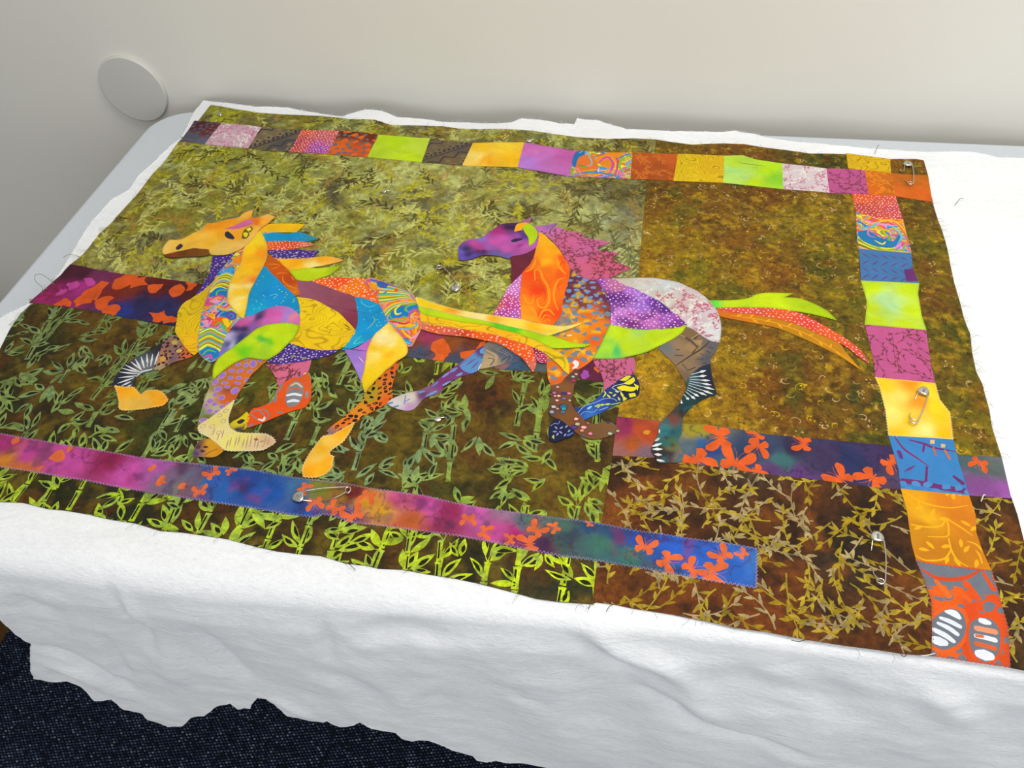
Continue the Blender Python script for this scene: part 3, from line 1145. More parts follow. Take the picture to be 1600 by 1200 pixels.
BAMBOO = [(150, 520, (82, 62, 18)), (60, 530, (38, 40, 12)), (100, 580, (72, 60, 14)), (40, 620, (34, 34, 10)), (150, 610, (84, 66, 14)), (200, 560, (78, 56, 14)), (120, 650, (46, 40, 14)), (260, 650, (50, 54, 20)), (60, 660, (40, 30, 10)), (320, 700, (40, 35, 8)), (450, 680, (58, 50, 12)), (420, 620, (80, 76, 20)),
          (520, 600, (58, 54, 20)), (560, 560, (48, 45, 20)), (540, 700, (76, 62, 12)), (620, 700, (68, 58, 12)), (700, 600, (74, 50, 12)), (760, 620, (84, 50, 12)), (650, 560, (68, 64, 28)), (700, 670, (88, 78, 24)), (760, 700, (74, 52, 12)), (820, 650, (74, 56, 12)), (830, 720, (90, 72, 20)), (900, 620, (58, 58, 15)),
          (880, 700, (72, 52, 12)), (900, 780, (108, 88, 12)), (850, 800, (98, 84, 12)), (700, 760, (58, 54, 24)), (780, 760, (55, 46, 15)), (930, 720, (60, 42, 10)), (200, 800, (30, 32, 18)), (100, 770, (32, 32, 12)), (300, 810, (55, 40, 12)), (400, 830, (40, 35, 15)), (500, 850, (45, 36, 12)), (600, 850, (68, 46, 12)), (700, 870, (45, 36, 12)), (800, 880, (44, 44, 28)), (880, 910, (40, 42, 24))]
BAMLEAF = [(100, 550, (122, 138, 82)), (200, 600, (112, 130, 60)), (60, 640, (128, 148, 76)), (250, 640, (130, 148, 88)), (400, 700, (126, 152, 82)), (500, 640, (138, 158, 78)), (560, 700, (128, 152, 105)), (700, 560, (148, 164, 40)), (800, 600, (122, 142, 58)), (650, 700, (125, 145, 90)), (760, 690, (130, 150, 80)),
           (720, 780, (140, 166, 58)), (850, 650, (130, 150, 60)), (900, 780, (150, 170, 50)), (50, 780, (166, 190, 40)), (200, 810, (164, 192, 32)), (400, 840, (172, 198, 48)), (600, 870, (182, 204, 30)), (750, 880, (192, 214, 22)), (880, 900, (198, 218, 20)), (150, 510, (110, 124, 60))]
GOLD = [(1050, 300, (95, 70, 15)), (1100, 330, (110, 80, 20)), (1200, 300, (100, 66, 15)), (1050, 380, (130, 106, 10)), (1020, 420, (140, 110, 6)), (1150, 380, (110, 76, 15)), (1250, 350, (124, 105, 20)), (1300, 380, (100, 90, 25)), (1280, 420, (70, 66, 16)), (1220, 430, (110, 72, 12)), (1180, 440, (130, 96, 25)),
        (1150, 460, (95, 85, 20)), (1080, 430, (110, 100, 20)), (1320, 460, (110, 96, 20)), (1320, 520, (90, 80, 20)), (1200, 540, (120, 86, 20)), (1150, 560, (140, 112, 15)), (1040, 580, (150, 120, 6)), (1000, 600, (160, 125, 6)), (1060, 640, (140, 112, 6)), (1150, 640, (130, 96, 10)), (1200, 600, (110, 72, 15)),
        (1250, 580, (100, 72, 20)), (1300, 600, (80, 56, 20)), (1340, 620, (55, 60, 15)), (1360, 660, (60, 60, 15)), (1300, 650, (100, 76, 15)), (1250, 650, (100, 66, 10)), (1230, 610, (62, 46, 15)), (1430, 330, (90, 70, 15)), (1440, 380, (100, 85, 20)), (1470, 430, (100, 80, 25)), (1460, 480, (95, 72, 25)), (1490, 520, (75, 75, 15)),
        (1490, 580, (100, 80, 25)), (1500, 620, (90, 80, 20)), (1520, 680, (110, 95, 20)), (1050, 230, (95, 75, 15)), (1150, 232, (110, 72, 20)), (1250, 245, (80, 66, 15)), (1290, 252, (60, 60, 15)), (1420, 262, (110, 72, 15))]
BROWN = [(970, 740, (60, 36, 10)), (1000, 760, (110, 62, 15)), (960, 800, (108, 60, 15)), (1050, 750, (60, 36, 15)), (1080, 770, (98, 60, 24)), (1150, 760, (55, 32, 10)), (1180, 750, (80, 60, 45)), (1030, 820, (76, 42, 10)), (1100, 830, (80, 46, 15)), (1150, 830, (50, 30, 8)), (1200, 800, (100, 60, 20)), (1250, 790, (85, 46, 15)),
         (1280, 820, (36, 22, 8)), (1220, 850, (80, 46, 15)), (1320, 800, (70, 42, 15)), (1380, 800, (60, 36, 10)), (1300, 880, (50, 40, 28)), (1340, 900, (55, 42, 30)), (1320, 860, (22, 20, 8)), (1400, 860, (60, 36, 10)), (1420, 930, (98, 56, 15)), (1250, 920, (98, 56, 20)), (1200, 960, (108, 60, 20)), (1300, 960, (70, 42, 20)),
         (1380, 980, (90, 52, 15)), (1100, 940, (108, 60, 20)), (1000, 920, (90, 52, 15)), (950, 920, (108, 64, 20)), (1050, 920, (104, 60, 20)), (1560, 830, (70, 46, 15)), (1560, 900, (74, 46, 15)), (1590, 950, (60, 36, 10)), (1590, 1020, (70, 50, 30))]
d_olive = blotch(field(OLIVE, 9, 3, 3, 1.2, 1.0), [((94, 88, 72), 22, .54, .12, .6, 51), ((186, 190, 110), 18, .57, .14, .5, 61), ((128, 112, 14), 20, .56, .14, .55, 71)])
d_bamboo = blotch(field(BAMBOO, 9, 3, 4, 1.2, 1.25), [((20, 22, 8), 20, .54, .16, .6, 52), ((112, 92, 16), 16, .53, .16, .65, 62), ((92, 50, 8), 26, .58, .14, .5, 72)])
d_gold = blotch(field(GOLD, 9, 3, 5, 1.12, 1.2), [((62, 40, 6), 9, .54, .14, .4, 53), ((186, 148, 12), 9, .58, .12, .5, 63), ((80, 84, 14), 24, .6, .12, .5, 73), ((120, 74, 8), 18, .55, .12, .5, 83)])
d_brown = blotch(field(BROWN, 9, 3, 6, .95, 1.25), [((22, 15, 6), 22, .54, .14, .65, 54), ((126, 70, 14), 24, .57, .14, .6, 64)])
f_bamleaf = blotch(field(BAMLEAF, 8, 3, 7), [((96, 128, 100), 12, .56, .12, .35, 55), ((70, 90, 20), 10, .60, .12, .5, 65)])
f_bamdark = blotch(field([(s[0], s[1], tuple(c * .62 for c in s[2])) for s in BAMBOO], 8, 3, 7), [])

# ---- shared edges (photo points)
TOP_L = [(329, 164), (365, 170), (400, 176), (450, 179), (500, 181), (545, 186), (585, 187), (610, 195), (650, 196), (692, 197), (750, 202), (800, 202), (830, 204), (850, 207), (900, 214), (950, 217), (990, 216), (1025, 218)]
TOP_R = [(1025, 218), (1050, 222), (1082, 226), (1132, 224), (1162, 225), (1200, 231), (1225, 234), (1267, 240), (1322, 241)]
ROW_T = [(304, 189), (346, 193), (409, 199), (472, 203), (531, 205), (592, 211), (672, 217), (739, 224), (819, 223), (897, 236), (988, 239), (1059, 241), (1131, 244), (1222, 256), (1291, 264), (1351, 266)]
ROW_B = [(282, 221), (320, 226), (388, 232), (451, 238), (510, 241), (574, 246), (659, 254), (722, 259), (809, 262), (890, 276), (985, 280), (1052, 283), (1130, 286), (1224, 296), (1296, 302), (1357, 304)]
LEFT = [(282, 221), (250, 264), (217, 300), (190, 330), (172, 350), (155, 365), (140, 385), (127, 400), (110, 413), (95, 430), (80, 443), (60, 465), (32, 490), (15, 515), (0, 545), (-40, 590), (-110, 668), (-215, 752)]
STRIP1_T = [(110, 413), (140, 419), (170, 425), (210, 430), (250, 435), (320, 445), (450, 465), (650, 505), (760, 520), (950, 552)]
STRIP1_B = [(45, 473), (90, 478), (140, 485), (220, 501), (275, 510), (450, 532), (640, 558), (708, 567), (780, 577), (855, 582), (944, 598), (962, 600)]
SEAM = [(1010, 288), (1005, 340), (997, 432), (985, 520), (975, 590), (965, 651), (957, 712), (940, 820), (925, 941)]
BOT_L = [(-215, 752), (-100, 772), (0, 784), (35, 785), (75, 795), (100, 797), (140, 804), (170, 811), (210, 817), (250, 829), (288, 832), (355, 842), (400, 854), (432, 861), (472, 866), (500, 868), (540, 880), (575, 884), (590, 888), (630, 890), (662, 896), (712, 904), (750, 912), (800, 925), (837, 935), (875, 940), (925, 944)]
BOT_R = [(925, 944), (932, 941), (962, 945), (990, 951), (1050, 960), (1100, 970), (1150, 981), (1200, 988), (1262, 1000), (1320, 1009), (1375, 1016), (1412, 1022), (1455, 1025)]
COL_L = [(1331, 303), (1337, 332), (1339, 375), (1342, 389), (1345, 439), (1354, 470), (1354, 480), (1351, 508), (1358, 535), (1364, 560), (1367, 590), (1374, 605), (1383, 640), (1388, 681), (1395, 705), (1404, 735), (1407, 764), (1417, 800), (1424, 850), (1431, 876), (1441, 900), (1455, 940), (1456, 985), (1455, 1025)]
COL_R = [(1399, 306), (1411, 343), (1424, 396), (1426, 420), (1436, 443), (1434, 460), (1440, 495), (1447, 516), (1450, 540), (1454, 570), (1461, 599), (1468, 625), (1484, 645), (1489, 687), (1497, 720), (1505, 745), (1514, 775), (1524, 805), (1525, 832), (1535, 862), (1549, 892), (1560, 928), (1575, 982), (1578, 1043)]
EDGE_R = [(1457, 316), (1465, 342), (1472, 360), (1482, 397), (1491, 442), (1500, 472), (1507, 500), (1516, 522), (1519, 550), (1525, 580), (1535, 600), (1540, 620), (1546, 640), (1550, 667), (1557, 690), (1565, 714)]
STRIP3_T = [(964, 651), (1034, 658), (1065, 662), (1112, 665), (1200, 679), (1300, 688), (1392, 697)]
STRIP3_B = [(957, 712), (1020, 715), (1062, 722), (1100, 727), (1197, 741), (1300, 753), (1408, 765)]


def shift(p, dx, dy): return [(a + dx, b + dy) for a, b in p]


def poly_mm(*lists):
    return plane_mm([q for l in lists for q in l])


# ---- background panels
def olive_cols(p, rng):
    px, py = p
    r = rng.random(); k = rng.uniform(.55, .95)
    dark = wash((70, 58, 16), d_olive, k); lite = wash((192, 192, 104), d_olive, k); yel = wash((176, 168, 22), d_olive, k); rust = wash((158, 122, 44), d_olive, k * .8)
    right = px > -130 and py < 960
    if right and r < .62: return (wash((74, 62, 20), d_olive, .85), wash((84, 72, 22), d_olive, k))
    if r < .34: return (lite, lite)
    if r < .62: return (yel, yel)
    if r < .76: return (rust, rust)
    return (dark, dark)


o = TOP_L + [(1022, 245)] + shift(ROW_T[:11], 0, 7)[::-1]
Q('border_panel', o, 0, d_olive, vines(plane_mm(o), RNG, 16, olive_cols, (22, 44), 12.5, 3.1, 7, 1.1), F_BATIK, smooth=False, label='olive leaf-print border along the top edge')
o = shift(ROW_B[:11], 0, -7) + [(1016, 284)] + shift(SEAM[:5], 5, 0) + STRIP1_T[::-1][1:] + LEFT[1:9][::-1]
o[-1] = (266, 240)
o = [(286, 214)] + o
Q('background_panel', o, 0, d_olive, vines(plane_mm(o), RNG, 15, olive_cols, (28, 56), 13.5, 3.3, 8, 1.1), F_BATIK, smooth=False, label='light olive leaf-print panel behind the horses', spacing=3.6)
o = TOP_R + [(1328, 241), (1328, 264)] + shift(ROW_T[10:15], 0, 7)[::-1] + [(1022, 245)]
TAN = [wash((184, 152, 90), d_gold, .7), wash((200, 164, 14), d_gold, .75), wash((160, 128, 34), d_gold, .7), wash((206, 176, 116), d_gold, .7), wash((50, 36, 8), d_gold, .6)]
Q('border_panel', o, 0, d_gold, curls(plane_mm(o), RNG, 16, TAN), F_GOLD, smooth=False, label='brown border above the bright squares')
o = [(1010, 276)] + shift(ROW_B[11:], 0, -6) + COL_L[:1] + [(a + 6, b) for a, b in COL_L[1:15]] + STRIP3_T[::-1][1:] + SEAM[1:6][::-1]
Q('background_panel', o, 0.5, d_gold, curls(plane_mm(o), RNG, 11.5, TAN), F_GOLD, smooth=False, label='gold and brown mottled panel with tan curls', spacing=2.2)
o = [(1396, 300), (1457, 312)] + EDGE_R + [(1500, 716)] + [(a - 6, b) for a, b in COL_R[1:15]][::-1]
Q('border_panel', o, 0, d_gold, curls(plane_mm(o), RNG, 14, TAN), F_GOLD, smooth=False, label='gold-brown border down the right edge')
o = shift(STRIP1_B, 0, -5)[::-1] + LEFT[11:] + BOT_L[1:-1] + [(928, 944)] + shift(SEAM[5:8], 6, 0)[::-1] + [(972, 645), (968, 600)]
Q('background_panel', o, 0, d_bamboo, bamboo(plane_mm(o), RNG, f_bamleaf, f_bamdark), F_BATIK, smooth=False, label='dark bamboo-print panel under the horses', spacing=3.6)


def brown_cols(p, rng):
    r = rng.random(); k = rng.uniform(.7, 1.0)
    if r < .4: c = wash((176, 152, 40), d_brown, k)
    elif r < .75: c = wash((170, 150, 100), d_brown, k)
    else: c = wash((160, 132, 14), d_brown, k)
    return (c, c)


o = shift(STRIP3_B, 0, -5) + [(a + 6, b) for a, b in COL_L[16:]] + BOT_R[::-1] + SEAM[6:8][::-1]
Q('background_panel', o, 0.5, d_brown, vines(plane_mm(o), RNG, 14.5, brown_cols, (26, 54), 10, 3.3, 5, 1.5), F_BATIK, smooth=False, label='rust brown panel with tan branches', spacing=3.6)
o = [(1508, 772), (1580, 776), (1590, 805), (1600, 845), (1625, 940), (1655, 1056), (1600, 1047), (1578, 1043)] + [(a - 6, b) for a, b in COL_R[17:23]][::-1]
Q('border_panel', o, 0, d_brown, vines(plane_mm(o), RNG, 15, brown_cols, (24, 44), 9.5, 3.0, 5, 1.4), F_BATIK, smooth=False, label='brown branch-print border at the lower right')

# ---- dyed butterfly strips
STRIP1_D = [(100, 425, (66, 20, 34)), (85, 455, (150, 30, 92)), (130, 445, (160, 42, 122)), (170, 460, (120, 30, 20)), (200, 450, (120, 40, 12)), (250, 445, (90, 22, 18)), (300, 455, (80, 24, 22)), (220, 475, (34, 34, 78)), (260, 480, (38, 40, 92)), (180, 490, (30, 50, 130)), (280, 500, (34, 34, 60)),
            (130, 425, (70, 18, 40)), (150, 435, (110, 40, 80)), (670, 522, (150, 50, 84)), (700, 535, (138, 70, 20)), (650, 550, (70, 76, 96)), (720, 562, (58, 70, 90)), (640, 535, (130, 60, 20)), (745, 540, (110, 50, 16)), (800, 565, (58, 88, 120)), (850, 575, (80, 90, 92)), (820, 560, (60, 80, 100)), (920, 585, (100, 30, 62))]
b = []
for p in ((150, 455, 30), (190, 440, 34), (215, 440, 26), (128, 470, 24), (100, 472, 20), (160, 474, 22), (178, 484, 24), (250, 495, 26), (280, 452, 22), (244, 450, 22), (268, 500, 16), (300, 446, 18)):
    b += splash(p[0], p[1], p[2] * 1.35, (212, 84, 22), RNG)
for p in ((112, 446, 20), (140, 440, 22), (96, 456, 14)): b += splash(*p, (186, 66, 146), RNG)
for p in ((690, 546, 40), (736, 558, 34), (752, 543, 22), (690, 556, 26)): b += splash(*p, (218, 92, 22), RNG)
b += splash(788, 570, 22, (140, 96, 96), RNG) + splash(806, 562, 14, (150, 90, 92), RNG) + splash(914, 586, 17, (164, 76, 170), RNG) + splash(932, 578, 9, (226, 110, 30), RNG)
Q('dyed_strip', STRIP1_T + STRIP1_B[::-1] + LEFT[9:11][::-1], 1, veins(field(STRIP1_D, 7, 3.5, 8), (50, 16, 30)), b, F_STRIP, smooth=False, stitch=None, label='purple and rust butterfly-print strip behind the horses', spacing=1.8)

STRIP2_D = [(-50, 690, (170, 60, 120)), (0, 700, (160, 45, 110)), (5, 725, (196, 120, 36)), (50, 710, (186, 64, 140)), (40, 728, (192, 100, 44)), (100, 720, (192, 72, 152)), (172, 722, (136, 26, 70)), (200, 740, (198, 78, 162)), (250, 725, (172, 86, 164)), (265, 745, (128, 100, 130)), (280, 730, (84, 56, 84)), (275, 762, (120, 112, 110)), (300, 748, (70, 110, 130)),
            (330, 748, (36, 88, 170)), (350, 770, (38, 94, 170)), (380, 755, (30, 66, 146)), (430, 765, (24, 84, 168)), (480, 800, (34, 84, 166)), (470, 758, (60, 104, 150)), (505, 760, (124, 126, 40)), (530, 765, (150, 110, 30)), (552, 765, (112, 30, 30)), (570, 785, (214, 146, 30)), (600, 797, (212, 150, 30)), (540, 806, (56, 78, 140)), (620, 780, (202, 84, 132)),
            (660, 790, (198, 74, 154)), (700, 800, (150, 36, 86)), (690, 820, (146, 44, 84)), (640, 815, (190, 92, 42)), (740, 800, (200, 88, 164)), (780, 832, (190, 72, 142)), (790, 803, (150, 110, 142)), (820, 820, (90, 100, 112)), (830, 815, (80, 120, 102)), (850, 850, (86, 40, 66)), (805, 835, (170, 40, 110)), (880, 822, (72, 102, 92)), (890, 842, (60, 88, 82)), (940, 850, (60, 110, 96)),
            (930, 826, (40, 70, 112)), (970, 836, (38, 60, 112)), (990, 870, (60, 112, 96)), (1000, 846, (44, 70, 152)), (1030, 866, (40, 82, 162)), (1050, 850, (38, 90, 190)), (1100, 870, (44, 96, 196)), (1150, 890, (40, 96, 188)), (1175, 880, (56, 108, 184)), (1020, 884, (70, 92, 112))]
d_s2 = blotch(field(STRIP2_D, 7, 3.5, 9), [((150, 30, 80), 22, .60, .10, .35, 56), ((40, 40, 84), 18, .62, .10, .45, 66)])
d_s2 = veins(d_s2, (70, 30, 70), 18, .03, .55)
b = []
ORG = (226, 104, 52)
for p in ((25, 687, 12), (90, 714, 22), (110, 702, 10), (236, 733, 12), (253, 752, 16), (285, 760, 12), (62, 732, 12)): b += splash(*p, (222, 106, 56), RNG)
for p in ((312, 768, 20), (332, 740, 22), (360, 735, 14), (475, 763, 18), (492, 786, 22), (522, 794, 22), (552, 805, 28), (575, 775, 22), (732, 811, 20), (757, 831, 20), (797, 843, 16), (838, 828, 24), (867, 824, 16), (826, 851, 28),
          (1008, 854, 26), (1043, 876, 28), (1082, 889, 26), (1128, 868, 26), (1160, 866, 15), (1115, 896, 32), (920, 818, 10)): b += butterfly(*p, ORG, RNG)
STR2_T = [(-90, 664), (-30, 672), (10, 679), (100, 695), (175, 707), (250, 719), (300, 724), (400, 735), (460, 746), (495, 750), (540, 755), (585, 764), (625, 769), (662, 774), (712, 786), (762, 795), (800, 800), (900, 812), (950, 820), (1000, 830), (1075, 841), (1150, 851), (1183, 857)]
STR2_B = [(1182, 919), (1107, 907), (1025, 892), (937, 877), (875, 869), (800, 854), (712, 837), (650, 829), (590, 821), (550, 817), (520, 806), (505, 804), (487, 808), (450, 804), (400, 795), (292, 779), (200, 764), (100, 746), (37, 735), (0, 730), (-130, 706)]
Q('dyed_strip', STR2_T + STR2_B, 1, d_s2, b, F_STRIP, smooth=False, stitch=(176, 160, 196), label='long pink and blue butterfly-print strip along the front edge', spacing=1.7)

STRIP3_D = [(975, 665, (150, 40, 84)), (1000, 670, (176, 70, 30)), (990, 695, (176, 84, 24)), (1020, 680, (180, 70, 24)), (1010, 712, (120, 92, 104)), (970, 706, (150, 96, 92)), (1080, 668, (154, 140, 20)), (1100, 668, (150, 140, 30)), (1075, 692, (84, 100, 110)), (1100, 690, (40, 92, 142)), (1110, 700, (40, 60, 120)), (1140, 735, (40, 100, 108)), (1170, 710, (40, 56, 92)), (1200, 700, (48, 60, 92)),
            (1220, 720, (58, 108, 108)), (1250, 742, (92, 52, 112)), (1240, 700, (50, 40, 72)), (1300, 715, (60, 46, 82)), (1330, 720, (36, 46, 92)), (1380, 710, (60, 42, 84)), (1400, 750, (80, 60, 92)), (1210, 735, (90, 60, 110))]
b = []
O3 = (224, 92, 30)
for p in ((1124, 684, 38), (1089, 720, 40), (1150, 722, 42), (1184, 698, 30), (1180, 738, 26), (1182, 680, 22), (1254, 693, 28), (1312, 747, 34), (1362, 748, 36), (1393, 724, 28)): b += butterfly(*p, O3, RNG)
b += splash(1010, 676, 9, (214, 140, 30), RNG)
Q('dyed_strip', STRIP3_T + [(1404, 730)] + STRIP3_B[::-1], 1, veins(field(STRIP3_D, 6, 3.5, 10), (30, 30, 60)), b, F_STRIP, smooth=False, label='dark butterfly-print strip below the gold panel', spacing=1.8)
Q('dyed_strip', [(1494, 711), (1565, 715), (1572, 745), (1580, 779), (1508, 774)], 1, field([(1520, 725, (72, 96, 100)), (1550, 730, (92, 104, 100)), (1530, 760, (132, 72, 140)), (1565, 770, (154, 84, 164))], 6), butterfly(1530, 724, 22, O3, RNG), F_STRIP, smooth=False, label='grey to mauve end of the butterfly-print strip', spacing=3)

# ---- the bright squares
PINKV = (198, 92, 138); VINE = (120, 50, 62)
def pinkvine(o, seed, d=8.5, L=(12, 24)):
    return vines(plane_mm(o), random.Random(seed), d * 1.25, lambda p, r: ((130, 60, 74), (124, 56, 66)), (L[0] * 1.4, L[1] * 1.3), 6, 1.6, 5, .8)
def cream(o, seed):
    return vines(plane_mm(o), random.Random(seed), 6.5, lambda p, r: ((206, 150, 166), (198, 120, 146)) if r.random() < .6 else ((236, 230, 214), (238, 234, 220)), (8, 18), 5, 1.5, 4, .7)
def orangevine(o, seed, c=(232, 140, 24)):
    return vines(plane_mm(o), random.Random(seed), 11, lambda p, r: (c, c), (14, 28), 8, 2.2, 5, .9)
DOT_D = lambda *s: blotch(field(list(s), 5), [((226, 90, 36), 14, .56, .1, .6, 57), ((160, 40, 80), 12, .60, .1, .5, 67)])


PSY = [(236, 120, 30), (246, 186, 20), (232, 96, 30), (206, 76, 150), (240, 150, 190), (60, 160, 214), (24, 110, 190), (246, 170, 30), (110, 176, 40), (240, 230, 70), (230, 110, 40), (90, 180, 210)]


def sq(i): return [ROW_T[i], ROW_T[i + 1], ROW_B[i + 1], ROW_B[i]]


def patch(o, dye, prints, label, mat=None, stitch=None, sp=3):
    return Q('square_patch', o, 2, dye, prints, mat or F_PRINT, smooth=False, label=label, stitch=stitch, spacing=sp)


LIME = (196, 222, 12); YEL = (246, 200, 14)
o = sq(0); patch(o, [(315, 195, (84, 30, 34)), (330, 205, (110, 34, 24)), (300, 215, (84, 84, 100)), (320, 222, (100, 100, 118))], cells(plane_mm(o), RNG, 7, (92, 92, 108)), 'dark maroon and grey square')
o = sq(1); patch(o, (206, 170, 182), cream(o, 1), 'cream square with pink vines')
o = sq(2); patch(o, [(420, 205, (120, 104, 74)), (445, 225, (84, 78, 78)), (460, 210, (104, 92, 78)), (400, 228, (112, 98, 70))], tribal(plane_mm(o), RNG, (136, 118, 84), (58, 50, 56)), 'brown-grey zigzag square')
o = sq(3); patch(o, DOT_D((480, 208, (226, 92, 44)), (515, 212, (206, 96, 92)), (500, 232, (170, 72, 170)), (465, 232, (206, 70, 60))), dots(plane_mm(o), RNG, 4.6, 1.0, (250, 206, 214)), 'red and pink dotted square')
o = sq(4); patch(o, [(545, 210, (84, 40, 30)), (580, 215, (112, 40, 24)), (530, 230, (226, 104, 20)), (560, 236, (212, 84, 24))], cells(plane_mm(o), RNG, 8, (112, 104, 106)) + cells(plane_mm(o), random.Random(5), 12, (228, 100, 22)), 'rust and grey pebble-print square')
o = sq(5); patch(o, [(620, 225, (186, 220, 10)), (650, 232, (200, 226, 60)), (590, 240, (186, 214, 40)), (640, 245, (194, 222, 10))], (), 'lime green square between brown squares', F_HAND)
o = sq(6); patch(o, [(690, 228, (110, 96, 72)), (720, 235, (96, 84, 72)), (680, 250, (104, 92, 64)), (710, 250, (112, 92, 58))], tribal(plane_mm(o), RNG, (124, 106, 72), (62, 52, 58)), 'brown-grey zigzag square beside the lime square')
o = sq(7); patch(o, [(750, 232, (246, 196, 30)), (760, 250, (246, 176, 10)), (790, 230, (250, 210, 50)), (745, 245, (250, 220, 110)), (800, 250, (246, 190, 10))], (), 'warm yellow square', F_HAND)
o = sq(8); patch(o, [(830, 235, (204, 110, 180)), (860, 250, (196, 110, 186)), (880, 245, (200, 96, 170)), (825, 255, (180, 120, 206))], (), 'mauve pink square', F_HAND)
o = sq(9)
b = [G([(900, 238), (914, 236), (912, 252), (898, 262), (893, 254)], (40, 110, 176)), G([(905, 246), (925, 242), (935, 262), (915, 275), (898, 268)], (226, 120, 40)), S([(905, 240), (915, 236), (925, 256), (912, 262)], 1.5, 1, (110, 196, 210), 3), S([(918, 262), (900, 258)], 2, 1, (70, 150, 60), 4),
     G([(940, 240), (975, 238), (968, 262), (945, 262), (930, 252)], (232, 140, 20)), S([(950, 278), (958, 256), (948, 246), (934, 256)], 3, 2, (206, 80, 150), 7), S([(952, 276), (962, 258), (954, 246)], 1, 1, (240, 170, 60), 3), S([(960, 276), (966, 256), (962, 246)], 2, 2, (206, 70, 110), 5), S([(936, 262), (935, 270), (946, 274)], 1, 1, (244, 190, 210), 4),
     S([(900, 272), (930, 270), (955, 274), (972, 280)], 3, 2, (40, 140, 200), 6), S([(908, 268), (935, 266), (962, 270)], 1, 1, (240, 200, 40), 2), S([(986, 244), (972, 250), (968, 262), (978, 268), (984, 258)], 3, 2, (130, 190, 30), 5), S([(984, 240), (962, 250)], 1.5, 1.5, (40, 130, 190), 5), S([(986, 248), (974, 256)], 1, 1, (240, 230, 60), 2),
     S([(976, 270), (984, 264)], 4, 4, (206, 90, 60)), S([(893, 272), (902, 264), (908, 274)], 2, 2, (230, 130, 150), 4), S([(928, 246), (944, 240), (930, 238)], 1.5, 1, (60, 80, 150), 3), S([(975, 262), (966, 272), (982, 276)], 2, 1, (214, 110, 170), 4)]
patch(o, marble(PSY, 15, 26, 3), b, 'square with a psychedelic swirl print in the top row', sp=.8)
o = sq(10); patch(o, [(1000, 250, (180, 84, 20)), (1030, 262, (166, 76, 20)), (1000, 272, (170, 74, 18)), (1045, 250, (196, 90, 24))], orangevine(o, 4, (204, 110, 30)), 'rust orange vine-print square')
o = sq(11); patch(o, grain(field([(1075, 255, (220, 186, 10)), (1110, 262, (226, 180, 10)), (1080, 275, (232, 196, 10))]), (150, 116, 6), 20, 12), (), 'yellow woodgrain-print square', sp=.8)
o = [ROW_T[12], (1160, 243), (1182, 250), ROW_T[13], ROW_B[13], ROW_B[12]]; patch(o, [(1150, 258, (190, 222, 40)), (1162, 275, (180, 222, 110)), (1200, 265, (180, 224, 10)), (1215, 280, (140, 206, 40)), (1180, 285, (190, 220, 10)), (1148, 265, (170, 220, 120))], (), 'lime green square beside the cream square', F_HAND)
o = sq(13); patch(o, (216, 200, 204), cream(o, 2), 'pale cream square with pink swirls')
o = sq(14); patch(o, (190, 84, 140), pinkvine(o, 3), 'magenta vine-print square in the top row')
o = [(1351, 266), (1392, 271), (1399, 307), (1357, 304)]; patch(o, [(1370, 280, (196, 110, 14)), (1360, 295, (216, 104, 10)), (1385, 290, (186, 100, 14))], orangevine(o, 5, (236, 130, 14)), 'orange leaf-print corner square')
o = [(1392, 271), (1450, 275), (1457, 316), (1399, 307)]; patch(o, [(1410, 285, (186, 100, 12)), (1440, 300, (216, 96, 14)), (1405, 300, (220, 104, 20)), (1440, 284, (186, 104, 14))], orangevine(o, 6, (214, 104, 14)), 'burnt orange square on the right edge')
o = [(1322, 240), (1391, 249), (1392, 271), (1351, 267), (1325, 264)]; patch(o, grain(field((222, 178, 10)), (120, 90, 8), 22, 11, .2, .85, 9), (), 'yellow woodgrain square on the top edge', sp=.8)
o = [(1391, 249), (1430, 249), (1443, 251), (1450, 275), (1392, 271)]; patch(o, d_gold, curls(plane_mm(o), RNG, 16, TAN), 'brown square at the top right corner', F_GOLD)
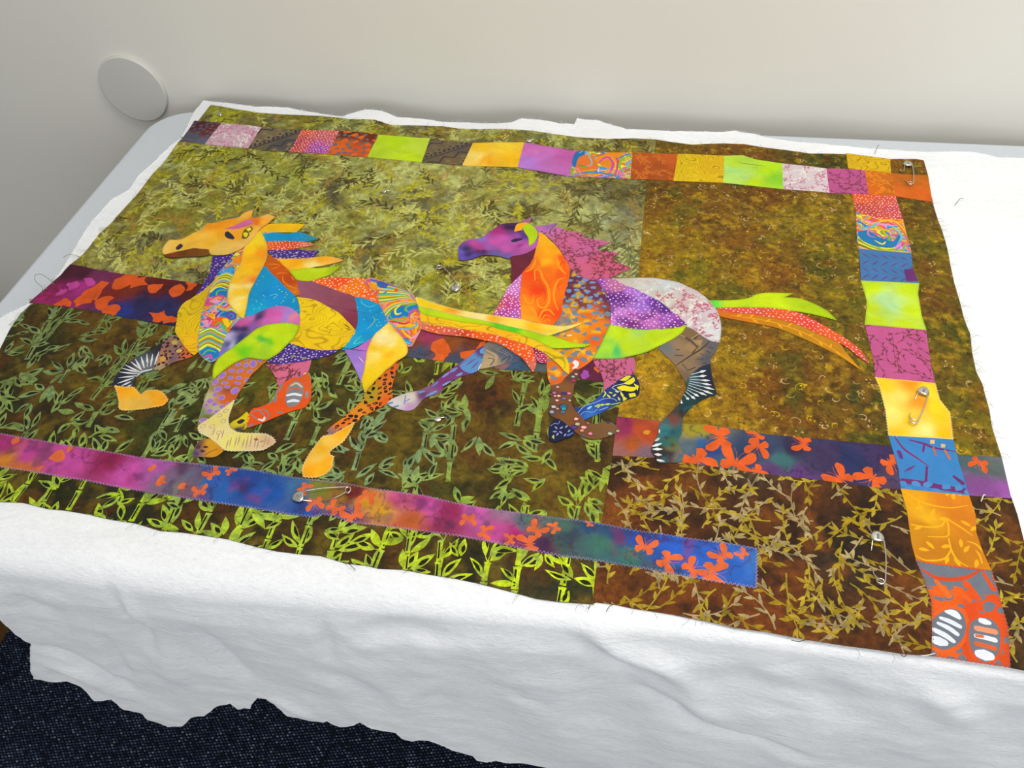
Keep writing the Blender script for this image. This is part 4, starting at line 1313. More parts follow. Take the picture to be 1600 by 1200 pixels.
# down the right side
o = [COL_L[0], COL_R[0], COL_R[1], (1375, 343), COL_L[1]]; patch(o, DOT_D((1345, 312, (226, 92, 30)), (1380, 312, (220, 90, 60)), (1395, 330, (200, 76, 80)), (1345, 328, (190, 70, 60))), dots(plane_mm(o), RNG, 4.8, 1.0, (250, 190, 196)), 'red-orange dotted square in the side column')
o = [COL_L[1], (1375, 343), COL_R[1], COL_R[2], (1380, 393), COL_L[3], COL_L[2]]
b = bands([(1348, 336), (1380, 346), (1405, 352), (1416, 372)], [(1372, 342), (1400, 345), (1416, 360), (1424, 392)], [(240, 190, 20), (226, 110, 50), (246, 170, 40), (214, 90, 130), (244, 200, 40), (230, 120, 40)], 14) + bands([(1340, 366), (1356, 380), (1384, 390), (1412, 392)], [(1341, 388), (1360, 392), (1390, 395), (1424, 397)], [(90, 150, 40), (240, 226, 60), (110, 140, 50), (236, 200, 60), (100, 120, 40), (236, 160, 110)], 14) + [S([(1340, 340), (1360, 350), (1385, 345), (1412, 350)], 2, 2, (240, 190, 20), 4), S([(1340, 346), (1352, 353)], 5, 5, (40, 130, 196)), S([(1340, 356), (1358, 356), (1375, 346)], 1.5, 1, (90, 180, 214), 5), S([(1345, 362), (1370, 366), (1380, 374)], 2, 2, (206, 80, 150), 5),
     G([(1340, 362), (1356, 360), (1376, 372), (1396, 378), (1404, 366), (1408, 376), (1394, 388), (1364, 384), (1344, 374)], (30, 120, 176)), S([(1380, 352), (1398, 356), (1408, 370), (1402, 382)], 1.5, 1, (120, 190, 200), 4), S([(1360, 358), (1382, 360), (1396, 366)], 2, 2, (240, 180, 30), 5), S([(1390, 366), (1388, 376), (1398, 372)], 1, 1, (110, 170, 50), 4), S([(1366, 376), (1378, 382), (1384, 378)], 1, 1, (240, 220, 60), 4),
     S([(1340, 372), (1356, 384), (1380, 392)], 1, 1, (130, 170, 40), 3), S([(1340, 378), (1360, 388), (1384, 394)], 1, 1, (240, 220, 60), 2), S([(1342, 384), (1360, 390), (1380, 393)], 1, 1, (110, 130, 40), 2.5), S([(1404, 352), (1416, 372), (1418, 390)], 2, 2, (224, 110, 60), 3), S([(1410, 350), (1420, 370), (1424, 388)], 1, 1, (244, 200, 40), 2.5), S([(1398, 390), (1408, 380)], 3, 3, (226, 130, 190), 6), S([(1410, 392), (1414, 382)], 2, 2, (110, 180, 60), 4),
     S([(1362, 346), (1356, 366), (1368, 372)], 1, 1, (230, 110, 170), 3)]
patch(o, marble(PSY, 15, 26, 12), b, 'square with a psychedelic swirl print in the side column', sp=.8)
o = [COL_L[3], (1380, 393), COL_R[2], COL_R[3], COL_R[4], (1390, 441), COL_L[4]]
b = []
for r_ in range(4):
    for k in range(6):
        x0 = 1346 + k * 15; y0 = 396 + r_ * 11 + k * 1.2
        b.append(S([(x0, y0), (x0 + 12, y0 + 7)], .6, .6, (110, 50, 110), 2.4) if (r_ % 2 == 0) else S([(x0 + 12, y0), (x0, y0 + 7)], .6, .6, (110, 50, 110), 2.4))
b.append(G([(1412, 422), (1426, 420), (1434, 440), (1416, 440)], (104, 44, 110)))
patch(o, (66, 116, 170), b, 'blue square with purple zigzags')
o = COL_L[4:8] + COL_R[4:8][::-1]; patch(o, [(1365, 455, (196, 222, 4)), (1385, 470, (180, 222, 150)), (1395, 480, (176, 220, 150)), (1420, 455, (196, 222, 4)), (1370, 500, (196, 222, 6)), (1410, 505, (196, 220, 6)), (1380, 492, (184, 220, 90)), (1425, 485, (196, 222, 6)), (1360, 480, (196, 222, 6))], (), 'large lime square with pale blotches in the side column', F_HAND, stitch=(170, 190, 40))
o = COL_L[7:11] + COL_R[7:11][::-1]; patch(o, (194, 86, 140), pinkvine(o, 7, 9, (18, 34)), 'magenta vine-print square in the side column')
o = COL_L[10:14] + COL_R[10:14][::-1]; patch(o, [(1380, 605, (250, 206, 20)), (1425, 600, (250, 150, 10)), (1400, 620, (252, 224, 100)), (1450, 610, (250, 220, 40)), (1395, 650, (252, 230, 110)), (1420, 660, (250, 200, 14)), (1460, 640, (248, 206, 20)), (1440, 670, (252, 230, 130)), (1400, 680, (250, 200, 20)), (1475, 680, (252, 190, 10)), (1470, 655, (250, 206, 20)), (1430, 630, (246, 150, 30))], (), 'yellow square in the side column', F_HAND, stitch=(246, 226, 150))
o = COL_L[13:17] + COL_R[13:17][::-1]
b = [S([(1398, 684), (1412, 702), (1432, 716), (1452, 730)], 2, 1, (120, 50, 110), 3.5), S([(1420, 688), (1444, 694), (1458, 700), (1492, 706)], 2, 1.5, (112, 44, 116), 4), S([(1444, 694), (1442, 706)], 3, 3, (112, 44, 116)), S([(1458, 700), (1462, 712)], 3, 2, (190, 100, 60)), S([(1476, 704), (1484, 718)], 3, 3, (206, 110, 50)), S([(1404, 706), (1408, 716)], 6, 5, (104, 50, 130)),
     S([(1412, 738), (1430, 728)], 1, 1, (110, 60, 130), 4), S([(1448, 730), (1446, 758)], 3, 4, (112, 44, 110)), S([(1490, 745), (1504, 756)], 4, 6, (104, 44, 100)), G([(1453, 688), (1460, 688), (1460, 694), (1453, 694)], (222, 190, 120)), G([(1470, 694), (1477, 695), (1476, 700), (1470, 700)], (222, 190, 120)), S([(1410, 752), (1440, 756), (1470, 762), (1508, 768)], 9, 9, (112, 44, 110))] + \
    [(q[0], (76, 140, 200)) for q in cells(plane_mm([(1410, 754), (1505, 764), (1510, 774), (1412, 764)]), RNG, 7.5, 0, (.36, .46))]
patch(o, (58, 130, 194), b, 'blue square with purple twigs')
GC = (246, 176, 16)
GV = [S(p, 2, 1, GC, 2.6) for p in ([(1412, 768), (1434, 782), (1456, 790), (1486, 794), (1512, 790)], [(1424, 820), (1448, 824), (1470, 822), (1478, 812), (1482, 830), (1478, 839), (1450, 839)], [(1480, 812), (1500, 824), (1520, 838)], [(1482, 842), (1486, 860), (1496, 876), (1512, 886)], [(1486, 860), (1474, 874), (1446, 876), (1430, 868)], [(1434, 782), (1440, 798), (1452, 806)], [(1540, 868), (1526, 852), (1510, 846)], [(1534, 880), (1530, 868), (1524, 860)])]
for x, y, a in ((1428, 796, .4), (1448, 806, -.5), (1466, 812, .1), (1456, 808, 1.2), (1490, 782, 1.4), (1478, 776, 1.0), (1502, 776, 2.0), (1428, 828, .5), (1446, 846, -.9), (1434, 858, -.1), (1470, 856, .3), (1500, 842, -1.7), (1516, 830, .6), (1506, 864, .9), (1526, 874, -1.9), (1490, 872, -1.2), (1480, 868, -1.9), (1500, 814, -.6), (1520, 800, .5)):
    p = plane_mm([(x, y)])[0]; GV.append((leaf(p[0], p[1], 9.5, 3.4, a, .04, 5), GC))
o = COL_L[16:20] + COL_R[16:21][::-1]; patch(o, [(1430, 775, (236, 166, 10)), (1480, 785, (226, 130, 14)), (1500, 810, (216, 124, 16)), (1440, 820, (204, 130, 8)), (1470, 860, (196, 120, 8)), (1520, 850, (206, 126, 14)), (1448, 810, (240, 180, 20))], GV, 'golden orange vine-print square')
o = COL_L[19:] + COL_R[20:][::-1]
GR = (112, 118, 130); WH = (232, 236, 244)
b = [(q[0], GR) for q in cells(plane_mm(o), random.Random(2), 8.5, GR, (.26, .4), .5, 1.4)]
b = [G([(1432, 878), (1548, 894), (1558, 928), (1530, 930), (1500, 918), (1470, 915), (1448, 918)], GR)] + b + [S([(1440, 890), (1465, 904), (1505, 904), (1530, 892)], 2, 2, (216, 72, 20), 6), S([(1462, 908), (1482, 932)], 5, 8, (238, 110, 24)), S([(1508, 912), (1530, 936)], 9, 5, (230, 84, 20)), S([(1494, 922), (1516, 940)], 10, 5, (236, 96, 22)), S([(1536, 896), (1552, 922)], 4, 6, (226, 80, 22)), S([(1448, 924), (1470, 926)], 6, 5, (238, 100, 20)),
     G([(1450, 975), (1462, 955), (1486, 945), (1507, 953), (1515, 976), (1511, 998), (1496, 1016), (1472, 1022), (1452, 1014)], (236, 96, 20)), G([(1511, 975), (1527, 960), (1550, 962), (1565, 980), (1568, 1004), (1560, 1030), (1540, 1040), (1520, 1031), (1509, 1004)], (226, 80, 18)),
     G([(1455, 975), (1466, 960), (1485, 951), (1502, 958), (1509, 976), (1505, 996), (1492, 1010), (1472, 1016), (1456, 1008)], GR), G([(1516, 975), (1530, 966), (1548, 968), (1560, 982), (1563, 1004), (1556, 1026), (1540, 1035), (1524, 1026), (1514, 1004)], GR),
     S([(1477, 956), (1490, 959), (1499, 966)], 3, 5, WH, 9), S([(1469, 966), (1485, 972), (1500, 980)], 4, 5, WH, 6), S([(1465, 974), (1482, 982), (1496, 992)], 4, 5, WH, 6), S([(1458, 984), (1476, 993), (1490, 1003)], 6, 5, WH, 7), S([(1458, 1000), (1477, 1005)], 10, 8, WH, 12),
     S([(1532, 970), (1546, 974)], 7, 5, WH, 8), S([(1525, 982), (1540, 985), (1555, 988)], 7, 7, (236, 150, 110), 7), S([(1524, 994), (1540, 997), (1555, 1001)], 5, 6, WH, 6), S([(1525, 994), (1535, 995)], 4, 4, (222, 110, 60)), S([(1524, 1006), (1540, 1010), (1554, 1014)], 6, 6, (216, 100, 50), 6), S([(1528, 1022), (1548, 1026)], 10, 10, WH, 14)]
patch(o, [(1480, 930, (232, 96, 20)), (1520, 950, (226, 76, 16)), (1510, 1000, (214, 70, 16)), (1470, 1022, (230, 96, 20)), (1540, 1040, (220, 76, 16))], b, 'orange square with two grey ovals of white stripes at the front corner', stitch=(150, 90, 90))

# ------------------------------------------------------------------ the far horse (right)
def hz(root):
    def f(name, outline, layer, dye, prints=(), mat=None, label=None, stitch=None, sp=2.6, smooth=True, grow=0.35):
        return Q(name, outline, layer, dye, prints, mat or F_PRINT, root, smooth=smooth, label=label, stitch=stitch, spacing=sp, grow=grow)
    return f


h2 = horse_root('horse_applique', 'running horse with purple head and white rump, appliqued at the right')
A = hz(h2)
YLW = (248, 204, 16); NAVY = (32, 34, 58)
# far legs
A('leg_patch', [(757, 541), (756, 555), (749, 577), (737, 584), (715, 591), (694, 604), (686, 615), (665, 622), (656, 630), (646, 640), (634, 642), (615, 637), (605, 631), (612, 625), (634, 616), (655, 611), (677, 600), (696, 585), (715, 571), (737, 556), (747, 546)], 3,
  [(620, 630, (214, 206, 206)), (640, 620, (216, 204, 190)), (640, 636, (190, 150, 190)), (660, 616, (110, 56, 110)), (690, 595, (124, 52, 120)), (720, 580, (118, 50, 110)), (740, 560, (88, 140, 196)), (755, 550, (90, 50, 110))],
  [G([(718, 572), (740, 556), (754, 562), (750, 576), (738, 584), (724, 580)], (92, 142, 196)), S([(728, 572), (742, 562)], 1, 1, (112, 44, 104), 2), S([(736, 577), (748, 566)], 1, 1, (112, 44, 104), 2), G([(750, 548), (757, 543), (757, 554), (750, 553)], (96, 150, 204)),
   S([(704, 582), (714, 576)], 3, 3, (110, 142, 200), 6), S([(692, 590), (702, 583)], 3, 2, (120, 146, 204), 5), S([(676, 604), (684, 598)], 2, 3, (96, 130, 196), 4), S([(656, 614), (664, 612)], 5, 2, (110, 146, 206)), S([(666, 620), (682, 612)], 2, 3, (120, 150, 210), 5), S([(692, 603), (704, 597)], 2, 2, (120, 170, 210), 4), S([(714, 588), (722, 584)], 3, 3, (110, 160, 210), 5),
   S([(606, 632), (613, 630)], 4, 4, (100, 140, 186)), S([(614, 638), (622, 635)], 4, 4, (104, 140, 180)), S([(633, 628), (641, 624)], 1.5, 1.5, (90, 130, 190)), S([(634, 618), (632, 632)], 1.5, 1.5, (100, 140, 190)), S([(748, 580), (752, 570)], 2, 2, (220, 220, 230), 4)], label='purple and blue batik lower leg stretched back')
A('leg_patch', [(757, 541), (766, 536), (785, 541), (802, 551), (812, 558), (808, 566), (795, 568), (779, 571), (762, 575), (749, 577), (756, 555)], 3, [(765, 560, (180, 156, 116)), (775, 548, (100, 98, 100)), (790, 550, (78, 88, 106)), (805, 560, (70, 84, 110)), (760, 572, (186, 160, 120))],
  [S([(760, 548), (776, 558), (768, 574)], 3, 4, (176, 152, 116), 5), S([(762, 560), (772, 563), (766, 572)], 1.5, 1.5, (70, 58, 60)), S([(766, 540), (778, 546), (786, 542)], .8, .8, (150, 134, 96)), S([(776, 548), (793, 557), (784, 570)], 1, 1, (150, 136, 106)), S([(785, 548), (800, 558), (796, 566)], .8, .8, (140, 130, 110)), S([(784, 564), (794, 558)], 2, 2, (60, 70, 96))], label='grey chevron upper leg')
A('leg_patch', [(926, 561), (964, 561), (990, 560), (992, 570), (989, 586), (970, 593), (955, 604), (944, 611), (943, 598), (940, 585), (931, 572)], 3, (200, 98, 138), pinkvine([(926, 561), (992, 560), (990, 600), (944, 611)], 31, 7), label='magenta vine-print thigh')
A('leg_patch', [(898, 638), (912, 636), (930, 626), (945, 611), (960, 599), (980, 587), (991, 587), (996, 595), (999, 605), (996, 619), (980, 625), (960, 634), (940, 645), (925, 651), (912, 657), (905, 648)], 3,
  [(905, 643, (30, 60, 140)), (920, 648, (50, 110, 190)), (935, 636, (40, 80, 170)), (955, 620, (34, 56, 120)), (980, 610, (20, 26, 60)), (985, 592, (40, 46, 90))],
  [G([(964, 606), (974, 603), (984, 605), (996, 606), (990, 612), (978, 612), (966, 609)], (238, 222, 20)), G([(968, 595), (980, 588), (986, 589), (978, 596)], (226, 216, 30)), G([(974, 600), (990, 590), (992, 596), (984, 602)], (236, 222, 20)), G([(990, 600), (998, 604), (996, 612)], (236, 222, 20)), G([(982, 616), (992, 615), (994, 620), (984, 622)], (236, 222, 20)),
   G([(972, 618), (980, 624), (974, 628)], (226, 220, 40)), S([(942, 622), (946, 616), (944, 612)], 1, 1, (214, 220, 90), 2.4), S([(952, 614), (956, 615)], 2, 2, (210, 214, 90), 3), S([(962, 612), (966, 614)], 2, 2, (210, 214, 90), 3), S([(966, 622), (968, 626)], 2, 2, (210, 214, 90), 3), S([(949, 618), (953, 622)], 2, 2, (220, 222, 90), 3), S([(958, 620), (962, 617)], 2, 2, (210, 214, 80), 3), S([(970, 614), (974, 622)], 2, 2, (222, 216, 60), 4),
   S([(903, 646), (914, 635), (930, 630), (944, 624), (958, 624), (964, 628)], 1, 1, (170, 186, 220)), S([(906, 650), (914, 644), (926, 645), (934, 640)], 1, 1, (130, 170, 220)), S([(956, 608), (960, 604), (972, 601), (984, 600)], 1, 1, (214, 220, 200)), S([(958, 608), (966, 612), (974, 611)], 1, 1, (214, 220, 200)), S([(930, 636), (936, 634), (934, 638)], 2, 2, (190, 212, 70), 4), S([(938, 634), (944, 633)], 2, 2, (190, 212, 70), 4), S([(946, 633), (953, 632)], 2, 2, (190, 212, 70), 4), S([(955, 633), (970, 630)], 1.5, 1.5, (190, 212, 70)), S([(918, 640), (924, 636)], 2, 2, (150, 200, 236), 4), S([(936, 642), (950, 637)], 1, 1, (160, 196, 230))], label='blue and yellow floral lower leg')
# hind leg
A('leg_patch', [(1071, 512), (1080, 511), (1097, 524), (1110, 532), (1122, 537), (1119, 549), (1110, 559), (1109, 570), (1097, 574), (1084, 583), (1075, 592), (1072, 599), (1064, 586), (1054, 570), (1039, 555), (1028, 545), (1045, 534), (1062, 524)], 3,
  [(1075, 525, (128, 100, 66)), (1060, 545, (150, 120, 84)), (1090, 550, (150, 120, 80)), (1112, 545, (96, 92, 96)), (1106, 562, (86, 84, 92)), (1070, 575, (146, 116, 84)), (1040, 545, (110, 112, 112)), (1068, 588, (116, 94, 70))],
  [S([(1062, 524), (1077, 531)], 1, 1, (190, 168, 120)), S([(1095, 521), (1080, 530)], 1, 1, (196, 170, 120)), S([(1077, 531), (1090, 544)], 3, 2, (70, 56, 60)), S([(1110, 533), (1096, 546), (1080, 556), (1056, 572)], 1.5, 1.5, (74, 60, 60), 3), S([(1090, 541), (1082, 553)], 3, 3, (92, 76, 40)), S([(1066, 570), (1074, 579)], 3, 3, (100, 92, 80)), S([(1086, 575), (1074, 580)], 2, 1.5, (60, 52, 60)), S([(1072, 529), (1078, 533)], 5, 5, (90, 70, 66)), S([(1085, 530), (1092, 524)], 4, 1, (80, 66, 56)),
   S([(1056, 548), (1062, 547)], 1.5, 1.5, (56, 48, 50)), S([(1054, 556), (1068, 557)], 1.5, 1.5, (56, 48, 50)), S([(1088, 562), (1100, 562)], 1, 1, (56, 48, 50)), S([(1093, 553), (1100, 556)], 1, 1.5, (60, 52, 54)), S([(1101, 549), (1110, 552)], 1, 1.5, (60, 52, 56)), S([(1107, 543), (1114, 546)], 1, 1.5, (60, 52, 56)), S([(1097, 569), (1104, 568)], 1, 1.5, (60, 52, 56)), G([(1082, 533), (1098, 532), (1094, 542)], (166, 136, 90)), G([(1076, 536), (1088, 544), (1080, 552), (1068, 544)], (158, 128, 88))], label='taupe tribal-print thigh')
WHT = (226, 228, 226)
b = []
for (x0, y0, x1, y1, w) in ((1078, 587, 1103, 580, 5), (1077, 591, 1104, 588, 5.5), (1077, 594, 1109, 596, 5), (1077, 597, 1112, 603, 5), (1076, 600, 1116, 610, 5), (1075, 603, 1114, 617, 5), (1074, 607, 1104, 619, 5), (1073, 610, 1092, 621, 5), (1071, 613, 1086, 625, 5), (1068, 617, 1076, 626, 5), (1064, 625, 1065, 632, 4)):
    mx, my = x0 + (x1 - x0) * .6, y0 + (y1 - y0) * .6
    b += [S([(x0, y0), (mx, my)], 1.2, 1.4, (200, 214, 216)), S([(mx - (x1 - x0) * .06, my - (y1 - y0) * .06), (x1, y1)], .8, .6, WHT, w)]
A('leg_patch', [(1109, 570), (1112, 589), (1115, 602), (1119, 616), (1112, 619), (1096, 626), (1083, 634), (1073, 636), (1061, 634), (1067, 621), (1073, 606), (1072, 598), (1084, 583), (1097, 574)], 4, [(1080, 595, (60, 90, 100)), (1100, 590, NAVY), (1110, 600, (28, 34, 46)), (1090, 615, (24, 44, 52)), (1070, 630, (24, 60, 64))], b, label='black patch with white feather strokes on the hind leg')
A('leg_patch', [(1061, 633), (1073, 636), (1083, 634), (1073, 644), (1067, 654), (1065, 667), (1064, 679), (1058, 689), (1063, 701), (1067, 712), (1063, 722), (1045, 724), (1028, 724), (1025, 717), (1018, 705), (1022, 693), (1029, 679), (1030, 667), (1037, 658), (1049, 645)], 4,
  blotch(field([(1070, 635, (20, 70, 72)), (1055, 645, (64, 62, 56)), (1045, 655, (120, 66, 50)), (1035, 670, (60, 120, 124)), (1050, 675, (30, 90, 96)), (1045, 690, (70, 100, 50)), (1055, 700, (110, 110, 70)), (1045, 712, (60, 40, 44)), (1060, 715, (124, 110, 104)), (1030, 700, (40, 40, 40))], 8, 4, 12), [((26, 100, 110), 7, .55, .1, .7, 58), ((40, 28, 30), 7, .56, .1, .7, 68)]),
  [S([(1018, 699), (1034, 694)], 1, 1, WHT, 5), S([(1019, 703), (1035, 703)], 1, 1, WHT, 5), S([(1022, 711), (1034, 712)], 1, 1, WHT, 5), S([(1027, 720), (1038, 722)], 3, 1, WHT, 4), S([(1024, 690), (1030, 686)], 2, 2, (210, 200, 196), 4), S([(1030, 678), (1030, 672)], 1, 1, WHT, 3)], label='teal mottled lower hind leg and hoof')
# tail of the far horse
A('tail_lock', [(1120, 483), (1135, 488), (1170, 491), (1205, 497), (1249, 509), (1284, 525), (1310, 537), (1322, 553), (1345, 579), (1315, 559), (1284, 543), (1249, 527), (1214, 513), (1170, 504), (1126, 495)], 3,
  [(1130, 490, (214, 110, 14)), (1160, 498, (206, 116, 10)), (1200, 503, (196, 126, 10)), (1250, 520, (190, 130, 14)), (1300, 545, (196, 130, 14)), (1330, 565, (206, 140, 10))], [S([(1140, 494), (1180, 499), (1220, 508), (1262, 524), (1310, 552), (1340, 575)], 1, 1, (236, 160, 14), 2)] + [(leaf(*plane_mm([(x, y)])[0], 8, 2.4, a), (238, 166, 14)) for x, y, a in ((1150, 495, .5), (1175, 500, -.6), (1172, 497, 1.0), (1195, 504, .6), (1215, 507, -.9), (1230, 511, .8), (1248, 519, -1.2), (1262, 526, .5), (1280, 534, -1.3), (1296, 545, 1.2), (1305, 549, -1.0))], label='golden vine-print tail lock')
A('tail_lock', [(1119, 482), (1161, 482), (1205, 483), (1240, 488), (1266, 499), (1292, 513), (1319, 529), (1345, 550), (1357, 569), (1341, 558), (1319, 541), (1284, 525), (1249, 509), (1205, 497), (1170, 491), (1135, 488)], 4,
  [(1130, 484, (220, 80, 70)), (1180, 487, (226, 80, 60)), (1220, 490, (232, 90, 30)), (1260, 505, (226, 70, 50)), (1300, 522, (234, 92, 26)), (1340, 552, (226, 80, 50)), (1355, 566, (196, 90, 80))], dots(poly_mm([(1115, 470), (1360, 470), (1360, 575), (1115, 575)]), RNG, 5, 1.0, (248, 190, 196)), label='red dotted tail lock')
A('tail_lock', [(1106, 471), (1130, 471), (1152, 470), (1170, 467), (1184, 461), (1205, 459), (1238, 460), (1224, 466), (1249, 468), (1275, 478), (1292, 488), (1306, 501), (1284, 495), (1249, 488), (1205, 482), (1161, 481), (1119, 482)], 4, [(1113, 475, (90, 226, 70)), (1140, 476, (196, 222, 2)), (1200, 470, (198, 222, 2)), (1280, 488, (176, 206, 2))], (), F_HAND, label='lime green tail lock', stitch=(150, 176, 10))
# body
A('body_patch', [(956, 437), (990, 436), (1020, 436), (1040, 439), (1060, 443), (1075, 450), (1090, 457), (1105, 469), (1118, 484), (1124, 500), (1126, 515), (1124, 536), (1110, 533), (1098, 526), (1082, 515), (1070, 510), (1050, 495), (1030, 475), (1005, 462), (980, 450)], 4,
  [(980, 440, (196, 190, 176)), (1010, 445, (206, 208, 200)), (1040, 450, (200, 204, 206)), (1070, 470, (206, 180, 180)), (1100, 490, (206, 190, 196)), (1115, 520, (214, 214, 218)), (1090, 500, (206, 180, 190)), (1040, 470, (206, 200, 186))],
  vines(poly_mm([(1020, 452), (1080, 455), (1126, 500), (1110, 530), (1040, 480)]), random.Random(9), 5.6, lambda p, r: ((196, 110, 128), (190, 96, 118)) if r.random() < .6 else ((226, 222, 212), (228, 224, 214)), (7, 14), 5, 1.6, 4, .6) + vines(poly_mm([(960, 438), (1020, 440), (1020, 455), (985, 448)]), random.Random(10), 7, lambda p, r: ((206, 160, 160), (214, 176, 170)), (7, 12), 4, 1.2, 4, .5), label='white rump with pink leaf print', stitch=(190, 180, 176))
A('body_patch', [(889, 418), (895, 422), (910, 433), (925, 437), (934, 439), (941, 449), (950, 460), (953, 470), (956, 486), (955, 508), (952, 520), (945, 537), (936, 550), (926, 562), (915, 571), (905, 577), (900, 579), (890, 587), (884, 592), (876, 601), (862, 603), (857, 593), (855, 575), (854, 562), (850, 553), (845, 530), (860, 512), (868, 502), (876, 492), (877, 480), (879, 470), (884, 452), (889, 433)], 3,
  blotch(field([(905, 440, (96, 44, 80)), (930, 450, (120, 50, 66)), (900, 460, (96, 40, 70)), (920, 470, (110, 46, 80)), (945, 465, (100, 40, 80)), (910, 478, (130, 60, 50)), (900, 495, (232, 120, 14)), (930, 490, (230, 104, 14)), (950, 490, (110, 60, 70)), (900, 510, (236, 150, 20)), (930, 510, (240, 130, 14)), (880, 505, (150, 130, 110)), (890, 530, (240, 150, 14)), (930, 530, (240, 96, 14)), (910, 545, (240, 150, 20)), (880, 550, (214, 140, 20)), (900, 562, (238, 100, 10)), (870, 575, (226, 110, 20)), (865, 595, (220, 96, 20))], 6, 3.5, 13), [((246, 200, 40), 8, .60, .1, .7, 59)]),
  [(q[0], (110, 146, 186)) for q in cells(poly_mm([(890, 424), (940, 440), (956, 495), (880, 480)]), random.Random(3), 7.6, 0, (.26, .38), .5)] + [(q[0], (124, 130, 142)) for q in cells(poly_mm([(876, 492), (956, 490), (930, 565), (856, 600), (850, 545)]), random.Random(4), 9, 0, (.26, .4), .55)] + [G([(894, 567), (899, 563), (905, 568), (901, 577), (893, 577), (898, 572)], (232, 228, 226)), S([(886, 525), (894, 525)], 1, 1, (246, 240, 220), 3)], label='grey, plum and orange pebble-print flank')
PD_D = [(800, 450, (206, 120, 200)), (812, 450, (210, 120, 206)), (790, 470, (200, 72, 130)), (800, 480, (196, 60, 140)), (785, 480, (206, 80, 90)), (790, 490, (180, 70, 160)), (810, 490, (190, 96, 186))]
A('body_patch', [(817, 427), (816, 440), (814, 465), (814, 480), (815, 500), (800, 500), (771, 496), (773, 488), (780, 477), (790, 458), (798, 446), (808, 436)], 3, PD_D, dots(poly_mm([(765, 420), (820, 420), (820, 505), (765, 505)]), RNG, 4.6, 1.0, (252, 222, 240)), label='pink dotted chest')
A('body_patch', [(931, 438), (956, 437), (975, 447), (992, 453), (1011, 463), (1031, 473), (1050, 489), (1061, 498), (1073, 508), (1060, 513), (1040, 516), (1000, 517), (980, 515), (954, 509), (955, 486), (951, 470), (947, 460), (939, 449)], 5,
  blotch(field([(940, 442, (150, 70, 170)), (955, 442, (196, 110, 160)), (970, 450, (190, 110, 150)), (985, 455, (180, 110, 210)), (1005, 462, (186, 130, 230)), (1020, 472, (120, 60, 170)), (1040, 482, (90, 50, 140)), (960, 465, (110, 40, 130)), (980, 465, (130, 60, 160)), (965, 485, (196, 120, 206)), (1000, 480, (160, 110, 210)), (990, 500, (206, 116, 200)), (1020, 500, (200, 110, 190)), (1045, 498, (170, 90, 190)), (988, 508, (120, 40, 120)), (1055, 508, (120, 50, 130)), (960, 500, (200, 120, 206))], 6, 3.5, 14), [((96, 36, 130), 12, .58, .08, .7, 60)]),
  dots(poly_mm([(930, 436), (1075, 436), (1075, 518), (930, 518)]), RNG, 5.6, 1.0, (240, 200, 244)), label='purple dotted flank')
A('body_patch', [(954, 508), (980, 514), (1000, 516), (1040, 515), (1060, 513), (1072, 509), (1065, 521), (1045, 534), (1027, 543), (1010, 551), (987, 557), (965, 561), (927, 561), (936, 546), (945, 527)], 5, [(970, 520, (198, 226, 2)), (1000, 518, (176, 220, 90)), (1020, 530, (198, 226, 2)), (960, 552, (70, 196, 100)), (950, 550, (170, 220, 40)), (980, 545, (196, 224, 2)), (1050, 520, (198, 226, 4))], (), F_HAND, label='lime green belly', stitch=(120, 140, 20))
# front leg
b = []
for x, y, r, c in ((900, 586, 3, (220, 160, 160)), (896, 596, 4, (176, 50, 90)), (895, 590, 3, (170, 176, 160)), (871, 606, 3, (230, 160, 160)), (866, 615, 3, (200, 120, 180)), (881, 616, 4, (60, 50, 130)), (889, 616, 3.4, (236, 130, 160)), (867, 620, 2.6, (230, 160, 170)), (873, 620, 3, (246, 200, 170)), (881, 624, 3.4, (120, 110, 170)), (870, 627, 3, (246, 190, 170)), (890, 627, 2.2, (240, 200, 170)),
                   (865, 637, 4, (190, 200, 180)), (871, 640, 2.4, (210, 150, 150)), (880, 637, 6, (30, 110, 150)), (881, 640, 4, (40, 160, 180)), (862, 645, 4, (150, 160, 190)), (879, 645, 4, (80, 110, 140)), (900, 656, 3.6, (246, 180, 160)), (902, 664, 4, (190, 190, 140)), (919, 661, 4, (226, 130, 160)), (897, 669, 5, (80, 60, 130)), (912, 669, 4.6, (246, 170, 170)), (909, 674, 3.4, (236, 150, 120)), (922, 679, 3.6, (240, 140, 160)), (911, 682, 3, (100, 90, 130)), (953, 679, 4, (180, 190, 160)), (965, 675, 3, (180, 190, 160)), (950, 661, 3, (70, 60, 90))):
    p = plane_mm([(x, y)])[0]
    b += [(blob(p[0], p[1], r * .75, r * .62, 0, 9, .1, RNG), (70, 30, 40)), (blob(p[0] + .1, p[1] + .15, r * .6, r * .46, 0, 9, .1, RNG), c)]
A('leg_patch', [(900, 577), (905, 584), (902, 594), (897, 603), (895, 616), (892, 630), (897, 640), (908, 653), (916, 661), (930, 664), (945, 660), (958, 663), (969, 674), (957, 680), (934, 687), (915, 685), (901, 677), (891, 669), (876, 658), (862, 651), (858, 642), (859, 634), (862, 618), (861, 604), (876, 600), (884, 591), (891, 585)], 4,
  [(890, 590, (90, 60, 50)), (880, 605, (130, 84, 40)), (875, 630, (120, 76, 40)), (870, 640, (90, 64, 50)), (885, 655, (124, 80, 34)), (905, 668, (120, 70, 36)), (935, 672, (116, 80, 44)), (955, 672, (120, 84, 54)), (865, 615, (110, 60, 50))], b, label='brown front leg with a jewel print')
b = []
